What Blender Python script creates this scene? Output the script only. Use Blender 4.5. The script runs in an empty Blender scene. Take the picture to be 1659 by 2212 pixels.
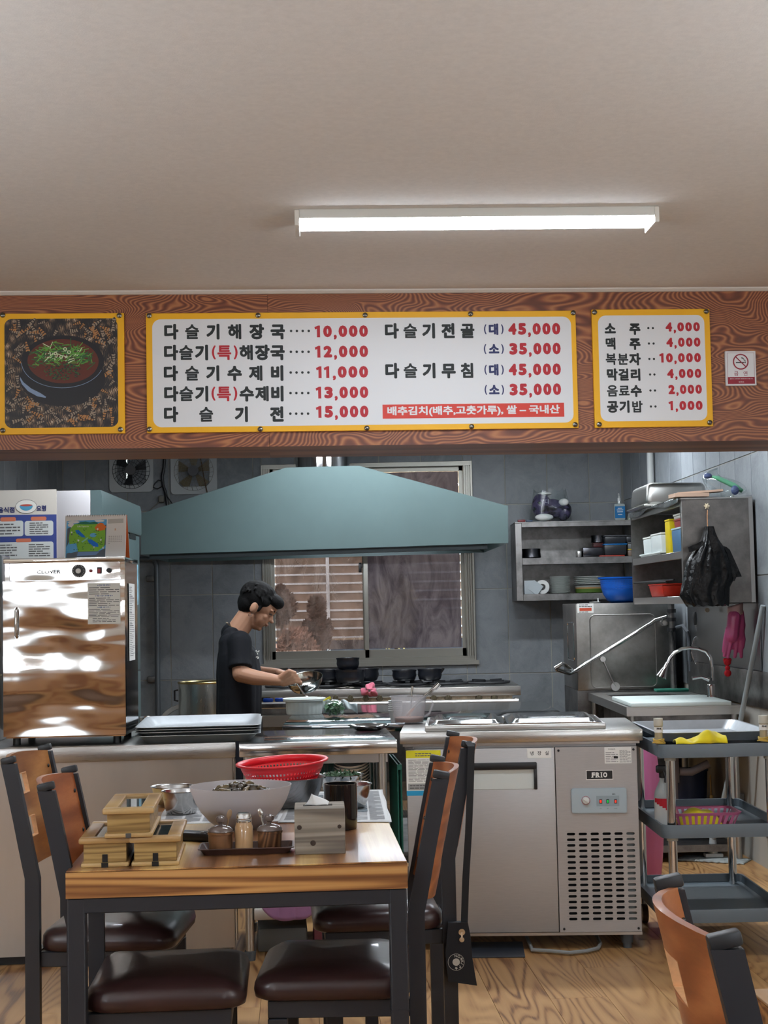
import bpy, bmesh, math, random
import numpy as np
from mathutils import Vector as V, Matrix, Euler
random.seed(7)
SC = bpy.context.scene
COL = SC.collection
PI = math.pi
R = math.radians
# ------------------------------------------------------------------ camera
IMW, IMH, FPX, EYE = 1659, 2212, 3320.0, 1.29
PITCH, ROLL = R(3.6), R(1.15)
_F = V((0, math.cos(PITCH), math.sin(PITCH)))
_U0 = V((0, -math.sin(PITCH), math.cos(PITCH)))
_X0 = V((1, 0, 0))
CR = _X0 * math.cos(ROLL) - _U0 * math.sin(ROLL)
CU = _U0 * math.cos(ROLL) + _X0 * math.sin(ROLL)
cam_d = bpy.data.cameras.new('camera')
cam = bpy.data.objects.new('camera', cam_d)
COL.objects.link(cam)
m = Matrix((CR, CU, -_F)).transposed().to_4x4()
m.translation = V((0, 0, EYE))
cam.matrix_world = m
cam_d.sensor_fit = 'VERTICAL'
cam_d.sensor_height = 36.0
cam_d.lens = 36.0 * FPX / IMH
cam_d.clip_end = 200
cam_d.clip_start = 0.05
SC.camera = cam
# ------------------------------------------------------------------ world and exposure
SC.view_settings.view_transform = 'Standard'
SC.view_settings.look = 'None'
SC.view_settings.gamma = 1
SC.view_settings.use_curve_mapping = False
SC.view_settings.exposure = 0.0
W = bpy.data.worlds.new('sky')
SC.world = W
W.use_nodes = True
W.node_tree.nodes['Background'].inputs[0].default_value = (0.80, 0.90, 1.0, 1)
W.node_tree.nodes['Background'].inputs[1].default_value = 4.0
SC.cycles.use_denoising = True
SC.cycles.max_bounces = 10
SC.cycles.transparent_max_bounces = 16
SC.cycles.caustics_reflective = False
SC.cycles.caustics_refractive = False
SC.cycles.sample_clamp_indirect = 6.0
DINING_LAMP = 48.0
KITCHEN_LAMP = 74.0
ADDED_UPLIGHT = 135.0  # upward glow of the added dining lamps, brightens the ceiling

def ray(px, py):
    return CR * (px - IMW / 2) + CU * (IMH / 2 - py) + _F * FPX
def at(px, py, Y):
    "point at depth Y seen at this pixel of the photograph"
    d = ray(px, py)
    return V((0, 0, EYE)) + d * (Y / d.y)
def on(px, py, z):
    "point at height z seen at this pixel"
    d = ray(px, py)
    return V((0, 0, EYE)) + d * ((z - EYE) / d.z)
# ------------------------------------------------------------------ materials
def lin(c):
    return tuple((x / 255 / 12.92) if x / 255 <= 0.04045 else ((x / 255 + 0.055) / 1.055) ** 2.4 for x in c[:3]) + (1,)
class NT:
    def __init__(s, mat):
        mat.use_nodes = True
        s.t = mat.node_tree
        s.b = s.t.nodes['Principled BSDF']
    def n(s, typ, **kw):
        nd = s.t.nodes.new(typ)
        for k, v in kw.items():
            if k[0] == '_':
                setattr(nd, k[1:], v)
            else:
                key = int(k[1:]) if k[0] == 'i' and k[1:].isdigit() else k
                nd.inputs[key].default_value = v
        return nd
    def l(s, a, b):
        s.t.links.new(a, b)
    def ramp(s, fac, stops, interp='LINEAR'):
        r = s.t.nodes.new('ShaderNodeValToRGB')
        r.color_ramp.interpolation = interp
        e = r.color_ramp.elements
        while len(e) < len(stops):
            e.new(0.5)
        for i, (p, c) in enumerate(stops):
            e[i].position = p
            e[i].color = lin(c)
        s.l(fac, r.inputs[0])
        return r.outputs[0]
    def obj(s, scale=(1, 1, 1), rnd=0.0):
        tc = s.n('ShaderNodeTexCoord')
        mp = s.n('ShaderNodeMapping')
        mp.inputs['Scale'].default_value = scale
        s.l(tc.outputs['Object'], mp.inputs['Vector'])
        if rnd:
            oi = s.n('ShaderNodeObjectInfo')
            mu = s.n('ShaderNodeMath', _operation='MULTIPLY')
            mu.inputs[1].default_value = rnd
            s.l(oi.outputs['Random'], mu.inputs[0])
            ad = s.n('ShaderNodeVectorMath', _operation='ADD')
            s.l(mp.outputs[0], ad.inputs[0]); s.l(mu.outputs[0], ad.inputs[1])
            return ad.outputs[0]
        return mp.outputs[0]
    def noise(s, vec, scale, detail=3, rough=0.5, dist=0.0):
        nz = s.n('ShaderNodeTexNoise')
        nz.inputs['Scale'].default_value = scale
        nz.inputs['Detail'].default_value = detail
        nz.inputs['Roughness'].default_value = rough
        nz.inputs['Distortion'].default_value = dist
        s.l(vec, nz.inputs['Vector'])
        return nz.outputs[0]
    def bump(s, h, strength=0.2, dist=0.01):
        b = s.n('ShaderNodeBump')
        b.inputs['Strength'].default_value = strength
        b.inputs['Distance'].default_value = dist
        s.l(h, b.inputs['Height'])
        s.l(b.outputs[0], s.b.inputs['Normal'])
MATS = {}
def M(name, col, rough=0.5, metal=0.0, var=0.0, vs=8.0, vsc=(1, 1, 1), bump=0.0, bs=40.0, bdist=0.002, trans=0.0, ior=1.45, emis=0.0, coat=0.0, alpha=1.0, spec=0.5, sss=0.0, sheen=0.0):
    if name in MATS:
        return MATS[name]
    mt = bpy.data.materials.new(name)
    MATS[name] = mt
    t = NT(mt)
    b = t.b
    b.inputs['Base Color'].default_value = lin(col)
    b.inputs['Roughness'].default_value = rough
    b.inputs['Metallic'].default_value = metal
    b.inputs['IOR'].default_value = ior
    b.inputs['Transmission Weight'].default_value = trans
    b.inputs['Coat Weight'].default_value = coat
    b.inputs['Alpha'].default_value = alpha
    b.inputs['Specular IOR Level'].default_value = spec
    b.inputs['Subsurface Weight'].default_value = sss
    b.inputs['Sheen Weight'].default_value = sheen
    if sss:
        b.inputs['Subsurface Radius'].default_value = (0.02, 0.01, 0.005)
        b.inputs['Subsurface Scale'].default_value = 1.0
    if emis:
        b.inputs['Emission Color'].default_value = lin(col)
        b.inputs['Emission Strength'].default_value = emis
    if var:
        f = t.noise(t.obj(vsc, 9.0), vs, 4, 0.6)
        lo = tuple(max(0, c * (1 - var)) for c in col)
        hi = tuple(min(255, c * (1 + var)) for c in col)
        t.l(t.ramp(f, [(0.3, lo), (0.7, hi)]), b.inputs['Base Color'])
    if bump:
        t.bump(t.noise(t.obj((1, 1, 1), 3.0), bs, 3), bump, bdist)
    return mt
def steel(name, col=(190, 188, 184), rough=0.3, brush=(1, 60, 1), wav=0.0, wscale=3.0, dirt=0.0, bstr=0.0, wdist=0.03, wvec=(1, 1, 1)):
    mt = bpy.data.materials.new(name)
    MATS[name] = mt
    t = NT(mt)
    b = t.b
    b.inputs['Metallic'].default_value = 1
    b.inputs['Base Color'].default_value = lin(col)
    f = t.noise(t.obj(brush, 2.0), 12, 3, 0.7)
    mr = t.n('ShaderNodeMapRange')
    mr.inputs['To Min'].default_value = rough * 0.88
    mr.inputs['To Max'].default_value = rough * 1.14
    t.l(f, mr.inputs['Value'])
    t.l(mr.outputs[0], b.inputs['Roughness'])
    if wav:
        w = t.noise(t.obj(wvec, 5.0), wscale, 2, 0.4)
        t.bump(w, wav, wdist)
    elif bstr:
        t.bump(f, bstr, 0.001)
    if dirt:
        d = t.noise(t.obj((1, 1, 1), 4.0), 7, 5, 0.65)
        t.l(t.ramp(d, [(0.35, tuple(c * (1 - dirt) for c in col)), (0.62, col)]), b.inputs['Base Color'])
    return mt
def wood(name, stops, along='X', ring=7.0, sc=1.6, stretch=0.16, rough=0.35, streak=0.25, rnd=20.0, dist=0.6, bump=0.05, coat=0.0, lf=0.0):
    """plain-sawn grain: contour lines of a stretched noise plus fine streaks"""
    mt = bpy.data.materials.new(name)
    MATS[name] = mt
    t = NT(mt)
    b = t.b
    s = {'X': (stretch, 1, 1), 'Y': (1, stretch, 1), 'Z': (1, 1, stretch)}[along]
    v = t.obj(s, rnd)
    n1 = t.noise(v, sc, 2.5, 0.45, dist)
    mu = t.n('ShaderNodeMath', _operation='MULTIPLY')
    mu.inputs[1].default_value = ring * 6.283
    t.l(n1, mu.inputs[0])
    si = t.n('ShaderNodeMath', _operation='SINE')
    t.l(mu.outputs[0], si.inputs[0])
    fs = tuple(x * (0.15 if x < 1 else 1) for x in s)
    n2 = t.noise(t.obj(fs, rnd), 90, 3, 0.7)
    a = t.n('ShaderNodeMath', _operation='MULTIPLY_ADD')
    a.inputs[1].default_value = 0.5 * (1 - streak)
    t.l(si.outputs[0], a.inputs[0])
    a.inputs[2].default_value = 0.5
    c = t.n('ShaderNodeMath', _operation='MULTIPLY_ADD')
    c.inputs[1].default_value = streak * 2.0
    t.l(n2, c.inputs[0])
    d = t.n('ShaderNodeMath', _operation='SUBTRACT')
    t.l(a.outputs[0], c.inputs[2])
    t.l(c.outputs[0], d.inputs[0])
    d.inputs[1].default_value = streak
    out = d.outputs[0]
    if lf:
        n3 = t.noise(v, sc * 0.5, 1, 0.4)
        g = t.n('ShaderNodeMath', _operation='MULTIPLY_ADD')
        g.inputs[1].default_value = lf
        t.l(n3, g.inputs[0])
        t.l(out, g.inputs[2])
        h = t.n('ShaderNodeMath', _operation='SUBTRACT')
        t.l(g.outputs[0], h.inputs[0]); h.inputs[1].default_value = lf * 0.5
        out = h.outputs[0]
    t.l(t.ramp(out, stops), b.inputs['Base Color'])
    b.inputs['Roughness'].default_value = rough
    b.inputs['Coat Weight'].default_value = coat
    b.inputs['Coat Roughness'].default_value = 0.08
    if bump:
        t.bump(out, bump, 0.001)
    return mt
# ------------------------------------------------------------------ geometry builder
def orient(d):
    return V(d).to_track_quat('Z', 'Y').to_matrix()
class B:
    def __init__(s):
        s.bm = bmesh.new()
    def _add(s, vs, fs):
        nv = [s.bm.verts.new(v) for v in vs]
        out = []
        for f in fs:
            try:
                out.append(s.bm.faces.new([nv[i] for i in f]))
            except ValueError:
                pass
        return nv, out
    def box(s, c, d, rot=None, bev=0.0, seg=2, taper=None):
        """c centre, d full size; taper scales the top"""
        hx, hy, hz = d[0] / 2, d[1] / 2, d[2] / 2
        tx, ty = taper or (1, 1)
        P = []
        for z in (-1, 1):
            kx, ky = (tx, ty) if z > 0 else (1, 1)
            for x, y in ((-1, -1), (1, -1), (1, 1), (-1, 1)):
                p = V((x * hx * kx, y * hy * ky, z * hz))
                if rot is not None:
                    p = (rot if isinstance(rot, Matrix) else Euler(rot).to_matrix()) @ p
                P.append(p + V(c))
        nv, fs = s._add(P, [(3, 2, 1, 0), (4, 5, 6, 7), (0, 1, 5, 4), (1, 2, 6, 5), (2, 3, 7, 6), (3, 0, 4, 7)])
        if bev:
            es = list({e for f in fs for e in f.edges})
            bmesh.ops.bevel(s.bm, geom=es, offset=bev, segments=seg, profile=0.5, affect='EDGES', clamp_overlap=True)
        return s
    def bb(s, x0, x1, y0, y1, z0, z1, bev=0.0, seg=2):
        return s.box(((x0 + x1) / 2, (y0 + y1) / 2, (z0 + z1) / 2), (abs(x1 - x0), abs(y1 - y0), abs(z1 - z0)), bev=bev, seg=seg)
    def cyl(s, p0, p1, r0, r1=None, n=16, cap=True):
        r1 = r0 if r1 is None else r1
        p0, p1 = V(p0), V(p1)
        m3 = orient(p1 - p0)
        vs = []
        for p, r in ((p0, r0), (p1, r1)):
            for i in range(n):
                a = 2 * PI * i / n
                vs.append(p + m3 @ V((r * math.cos(a), r * math.sin(a), 0)))
        fs = [(i, (i + 1) % n, n + (i + 1) % n, n + i) for i in range(n)]
        if cap:
            fs += [tuple(range(n - 1, -1, -1)), tuple(range(n, 2 * n))]
        s._add(vs, fs)
        return s
    def tube(s, pts, r, n=10, closed=False, cap=True):
        pts = [V(p) for p in pts]
        k = len(pts)
        rr = r if isinstance(r, (list, tuple)) else [r] * k
        vs = []
        up = None
        for i in range(k):
            if closed:
                t = pts[(i + 1) % k] - pts[i - 1]
            else:
                t = pts[min(i + 1, k - 1)] - pts[max(i - 1, 0)]
            t.normalize()
            if up is None:
                up = t.orthogonal().normalized()
            up = (up - t * up.dot(t))
            if up.length < 1e-6:
                up = t.orthogonal()
            up.normalize()
            w = t.cross(up)
            for j in range(n):
                a = 2 * PI * j / n
                vs.append(pts[i] + (up * math.cos(a) + w * math.sin(a)) * rr[i])
        fs = []
        for i in range(k if closed else k - 1):
            i2 = (i + 1) % k
            for j in range(n):
                fs.append((i * n + j, i * n + (j + 1) % n, i2 * n + (j + 1) % n, i2 * n + j))
        if cap and not closed:
            fs += [tuple(range(n - 1, -1, -1)), tuple(range((k - 1) * n, k * n))]
        s._add(vs, fs)
        return s
    def lathe(s, prof, c=(0, 0, 0), n=32, rot=None, sx=1.0, sy=1.0, skip=None):
        """prof: (r,z) list; r=0 ends close"""
        vs, idx = [], []
        m3 = rot if rot is not None else Matrix.Identity(3)
        for (r, z) in prof:
            if r < 1e-6:
                idx.append([len(vs)])
                vs.append(V(c) + m3 @ V((0, 0, z)))
            else:
                row = []
                for i in range(n):
                    a = 2 * PI * i / n
                    row.append(len(vs))
                    vs.append(V(c) + m3 @ V((r * math.cos(a) * sx, r * math.sin(a) * sy, z)))
                idx.append(row)
        fs = []
        for k in range(len(idx) - 1):
            a, b = idx[k], idx[k + 1]
            for i in range(n):
                if skip and skip(k, i):
                    continue
                j = (i + 1) % n
                if len(a) == 1 and len(b) == 1:
                    continue
                if len(a) == 1:
                    fs.append((a[0], b[j], b[i]))
                elif len(b) == 1:
                    fs.append((a[i], a[j], b[0]))
                else:
                    fs.append((a[i], a[j], b[j], b[i]))
        s._add(vs, fs)
        return s
    def prism(s, poly, a0, a1, axis='Y'):
        """poly of 2-D points extruded along axis. axis Y: (x,z); Z: (x,y); X: (y,z)"""
        n = len(poly)
        def p3(p, a):
            return {'Y': (p[0], a, p[1]), 'Z': (p[0], p[1], a), 'X': (a, p[0], p[1])}[axis]
        vs = [p3(p, a0) for p in poly] + [p3(p, a1) for p in poly]
        fs = [(i, (i + 1) % n, n + (i + 1) % n, n + i) for i in range(n)] + [tuple(range(n - 1, -1, -1)), tuple(range(n, 2 * n))]
        s._add(vs, fs)
        return s
    def ell(s, c, r, rot=None, n=16, m=10):
        m3 = rot if rot is not None else Matrix.Identity(3)
        vs = [V(c) + m3 @ V((0, 0, -r[2]))]
        for k in range(1, m):
            t = -PI / 2 + PI * k / m
            for i in range(n):
                a = 2 * PI * i / n
                vs.append(V(c) + m3 @ V((r[0] * math.cos(t) * math.cos(a), r[1] * math.cos(t) * math.sin(a), r[2] * math.sin(t))))
        vs.append(V(c) + m3 @ V((0, 0, r[2])))
        fs = [(0, 1 + (i + 1) % n, 1 + i) for i in range(n)]
        for k in range(m - 2):
            for i in range(n):
                a, b = 1 + k * n, 1 + (k + 1) * n
                fs.append((a + i, a + (i + 1) % n, b + (i + 1) % n, b + i))
        a = 1 + (m - 2) * n
        fs += [(a + i, a + (i + 1) % n, len(vs) - 1) for i in range(n)]
        s._add(vs, fs)
        return s
    def sheet(s, fn, nu, nv, th=0.0):
        """fn(u,v)->point, u,v in 0..1"""
        vs = [V(fn(i / nu, j / nv)) for j in range(nv + 1) for i in range(nu + 1)]
        fs = [(j * (nu + 1) + i, j * (nu + 1) + i + 1, (j + 1) * (nu + 1) + i + 1, (j + 1) * (nu + 1) + i) for j in range(nv) for i in range(nu)]
        _, f = s._add(vs, fs)
        if th:
            bmesh.ops.recalc_face_normals(s.bm, faces=f)
            bmesh.ops.solidify(s.bm, geom=f, thickness=th)
        return s
    def raw(s, vs, fs):
        s._add(vs, fs)
        return s
def mesh_of(b, name, mat, smooth=40, recalc=True):
    bm = b.bm
    if recalc:
        bmesh.ops.recalc_face_normals(bm, faces=bm.faces[:])
    if smooth:
        lim = R(smooth)
        for f in bm.faces:
            f.smooth = True
        for e in bm.edges:
            if len(e.link_faces) != 2 or e.calc_face_angle(0) > lim:
                e.smooth = False
    me = bpy.data.meshes.new(name)
    bm.to_mesh(me)
    bm.free()
    if mat:
        me.materials.append(mat)
    return me
def part(name, b, mat, parent=None, loc=None, rot=None, label=None, smooth=40, kind=None, recalc=True):
    me = mesh_of(b, name, mat, smooth, recalc) if isinstance(b, B) else b
    o = bpy.data.objects.new(name, me)
    COL.objects.link(o)
    if parent is not None:
        o.parent = parent
    if loc is not None:
        o.location = loc
    if rot is not None:
        o.rotation_euler = rot
    if label:
        o['label'] = label
    if kind:
        o['kind'] = kind
    return o
def T(name, label, cat, loc=(0, 0, 0), rz=0.0, group=None, rot=None):
    o = bpy.data.objects.new(name, None)
    o.empty_display_size = 0.05
    COL.objects.link(o)
    o.location = loc
    o.rotation_euler = rot if rot else (0, 0, rz)
    o['label'] = label
    o['category'] = cat
    if group:
        o['group'] = group
    return o
def S(name, b, mat, label, cat, loc=(0, 0, 0), rz=0.0, group=None, rot=None, smooth=40, kind=None):
    o = part(name, b, mat, None, loc, rot if rot else (0, 0, rz), label, smooth, kind)
    o['category'] = cat
    if group:
        o['group'] = group
    return o
def struct(name, b, mat, parent=None, loc=None, rot=None, smooth=0):
    o = part(name, b, mat, parent, loc, rot, smooth=smooth)
    if parent is None:
        o['kind'] = 'structure'
    return o
def kids(o):
    return [c for c in bpy.data.objects if c.parent == o]
def copy_thing(o, loc, rz=None, label=None, rot=None):
    r = o.copy(); COL.objects.link(r); r.location = loc
    if rz is not None:
        r.rotation_euler = (0, 0, rz)
    if rot is not None:
        r.rotation_euler = rot
    if label:
        r['label'] = label
    for ch in kids(o):
        c = ch.copy(); COL.objects.link(c); c.parent = r
        for g in kids(ch):
            d = g.copy(); COL.objects.link(d); d.parent = c
    return r
# ------------------------------------------------------------------ lettering (flat print)
_gl = {}
def glyph(st, bold):
    k = (st, bold)
    if k not in _gl:
        c = bpy.data.curves.new('lettering', 'FONT')
        c.body = st; c.size = 1; c.resolution_u = 3; c.offset = bold
        o = bpy.data.objects.new('lettering', c)
        me = o.to_mesh()
        vs = [(v.co.x, v.co.y) for v in me.vertices]
        fs = [tuple(p.vertices) for p in me.polygons]
        o.to_mesh_clear()
        bpy.data.objects.remove(o); bpy.data.curves.remove(c)
        _gl[k] = (vs, fs)
    return _gl[k]
def put_text(b, st, cx, cz, w=None, h=None, em=None, bold=0.01, y=0.0, plane='XZ', fat=0.0):
    """adds flat lettering centred on (cx,cz); w,h fit the ink box, em fits the em square"""
    vs, fs = glyph(st, bold)
    if not vs:
        return
    xs = [v[0] for v in vs]; ys = [v[1] for v in vs]
    if em:
        mx, my, kx, ky = (0.48 if len(st) == 1 else (min(xs) + max(xs)) / 2), 0.375, em, em
    else:
        mx, my = (min(xs) + max(xs)) / 2, (min(ys) + max(ys)) / 2
        kx = w / (max(xs) - min(xs)) if w else h / (max(ys) - min(ys))
        ky = h / (max(ys) - min(ys)) if h else kx
    sh = [(0, 0)]
    if fat:
        sh = [(fat * math.cos(i * PI / 4), fat * math.sin(i * PI / 4)) for i in range(8)]
        if not em:
            w_, h_ = (max(xs) - min(xs)), (max(ys) - min(ys))
            kx *= w_ / (w_ + 2 * fat); ky *= h_ / (h_ + 2 * fat)
    for k, (sa, sb) in enumerate(sh):
        P = []
        for a, c in vs:
            u, q = cx + (a - mx + sa) * kx, cz + (c - my + sb) * ky
            yy = y + 0.000015 * k
            P.append({'XZ': (u, yy, q), 'XY': (u, q, yy), 'YZ': (yy, u, q)}[plane])
        b.raw(P, fs)
def rrect(x0, x1, z0, z1, r, n=6):
    out = []
    for cx, cz, a0 in ((x1 - r, z1 - r, 0), (x0 + r, z1 - r, 90), (x0 + r, z0 + r, 180), (x1 - r, z0 + r, 270)):
        for i in range(n + 1):
            a = R(a0 + 90 * i / n)
            out.append((cx + r * math.cos(a), cz + r * math.sin(a)))
    return out
def flat(b, poly, y):
    b.raw([(p[0], y, p[1]) for p in poly], [tuple(range(len(poly)))])
def fake_lines(b, x0, x1, z0, z1, rows, y, fill=0.9, h=0.5, rnd=None, words=5):
    "rows of tiny unreadable print, as dashes"
    rnd = rnd or random
    dz = (z1 - z0) / rows
    for i in range(rows):
        zc = z1 - (i + 0.5) * dz
        x = x0
        end = x0 + (x1 - x0) * (fill if i % 3 else fill * 0.7)
        while x < end:
            w = (x1 - x0) / words * rnd.uniform(0.5, 1.1)
            xe = min(x + w, end)
            flat(b, [(x, zc - dz * h / 2), (xe, zc - dz * h / 2), (xe, zc + dz * h / 2), (x, zc + dz * h / 2)], y)
            x = xe + (x1 - x0) / words * 0.12
# ------------------------------------------------------------------ material library
ST = steel('brushed_steel', (186, 184, 180), 0.3, (1, 1, 60))
STH = steel('brushed_steel_level', (192, 190, 186), 0.28, (1, 70, 70))
STD = steel('dull_steel', (128, 126, 124), 0.42, (2, 2, 30), dirt=0.35)
STP = steel('polished_steel', (205, 205, 205), 0.12)
STW = steel('wavy_mirror_steel', (206, 200, 194), 0.07, wav=0.32, wscale=2.6, wdist=0.03, wvec=(0.8, 1, 2.6))
STC = M('counter_front_steel', (190, 184, 176), 0.30, 0.85, var=0.03, vs=6, vsc=(1, 1, 0.2))
ALU = M('dull_aluminium', (186, 190, 194), 0.36, 0.7, var=0.05, vs=9)
PANEL = M('fridge_steel', (178, 176, 175), 0.42, 0.55, var=0.02, vs=30, vsc=(1, 1, 20))
CHROME = M('chrome', (215, 215, 215), 0.08, 1)
BLK = M('black_plastic', (22, 22, 24), 0.4)
BLKM = M('black_painted_steel', (38, 40, 46), 0.42, bump=0.03, bs=200)
WHT = M('white_plastic', (225, 226, 222), 0.35)
PAPER = M('white_paper', (240, 240, 236), 0.8)
INK = M('black_print', (26, 28, 30), 0.6)
INKG = M('grey_print', (92, 92, 92), 0.7)
RED = M('red_print', (178, 32, 44), 0.55)
NAVY = M('navy_print', (34, 42, 92), 0.55)
YEL = M('yellow_print', (238, 178, 22), 0.45)
SIGNW = M('white_sign_face', (222, 224, 226), 0.4)
BARRED = M('red_bar_print', (206, 58, 44), 0.5)
GROUT = M('pale_grout', (176, 174, 166), 0.9)
RUBBER = M('grey_rubber', (70, 74, 78), 0.7)
TEAL = M('teal_grey_metal', (84, 102, 103), 0.4, 0.3)
# ================================================================== THE ROOM
CEIL = 2.43
BW = 10.95          # kitchen back wall
W_HEAD = wood('header_laminate', [(0.0, (92, 48, 32)), (0.3, (116, 64, 42)), (0.6, (136, 80, 51)), (0.85, (158, 100, 62)), (1.0, (176, 116, 72))], 'X', ring=105, sc=3.0, stretch=0.38, rough=0.42, streak=0.14, dist=0.35, rnd=3.0)
W_SOFF = wood('soffit_laminate', [(0.0, (84, 50, 30)), (0.5, (120, 76, 48)), (1.0, (146, 100, 66))], 'X', ring=6, sc=2.0, stretch=0.08, rough=0.5, streak=0.35, dist=0.3)
W_FLOOR = wood('floor_laminate', [(0.0, (112, 74, 42)), (0.10, (146, 102, 60)), (0.28, (176, 132, 84)), (1.0, (198, 156, 104))], 'Y', ring=32, sc=3.0, stretch=0.13, rough=0.36, streak=0.34, dist=0.3, rnd=40.0, lf=0.9)
CEILM = M('ceiling_wallpaper', (216, 213, 208), 0.9, var=0.02, vs=60, bump=0.25, bs=260, bdist=0.002)
def tile_mat():
    mt = bpy.data.materials.new('slate_tile'); MATS['slate_tile'] = mt
    t = NT(mt)
    v = t.obj((1, 1, 1), 30.0)
    n = t.noise(v, 5, 6, 0.68, 0.8)
    oi = t.n('ShaderNodeObjectInfo')
    mx = t.n('ShaderNodeMath', _operation='MULTIPLY_ADD')
    mx.inputs[1].default_value = 0.16
    t.l(oi.outputs['Random'], mx.inputs[0]); t.l(n, mx.inputs[2])
    t.l(t.ramp(mx.outputs[0], [(0.3, (108, 113, 117)), (0.62, (136, 141, 145)), (0.9, (150, 154, 157))]), t.b.inputs['Base Color'])
    t.b.inputs['Roughness'].default_value = 0.42
    n2 = t.noise(v, 22, 6, 0.7, 1.2)
    t.bump(n2, 0.5, 0.004)
    return mt
TILE = tile_mat()
# ---- floor
b = B(); b.bb(-3.7, 3.7, -3.2, 11.1, -0.12, -0.006)
floor = struct('floor', b, M('floor_joint', (88, 62, 42), 0.8))
pw, pl = 0.19, 1.25
pm = mesh_of(B().bb(-pw / 2 + 0.0006, pw / 2 - 0.0006, -pl / 2 + 0.0006, pl / 2 - 0.0006, -0.006, 0.0, bev=0.0004, seg=1), 'plank', W_FLOOR, 0)
FA = R(3.3)
for i in range(-12, 14):
    off = (i * 0.413) % pl
    for j in range(0, 8):
        cx, cy = i * pw, 2.0 + off + j * pl
        x, y = cx * math.cos(FA) - (cy - 5.8) * math.sin(FA), cx * math.sin(FA) + (cy - 5.8) * math.cos(FA) + 5.8
        if y > 10.6 or abs(x) > 2.3 or y < 1.9:
            continue
        part('plank', pm, None, floor, (x, y, 0), (0, 0, FA))
# ---- ceilings
b = B(); b.bb(-3.7, 3.7, -3.2, 5.75, CEIL, CEIL + 0.06)
struct('ceiling', b, CEILM)
b = B(); b.bb(-3.7, 3.7, 5.75, 11.1, 2.52, 2.58)
struct('ceiling_kitchen', b, M('kitchen_ceiling_paint', (196, 198, 198), 0.8))
# ---- header wall over the counter (wood laminate)
BA, BO = R(4.0), V((0, 5.45, 0))
BX, BN = V((math.cos(BA), math.sin(BA), 0)), V((-math.sin(BA), math.cos(BA), 0))
def face(px, py, off=0.0):
    "pixel -> (u, z) on the header face"
    d = ray(px, py); o = V((0, 0, EYE))
    t = (BO - BN * off - o).dot(BN) / d.dot(BN)
    p = o + d * t - BO
    return p.dot(BX), p.z
HB = 1.872
b = B(); b.bb(-3.64, 3.64, 0.014, 0.40, HB + 0.007, CEIL + 0.2)
head = struct('wall_front', b, W_SOFF, loc=BO, rot=(0, 0, BA))
us = face(580, 800)[0]
for k, (u0, u1) in enumerate(((-3.66, us - 2.42), (us - 2.42, us), (us, us + 2.42), (us + 2.42, 3.66))):
    b = B(); b.bb(u0 + 0.0006, u1 - 0.0006, 0, 0.0115, HB, CEIL - 0.001)
    part('panel', b, W_HEAD, head)
    b = B(); b.bb(u0 + 0.0006, u1 - 0.0006, 0.012, 0.40, HB, HB + 0.0055)
    part('soffit_board', b, W_SOFF, head)
b = B(); b.prism([(-0.022, CEIL), (0.0, CEIL), (0.0, CEIL - 0.012), (-0.008, CEIL - 0.012), (-0.02, CEIL - 0.004)], -3.6, 3.6, 'X')
struct('trim_1', b, M('white_trim', (214, 210, 202), 0.6), loc=BO, rot=(0, 0, BA))
# ---- tiled kitchen walls
def rect_minus(r, holes):
    out = [r]
    for h in holes:
        nx = []
        for (x0, x1, z0, z1) in out:
            a0, a1, c0, c1 = max(x0, h[0]), min(x1, h[1]), max(z0, h[2]), min(z1, h[3])
            if a0 >= a1 or c0 >= c1:
                nx.append((x0, x1, z0, z1)); continue
            if x0 < a0: nx.append((x0, a0, z0, z1))
            if a1 < x1: nx.append((a1, x1, z0, z1))
            if z0 < c0: nx.append((a0, a1, z0, c0))
            if c1 < z1: nx.append((a0, a1, c1, z1))
        out = nx
    return [q for q in out if q[1] - q[0] > 0.02 and q[3] - q[2] > 0.015]
_tm = {}
def tile_piece(parent, w, h, loc):
    k = (round(w, 3), round(h, 3))
    if k not in _tm:
        _tm[k] = mesh_of(B().box((0, 0.0025, 0), (w - 0.007, 0.009, h - 0.007), bev=0.0006, seg=1), 'tile', TILE, 30)
    part('tile', _tm[k], None, parent, loc)
WIN = (-0.872, 0.632, 0.915, 2.33)
zj = [0.215, 0.815, 1.415, 2.015, 2.52]
b = B()
for q in rect_minus((-2.6, 2.2, 0, 2.52), [WIN]):
    b.bb(q[0], q[1], 0, 0.12, q[2], q[3])
wback = struct('wall_back', b, GROUT, loc=(0, BW, 0))
x = 0.868 - 0.3 * 11
while x < 1.75:
    for z0, z1 in zip(zj[:-1], zj[1:]):
        for q in rect_minus((max(x, -2.29), min(x + 0.3, 1.72), z0, z1), [WIN]):
            tile_piece(wback, q[1] - q[0], q[3] - q[2], ((q[0] + q[1]) / 2, -0.004, (q[2] + q[3]) / 2))
    x += 0.3
# left wall
b = B(); b.bb(0, 5.3, 0.0, 0.1, 0, 2.52)
wl = struct('wall_left', b, GROUT, loc=(-2.30, 5.75, 0), rot=(0, 0, R(90)))
for k in range(0, 17):
    for z0, z1 in zip(zj[1:-1] + [2.015], [1.415, 2.015, 2.52]):
        if z0 < 1.4: continue
        tile_piece(wl, 0.3, z1 - z0, (0.22 + 0.3 * k + 0.15, -0.004, (z0 + z1) / 2))
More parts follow.
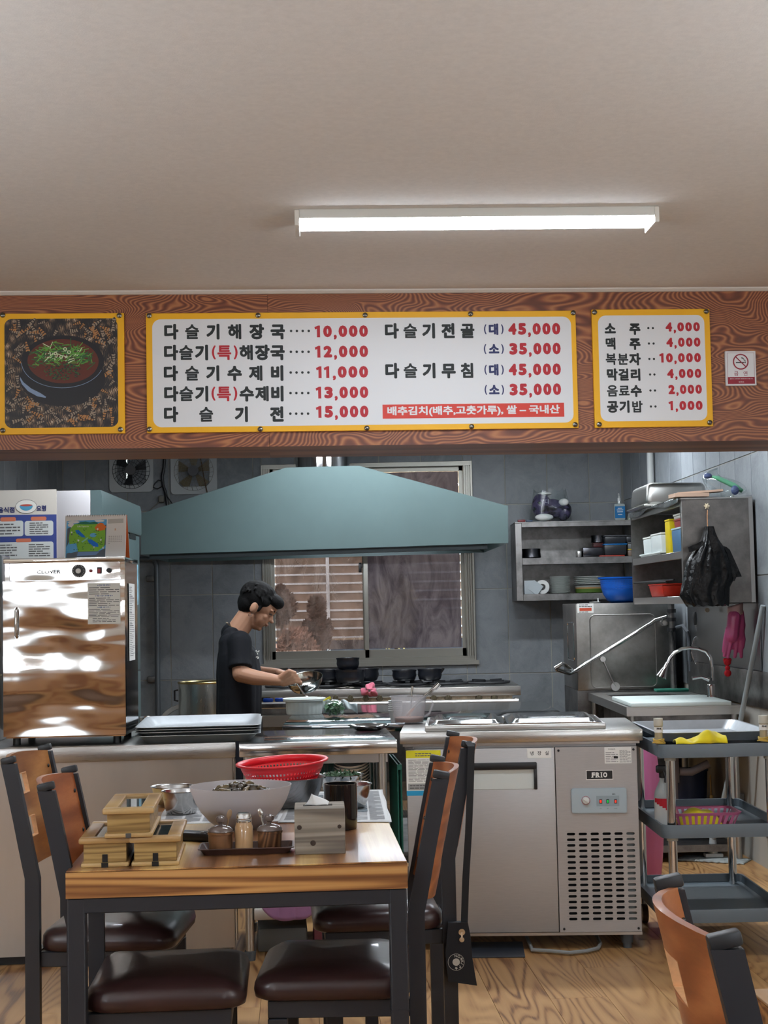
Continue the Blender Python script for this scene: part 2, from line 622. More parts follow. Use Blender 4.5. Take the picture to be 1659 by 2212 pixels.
# right wall (leans out 2 degrees towards the dining room)
RA = R(-88.0)
RWO = V((1.695, BW, 0))
b = B(); b.bb(-0.1, 5.4, 0, 0.1, 0, 2.52)
wr = struct('wall_right', b, GROUT, loc=RWO, rot=(0, 0, RA))
for k in range(0, 15):
    for z0, z1 in zip(zj[:-1], zj[1:]):
        if z0 < 0.3: continue
        tile_piece(wr, 0.3, z1 - z0, (0.12 + 0.3 * k + 0.15, -0.004, (z0 + z1) / 2))
def rwx(Y):
    return RWO.x + (BW - Y) * math.tan(R(2.0))
# dining side walls, behind the camera (they show in the steel)
DW = wood('dining_wall_laminate', [(0, (150, 92, 52)), (0.5, (196, 138, 84)), (1, (224, 172, 116))], 'X', ring=5, sc=1.2, stretch=0.2, rough=0.4, streak=0.2)
CREAM = M('cream_wall', (222, 212, 196), 0.8)
RWIN = [(-3.2, -2.3, 1.0, 2.0), (1.4, 2.6, 1.0, 2.0)]
b = B()
for q in rect_minus((-3.6, 3.6, 0, CEIL), RWIN):
    b.bb(q[0], q[1], -0.1, 0, q[2], q[3])
wre = struct('wall_rear', b, CREAM, loc=(0, -3.0, 0))
for k in range(12):
    b = B(); b.bb(-3.6 + 0.6 * k + 0.002, -3.0 + 0.6 * k - 0.002, 0.001, 0.012, 0.0, 0.98); part('wainscot_panel', b, DW, wre)
for zz in (1.32, 1.66, 2.06):
    for (xa, xb) in ((-2.25, 1.35), (2.65, 3.59)):
        b = B(); b.bb(xa, xb, 0.001, 0.02, zz, zz + 0.13); part('wooden_rail', b, DW, wre)
for k, q in enumerate(RWIN):
    b = B()
    for x0, x1, z0, z1 in ((q[0], q[1], q[2], q[2] + 0.05), (q[0], q[1], q[3] - 0.05, q[3]), (q[0], q[0] + 0.05, q[2], q[3]), (q[1] - 0.05, q[1], q[2], q[3]), ((q[0] + q[1]) / 2 - 0.03, (q[0] + q[1]) / 2 + 0.03, q[2], q[3])):
        b.bb(x0, x1, -0.09, -0.03, z0, z1)
    struct('window_%d' % (k + 2), b, WHT, loc=(0, -3.0, 0))
b = B(); b.bb(-3.7, -3.6, -3.1, 5.75, 0, CEIL); b.bb(-3.7, -2.4, 5.70, 5.80, 0, CEIL)
struct('wall_west', b, CREAM)
b = B(); b.bb(3.6, 3.7, -3.1, 5.75, 0, CEIL); b.bb(2.0, 3.7, 5.70, 5.80, 0, CEIL)
struct('wall_east', b, CREAM)
# ---- kitchen window
FRM = M('anodised_window_frame', (150, 148, 140), 0.35, 0.75)
win = struct('window_1', None or B().bb(WIN[0] - 0.02, WIN[1] + 0.02, -0.035, -0.012, WIN[2] - 0.03, WIN[2]).bb(WIN[0], WIN[1], -0.02, 0.12, WIN[2], WIN[2] + 0.012), FRM, loc=(0, BW, 0))
b = B()
x0, x1, z0, z1 = WIN
for dx, dy, w in ((0.0, -0.030, 0.012), (0.022, -0.022, 0.006), (0.038, -0.022, 0.006), (0.052, -0.016, 0.008)):
    b.bb(x0 + dx, x0 + dx + w, dy, 0.10, z0, z1); b.bb(x1 - dx - w, x1 - dx, dy, 0.10, z0, z1)
b.bb(x0, x0 + 0.055, 0.0, 0.10, z0, z1); b.bb(x1 - 0.06, x1, 0.0, 0.10, z0, z1)
b.bb(x0, x1, -0.012, 0.10, z0 + 0.012, z0 + 0.030); b.bb(x0, x1, -0.02, 0.10, z1 - 0.03, z1)
part('window_frame', b, FRM, win)
def film(name, lo, hi, tr, hz):
    mt = bpy.data.materials.new(name); MATS[name] = mt
    t = NT(mt)
    v = t.obj((1, 1, 0.35), 0)
    n = t.noise(v, 9, 6, 0.65, 1.0)
    n2 = t.noise(t.obj((1, 1, 1), 0), 2.2, 2, 0.5)
    col = t.ramp(n, [(0.35, lo), (0.62, hi)])
    d = t.n('ShaderNodeBsdfDiffuse'); t.l(col, d.inputs[0])
    tl = t.n('ShaderNodeBsdfTranslucent'); t.l(col, tl.inputs[0])
    dm = t.n('ShaderNodeMixShader'); dm.inputs[0].default_value = 0.6
    t.l(d.outputs[0], dm.inputs[1]); t.l(tl.outputs[0], dm.inputs[2])
    tp = t.n('ShaderNodeBsdfTransparent'); tp.inputs[0].default_value = lin(tr)
    mr = t.n('ShaderNodeMapRange')
    mr.inputs['From Min'].default_value = 0.3; mr.inputs['From Max'].default_value = 0.7
    mr.inputs['To Min'].default_value = hz[0]; mr.inputs['To Max'].default_value = hz[1]
    t.l(n2, mr.inputs['Value'])
    mx = t.n('ShaderNodeMixShader'); t.l(mr.outputs[0], mx.inputs[0])
    t.l(tp.outputs[0], mx.inputs[1]); t.l(dm.outputs[0], mx.inputs[2])
    t.l(mx.outputs[0], t.t.nodes['Material Output'].inputs[0])
    return mt
FILM_L = film('dusty_window_film', (130, 108, 96), (214, 198, 188), (226, 216, 212), (0.16, 0.46))
FILM_R = film('smoky_window_film', (138, 128, 134), (198, 188, 188), (186, 178, 180), (0.5, 0.85))
CLEAR = bpy.data.materials.new('clear_pane'); MATS['clear_pane'] = CLEAR
t = NT(CLEAR)
g = t.n('ShaderNodeBsdfGlossy'); g.inputs['Roughness'].default_value = 0.02
tp = t.n('ShaderNodeBsdfTransparent'); tp.inputs[0].default_value = (0.95, 0.97, 0.97, 1)
fr = t.n('ShaderNodeFresnel'); fr.inputs[0].default_value = 1.4
mx = t.n('ShaderNodeMixShader'); t.l(fr.outputs[0], mx.inputs[0]); t.l(tp.outputs[0], mx.inputs[1]); t.l(g.outputs[0], mx.inputs[2])
t.l(mx.outputs[0], t.t.nodes['Material Output'].inputs[0])
for k, (a0, a1, yy, fm) in enumerate(((-0.812, -0.125, 0.030, FILM_L), (-0.165, 0.570, 0.060, FILM_R))):
    b = B()
    zb, zt = z0 + 0.030, z1 - 0.03
    b.bb(a0, a0 + 0.022, yy - 0.012, yy + 0.012, zb, zt); b.bb(a1 - 0.028, a1, yy - 0.012, yy + 0.012, zb, zt)
    b.bb(a0, a1, yy - 0.012, yy + 0.012, zb, zb + 0.055); b.bb(a0, a1, yy - 0.012, yy + 0.012, zt - 0.03, zt)
    sash = part('sash', b, FRM, win)
    b = B(); b.bb(a0 + 0.022, a1 - 0.028, yy - 0.002, yy + 0.002, zb + 0.055, zt - 0.03)
    part('pane', b, CLEAR, sash)
    b = B(); b.bb(a0 + 0.029, a1 - 0.035, yy - 0.0035, yy - 0.003, zb + 0.063, zt - 0.035)
    part('window_film', b, fm, sash, label='dusty translucent film on the glass' if k == 0 else 'smoky dark film on the glass')
p = at(778, 1226, BW)
b = B(); b.box((p.x, -0.004, p.z), (0.022, 0.03, 0.07), bev=0.004); b.box((p.x + 0.01, -0.02, p.z + 0.01), (0.012, 0.02, 0.03), bev=0.003)
part('latch', b, BLK, win)
# ================================================================== OUTSIDE, behind the kitchen window
def hill_mat():
    mt = bpy.data.materials.new('dry_hillside'); MATS['dry_hillside'] = mt
    t = NT(mt)
    n = t.noise(t.obj((1, 1, 0.5), 0), 6, 8, 0.75, 1.5)
    t.l(t.ramp(n, [(0.3, (86, 70, 56)), (0.5, (150, 124, 98)), (0.68, (206, 184, 150))]), t.b.inputs['Base Color'])
    t.b.inputs['Roughness'].default_value = 0.9
    t.bump(n, 0.6, 0.05)
    return mt
random.seed(3)
b = B(); b.sheet(lambda u, v: (-6 + 12 * u, 15.2 + 4.5 * v + 0.3 * math.sin(u * 17), -0.1 + 4.2 * v ** 0.9 + 0.12 * math.sin(u * 23 + v * 9)), 40, 16)
hs = struct('hillside', b, hill_mat(), smooth=180)
b = B(); b.bb(-6, 6, 11.12, 15.4, -0.25, -0.12)
struct('ground_outside', b, M('outside_ground', (120, 106, 90), 0.9, var=0.3, vs=3))
fence = T('slatted_fence', 'brown slatted fence with white rails seen through the dusty left window', 'fence', (-0.6, 14.2, -0.1))
SL = M('brown_fence_slat', (140, 118, 102), 0.8, var=0.2, vs=6)
RL = M('white_fence_rail', (238, 240, 244), 0.5)
for k in range(10):
    zz = at(700, 1368 - 19.5 * k, 14.2).z + 0.1
    b = B(); b.bb(-1.1, 2.2, -0.012, 0.012, zz - 0.03, zz + 0.034)
    part('slat', b, SL, fence)
    b = B(); b.bb(-1.1, 2.2, -0.02, 0.012, zz - 0.048, zz - 0.031)
    part('rail', b, RL, fence)
xx = at(709, 1300, 14.2).x + 0.6
b = B(); b.bb(xx - 0.015, xx + 0.015, -0.05, -0.022, 0, 1.9); part('post', b, RL, fence)
b = B(); b.bb(-1.1, -1.05, 0.014, 0.05, 0, 1.8); b.bb(2.15, 2.2, 0.014, 0.05, 0, 1.8); part('post', b, SL, fence)
b = B(); b.bb(-1.1, 2.2, -0.01, 0.01, 0.0, at(700, 1374, 14.2).z + 0.06); part('base_wall', b, M('dark_base_wall', (70, 72, 82), 0.8), fence)
def shrub(name, label, px, py0, py1, wpx, Y, col, shape, n=1500, seed=1):
    rnd = random.Random(seed)
    c0, c1 = at(px, py0, Y), at(px, py1, Y)
    h = c0.z - c1.z
    wm = wpx * Y / FPX
    t = T(name, label, 'shrub', (c0.x, Y, -0.12))
    base = c1.z + 0.12
    b = B()
    for i in range(n):
        v = rnd.random(); a = rnd.random() * 2 * PI; rr = shape(v) * wm / 2 * math.sqrt(rnd.random())
        c = V((rr * math.cos(a), rr * math.sin(a), base + v * h))
        d = V((rnd.gauss(0, 1), rnd.gauss(0, 1), rnd.gauss(0.6, 1))).normalized() * 0.05
        w = d.orthogonal().normalized() * 0.014
        b.raw([c - w, c + w * 0.6 + d * 0.5, c + d, c - w * 1.2 + d * 0.5], [(0, 1, 2, 3)])
    part('foliage', b, M('leaf_' + name, col, 0.8, var=0.35, vs=12), t, smooth=0, recalc=False)
    b = B(); b.tube([(0, 0, 0), (0.02, 0, base * 0.6), (0, 0, base + h * 0.6)], [0.03, 0.022, 0.008], 8)
    part('trunk', b, M('bark', (78, 62, 50), 0.9), t)
shrub('cypress_shrub', 'dark brown column shaped shrub outside the left window', 684, 1293, 1405, 58, 13.6, (96, 74, 66), lambda v: 1.0 if v < 0.55 else (0.5 if v < 0.95 else 0.3), 2600, 1)
shrub('leafy_shrub', 'round dark shrub outside the window behind the person', 606, 1270, 1345, 62, 13.4, (100, 82, 74), lambda v: math.sin(PI * min(0.98, v * 0.9 + 0.08)), 2000, 2)
shrub('dry_shrub', 'low pale dry shrub under the fence outside the window', 640, 1362, 1420, 110, 13.2, (150, 116, 100), lambda v: 1 - 0.6 * v, 1800, 3)
shrub('yellow_shrub', 'yellow leaved young tree dimly seen through the smoky window', 850, 1235, 1395, 110, 13.6, (190, 172, 110), lambda v: math.sin(PI * min(0.97, v * 0.8 + 0.15)), 1500, 4)
# ================================================================== LAMPS
def lamp_mat(name, s, col=(235, 244, 255)):
    if 'kitchen' in name: col = (236, 244, 252)
    return M(name, col, 0.4, emis=s)
def batten(name, label, x0, x1, y0, y1, zc, strength, rz, group=None, both=False):
    cx, cy = (x0 + x1) / 2, (y0 + y1) / 2
    L, w = x1 - x0, y1 - y0
    t = T(name, label, 'lamp', (cx, cy, zc), rz, group)
    b = B(); b.box((0, 0, -0.013), (L - 0.02, w, 0.026), bev=0.002); part('lamp_housing', b, M('lamp_white', (206, 204, 196), 0.5), t)
    b = B()
    b.prism([(-w / 2 + 0.004, -0.0265), (w / 2 - 0.004, -0.0265), (w / 2 - 0.012, -0.033), (-w / 2 + 0.010, -0.033)], -L / 2 + 0.014, L / 2 - 0.014, 'X')
    part('diffuser', b, lamp_mat('lamp_glow_%s' % name, strength), t)
    if both:
        b = B(); b.bb(-L / 2 + 0.014, L / 2 - 0.014, -w / 2 + 0.01, w / 2 - 0.01, 0.001, 0.012); part('top_diffuser', b, lamp_mat('ceiling_fill_glow', ADDED_UPLIGHT), t)  # upward glow added to brighten the ceiling
        for s_ in (-1, 1):
            b = B(); b.cyl((s_ * L * 0.4, 0, 0), (s_ * L * 0.4, 0, CEIL - zc), 0.003, n=6); part('hanger', b, CHROME, t)
    for s_ in (-1, 1):
        b = B(); b.box((s_ * (L / 2 - 0.006), 0, -0.024), (0.014, w + 0.006, 0.046), bev=0.003); part('end_cap', b, M('lamp_cap', (214, 210, 200), 0.5), t)
    return t
p0, p1 = on(634, 452, CEIL), on(1421, 445, CEIL)
batten('ceiling_lamp', 'long lit white batten lamp on the dining room ceiling', p0.x, p1.x, (p0.y + p1.y) / 2, (p0.y + p1.y) / 2 + 0.135, CEIL, DINING_LAMP, math.atan2(p1.y - p0.y, p1.x - p0.x))
GD = 'unseen dining room lamps added outside the picture'
for x_, y_ in ((-2.3, 2.1), (2.3, 2.1), (-1.9, -0.2), (1.6, -0.4)):  # unseen lamps added to brighten the dining room and its ceiling
    batten('dining_fill_lamp', 'unseen white batten lamp added to light the dining room and its ceiling', x_ - 0.55, x_ + 0.55, y_ - 0.07, y_ + 0.07, CEIL - 1.0, DINING_LAMP * 0.8, R(3), GD, True)
GK = 'kitchen ceiling lamps hidden behind the wooden header'
for x_, y_ in ((-0.9, 7.0), (0.9, 7.0), (-0.2, 8.7), (1.0, 8.9)):
    batten('kitchen_lamp', 'white batten lamp on the kitchen ceiling behind the header', x_ - 0.55, x_ + 0.55, y_ - 0.07, y_ + 0.07, 2.52, KITCHEN_LAMP, 0, GK)
# ================================================================== SIGNS on the header
BOLT = mesh_of(B().lathe([(0, -0.009), (0.004, -0.0085), (0.0085, -0.006), (0.0095, -0.002), (0.0095, 0.0)], n=16, rot=Euler((R(-90), 0, 0)).to_matrix()), 'bolt', M('bolt_steel', (120, 118, 112), 0.25, 1))
def board(name, label, c4, inner, inset=None):
    "c4: TL TR BR BL pixels; returns thing, mapping"
    P = [face(*c, off=0.012) for c in c4]
    u0, u1 = (P[0][0] + P[3][0]) / 2, (P[1][0] + P[2][0]) / 2
    z1, z0 = (P[0][1] + P[1][1]) / 2, (P[2][1] + P[3][1]) / 2
    cu, cz = (u0 + u1) / 2, (z0 + z1) / 2
    t = T(name, label, 'sign', BO + BX * cu + V((0, 0, cz)) - BN * 0.0008, BA)
    w, h = (u1 - u0) / 2, (z1 - z0) / 2
    b = B(); b.box((0, -0.006, 0), (2 * w, 0.012, 2 * h), bev=0.0008, seg=1)
    part('board', b, YEL, t)
    # bilinear pixel -> local, from the measured corners (the print is rectangular on the board)
    A = np.array([[c[0], c[1], c[0] * c[1], 1] for c in c4], float)
    cu_ = np.linalg.solve(A, np.array([-w, w, w, -w])); cz_ = np.linalg.solve(A, np.array([h, h, -h, -h]))
    def mp(px, py):
        r = np.array([px, py, px * py, 1])
        return float(r @ cu_), float(r @ cz_)
    return t, mp, w, h
def z1m(x, y): return x / 2.592, 620 + y / 2.592
def z2m(x, y): return 640 + x / 2.592, 620 + y / 2.592
def z3m(x, y): return 1240 + x / 3.96, 620 + y / 3.96
YF = -0.0126
# menu board
t, mp, w, h = board('menu_board', 'long yellow framed menu board with prices in the middle of the wooden header', [(314, 676), (1242, 672), (1251, 925), (319, 935)], None)
def corners(mp, pts):
    q = [mp(*p) for p in pts]
    return (q[0][0] + q[3][0]) / 2, (q[1][0] + q[2][0]) / 2, (q[2][1] + q[3][1]) / 2, (q[0][1] + q[1][1]) / 2
x0, x1, z0, z1 = corners(mp, [(328, 689), (1233, 685), (1239, 914), (331, 922)])
b = B(); flat(b, rrect(x0, x1, z0, z1, 0.03), -0.0123); part('face_print', b, SIGNW, t, smooth=0)
K_, R_, N_, D_ = B(), B(), B(), B()
EM = 34 * 5.4 / FPX
def row(bb_, chars, xs, y, conv, em=EM, bold=0.008):
    for c, x in zip(chars, xs):
        u, z = mp(*conv(x, y))
        put_text(bb_, c, u, z, em=em, bold=bold, y=YF, fat=0.024 if c in '슬특복분밥음료' else 0.036 if c in '해제골침맥걸' else 0.046)
def drow(*a, **k):
    b_ = B(); row(b_, *a, **k); part('dish_name', b_, M('sign_black', (34, 40, 40), 0.6), t, smooth=0)
drow('다슬기해장국', (954, 1071, 1189, 1308, 1428, 1545), 249, z1m)
drow('다슬기해장국', (954, 1039, 1127, 1373, 1460, 1545), 366, z1m)
drow('다슬기수제비', (954, 1073, 1190, 1308, 1427, 1545), 482, z1m)
drow('다슬기수제비', (957, 1042, 1130, 1376, 1463, 1547), 597, z1m)
drow('다슬기전', (957, 1153, 1350, 1546), 712, z1m)
drow('다슬기전골', (521, 627, 733, 842, 950), 247, z2m)
drow('다슬기무침', (525, 630, 737, 845, 951), 470, z2m)
for y in (366, 597):
    R_ = B(); row(R_, '특', (1250,), y, z1m)
    for ch, x in (('(', 1190), (')', 1311)):
        u, z = mp(*z1m(x, y)); put_text(R_, ch, u, z, w=0.014, h=0.050, bold=0.01, y=YF, fat=0.035)
    part('special_word', R_, RED, t, smooth=0)
for (c, ys, xs) in (('대', 239, (1048, 1097, 1145)), ('소', 350, (1048, 1100, 1147)), ('대', 466, (1052, 1100, 1148)), ('소', 578, (1054, 1103, 1150))):
    N_ = B(); row(N_, c, (xs[1],), ys, z2m, em=EM * 0.74)
    for ch, x in (('(', xs[0]), (')', xs[2])):
        u, z = mp(*z2m(x, ys)); put_text(N_, ch, u, z, w=0.009, h=0.036, bold=0.01, y=YF, fat=0.03)
    part('size_word', N_, NAVY, t, smooth=0)
for y in (249, 366, 482, 597, 712):
    for px in (624, 636.5, 649, 662):
        u, z = mp(px, 620 + (y - 3) / 2.592)
        flat(K_, [(u + 0.0046 * math.cos(a * PI / 6), z + 0.0046 * math.sin(a * PI / 6)) for a in range(12)], YF)
def price(bb_, st, xa, xb, yc, conv, hdig):
    "digits height hdig zoomed, comma hangs below"
    u0, z = mp(*conv(xa, yc)); u1, _ = mp(*conv(xb, yc))
    _, za = mp(*conv(xa, yc - hdig / 2)); _, zb = mp(*conv(xa, yc + hdig / 2))
    hh = abs(za - zb)
    adv = [0.48 if c == ',' else (0.72 if c == '1' else 1.0) for c in st]
    k = (u1 - u0) / (sum(adv) - 0.14); u = u0 - 0.07 * k
    for c, a in zip(st, adv):
        uc = u + a * k / 2
        if c == ',':
            put_text(bb_, c, uc, z - hh * 0.5, w=0.30 * k, h=hh * 0.42, bold=0.01, y=YF, fat=0.05)
        elif c == '1':
            w1 = hh * 0.13; xr = uc + hh * 0.12
            flat(bb_, [(xr - 2 * w1, z - hh / 2), (xr, z - hh / 2), (xr, z + hh / 2), (xr - 1.3 * w1, z + hh / 2), (xr - 3.6 * w1, z + hh * 0.36), (xr - 3.2 * w1, z + hh * 0.16), (xr - 2 * w1, z + hh * 0.22)], YF)
        else:
            put_text(bb_, c, uc, z, w=(a - 0.16) * k, h=hh, bold=0.01, y=YF, fat=0.06)
        u += a * k
for st, xa, xb, yc in (('10,000', 95, 388, 249), ('12,000', 98, 390, 363), ('11,000', 105, 391, 478), ('13,000', 105, 393, 592), ('15,000', 107, 395, 700), ('45,000', 1178, 1475, 238), ('35,000', 1185, 1478, 349), ('45,000', 1182, 1480, 465), ('35,000', 1188, 1482, 577)):
    R_ = B(); price(R_, st, xa, xb, yc, z2m, 66); part('price', R_, RED, t, smooth=0)
a0, a1, c0, c1 = corners(mp, [z2m(472, 660), z2m(1500, 650), z2m(1500, 728), z2m(475, 738)])
flat(D_, [(a0, c0), (a1, c0), (a1, c1), (a0, c1)], -0.01245)
part('red_bar', D_, BARRED, t, smooth=0)
b = B(); u0, z = mp(*z2m(500, 698)); u1, _ = mp(*z2m(1475, 692))
put_text(b, '배추김치(배추,고춧가루), 쌀 – 국내산', (u0 + u1) / 2, (c0 + c1) / 2, w=u1 - u0, h=(c1 - c0) * 0.74, bold=0.01, y=-0.0127, fat=0.025)
part('lettering', b, SIGNW, t, smooth=0, label='white lettering on the red bar')
part('leader_dots', K_, M('sign_black', (34, 40, 40), 0.6), t, smooth=0, kind='stuff')
for px, py in ((321, 681), (553, 681), (783, 681), (1012, 679), (1237, 677), (324, 927), (560, 927), (789, 925), (1016, 922), (1243, 918)):
    u, z = mp(px, py); part('bolt', BOLT, None, t, (u, -0.012, z))
# drinks board
t, mp, w, h = board('drinks_board', 'small yellow framed drinks price board to the right of the long menu', [(1279, 670), (1533, 666), (1540, 921), (1284, 924)], None)
x0, x1, z0, z1 = corners(mp, [z3m(205, 247), z3m(1115, 237), z3m(1137, 1140), z3m(225, 1152)])
b = B(); flat(b, rrect(x0, x1, z0, z1, 0.028), -0.0123); part('face_print', b, SIGNW, t, smooth=0)
K_, R_ = B(), B()
for s_, xs, y in (('소주', (313, 523), 360), ('맥주', (316, 523), 488), ('복분자', (318, 420, 521), 620), ('막걸리', (325, 425, 527), 752), ('음료수', (327, 428, 530), 890), ('공기밥', (328, 432, 537), 1025)):
    b = B(); row(b, s_, xs, y, z3m, em=27 * 5.45 / FPX); part('drink_name', b, MATS['sign_black'], t, smooth=0)
for (xa, xb, y) in ((636, 675, 353), (640, 680, 485), (643, 682, 617), (648, 685, 750), (650, 689, 887), (653, 692, 1023)):
    for x in (xa, xb):
        u, z = mp(*z3m(x, y)); flat(K_, [(u + 0.0042 * math.cos(a * PI / 6), z + 0.0042 * math.sin(a * PI / 6)) for a in range(12)], YF)
for st, xa, xb, yc in (('4,000', 782, 1078, 342), ('4,000', 788, 1082, 474), ('10,000', 735, 1085, 608), ('4,000', 793, 1088, 742), ('2,000', 803, 1092, 878), ('1,000', 812, 1097, 1016)):
    R_ = B(); price(R_, st, xa, xb, yc, z3m, 80); part('price', R_, RED, t, smooth=0)
part('leader_dots', K_, MATS['sign_black'], t, smooth=0, kind='stuff')
for px, py in ((1285, 676), (1526, 672), (1293, 917), (1532, 913)):
    u, z = mp(px, py); part('bolt', BOLT, None, t, (u, -0.012, z))
# no smoking sign
t, mp, w, h = board('no_smoking_sign', 'small white and dark red no smoking sign at the right end of the header', [(1566.5, 759), (1632, 758), (1634, 832), (1568.5, 834)], None)
t.children[0].data.materials.clear(); t.children[0].data.materials.append(SIGNW)
DR = M('dark_red_print', (142, 30, 50), 0.5)
b = B()
def ring_flat(b, cu, cz, r0, r1, y, n=32):
    for i in range(n):
        a, c = 2 * PI * i / n, 2 * PI * (i + 1) / n
        b.raw([(cu + r0 * math.cos(a), y, cz + r0 * math.sin(a)), (cu + r1 * math.cos(a), y, cz + r1 * math.sin(a)), (cu + r1 * math.cos(c), y, cz + r1 * math.sin(c)), (cu + r0 * math.cos(c), y, cz + r0 * math.sin(c))], [(0, 1, 2, 3)])
e = 0.006
for q in ((-w + e, w - e, h - e - 0.001, h - e), (-w + e, -w + e + 0.001, -h + e, h - e), (w - e - 0.001, w - e, -h + e, h - e)):
    flat(b, [(q[0], q[2]), (q[1], q[2]), (q[1], q[3]), (q[0], q[3])], YF)
cu, cz = mp(*z3m(1425, 640))
ring_flat(b, cu, cz, 0.0245, 0.029, -0.013)
a = R(-45); dx, dz = math.cos(a), math.sin(a); nx, nz = -dz * 0.002, dx * 0.002
flat(b, [(cu - dx * 0.026 + nx, cz - dz * 0.026 + nz), (cu + dx * 0.026 + nx, cz + dz * 0.026 + nz), (cu + dx * 0.026 - nx, cz + dz * 0.026 - nz), (cu - dx * 0.026 - nx, cz - dz * 0.026 - nz)], -0.0131)
_, zb = mp(*z3m(1425, 770))
flat(b, [(-w + e, -h + e), (w - e, -h + e), (w - e, zb), (-w + e, zb)], YF)
for ch, x in (('금', 1387), ('연', 1467)):
    u, z = mp(*z3m(x, 740)); put_text(b, ch, u, z, em=0.019, bold=0.005, y=YF)
part('symbol', b, DR, t, smooth=0)
b = B()
flat(b, [(cu - 0.018, cz - 0.005), (cu + 0.012, cz - 0.005), (cu + 0.012, cz - 0.001), (cu - 0.018, cz - 0.001)], -0.0127)
flat(b, [(cu + 0.0135, cz - 0.005), (cu + 0.0185, cz - 0.005), (cu + 0.0185, cz - 0.001), (cu + 0.0135, cz - 0.001)], -0.0127)
for k in range(9):
    a = k / 9 * 1.7 * PI
    ring_flat(b, cu + 0.004 + 0.0016 * k, cz + 0.014 - 0.0012 * k + 0.002 * math.sin(a), 0.0012, 0.0022, -0.0127, 8)
part('cigarette_symbol', b, INK, t, smooth=0)
b = B()
u, z = mp(*z3m(1430, 785)); put_text(b, '흡연 시 10만원의 과태료가 부과됩니다', u, z, w=1.5 * w, h=0.0035, bold=0.01, y=-0.0128)
u, z = mp(*z3m(1430, 812)); put_text(b, '보건소', u, z, w=0.02, h=0.005, bold=0.01, y=-0.0128)
part('lettering', b, SIGNW, t, smooth=0)
# picture board (photo of a black bowl of soup over river snails)
t, mp, w, h = board('picture_board', 'yellow framed picture of a black soup bowl at the left end of the header', [(-5, 679), (267, 675), (271, 936), (-2, 939)], None)
def z6(x, y): return mp(x / 5.925, 660 + y / 5.925)
x0, x1 = z6(58, 800)[0], z6(1508, 800)[0]; z0, z1 = z6(800, 1562)[1], z6(800, 168)[1]
def snailpic():
    mt = bpy.data.materials.new('snail_picture_print'); MATS['snail_picture_print'] = mt
    t_ = NT(mt)
    v = t_.obj((1, 1, 1), 0)
    vo = t_.n('ShaderNodeTexVoronoi'); vo.inputs['Scale'].default_value = 34
    n = t_.noise(v, 12, 3, 0.6)
    ad = t_.n('ShaderNodeVectorMath', _operation='ADD'); sc = t_.n('ShaderNodeVectorMath', _operation='SCALE'); sc.inputs['Scale'].default_value = 0.05
    nn = t_.n('ShaderNodeTexNoise'); nn.inputs['Scale'].default_value = 12; t_.l(v, nn.inputs['Vector'])
    t_.l(nn.outputs[1], sc.inputs[0]); t_.l(v, ad.inputs[0]); t_.l(sc.outputs[0], ad.inputs[1])
    t_.l(ad.outputs[0], vo.inputs['Vector'])
    wv = t_.n('ShaderNodeTexWave'); wv.inputs['Scale'].default_value = 60; wv.inputs['Distortion'].default_value = 9; t_.l(ad.outputs[0], wv.inputs['Vector'])
    mu = t_.n('ShaderNodeMath', _operation='MULTIPLY_ADD'); mu.inputs[1].default_value = 0.35
    t_.l(wv.outputs[1], mu.inputs[0])
    su = t_.n('ShaderNodeMath', _operation='SUBTRACT'); su.inputs[0].default_value = 0.62
    mm = t_.n('ShaderNodeMath', _operation='MULTIPLY'); mm.inputs[1].default_value = 0.9; t_.l(vo.outputs['Distance'], mm.inputs[0])
    t_.l(mm.outputs[0], su.inputs[1]); t_.l(su.outputs[0], mu.inputs[2])
    t_.l(t_.ramp(mu.outputs[0], [(0.2, (22, 22, 26)), (0.45, (58, 50, 46)), (0.62, (122, 96, 72)), (0.8, (182, 158, 130)), (0.95, (216, 206, 196))]), t_.b.inputs['Base Color'])
    t_.b.inputs['Roughness'].default_value = 0.45
    return mt
b = B(); flat(b, rrect(x0, x1, z0, z1, 0.026), -0.0123); part('picture', b, snailpic(), t, smooth=0)
rnd = random.Random(11)
PK = B(); PB = B(); PO = B()
def snail_print(bk, bl, c, L, a, y):
    "a flat spiral shell print: dark outline with lighter whorls"
    ca, sa = math.cos(a), math.sin(a)
    def q(s_, r_): return (c[0] + s_ * ca - r_ * sa, c[1] + s_ * sa + r_ * ca)
    flat(bk, [q(-L, 0.0), q(-L * 0.6, L * 0.42), q(0, L * 0.46), q(L, L * 0.12), q(L, -L * 0.12), q(0, -L * 0.46), q(-L * 0.6, -L * 0.42)], y)
    for k in range(4):
        s0 = -L * 0.75 + k * L * 0.44; s1 = s0 + L * 0.3; r_ = L * (0.36 - 0.07 * k)
        flat(bl, [q(s0, -r_), q(s1, -r_ * 0.85), q(s1 + L * 0.05, 0), q(s1, r_ * 0.85), q(s0, r_), q(s0 + L * 0.08, 0)], y - 0.0001)
bc = z6(800, 830)
for i in range(230):
    u, z = rnd.uniform(x0 + 0.014, x1 - 0.014), rnd.uniform(z0 + 0.014, z1 - 0.014)
    if ((u - bc[0]) / 0.155) ** 2 + ((z - bc[1]) / 0.125) ** 2 < 1: continue
    snail_print(PK, PB if i % 3 else PO, (u, z), rnd.uniform(0.014, 0.022), rnd.uniform(0, 2 * PI), -0.0124 - 0.000001 * i)
part('snail_print', PK, M('snail_dark_print', (38, 34, 34), 0.5), t, smooth=0, kind='stuff')
part('snail_print', PB, M('snail_light_print', (146, 130, 112), 0.5), t, smooth=0, kind='stuff')
part('snail_print', PO, M('snail_tan_print', (168, 118, 70), 0.5), t, smooth=0, kind='stuff')
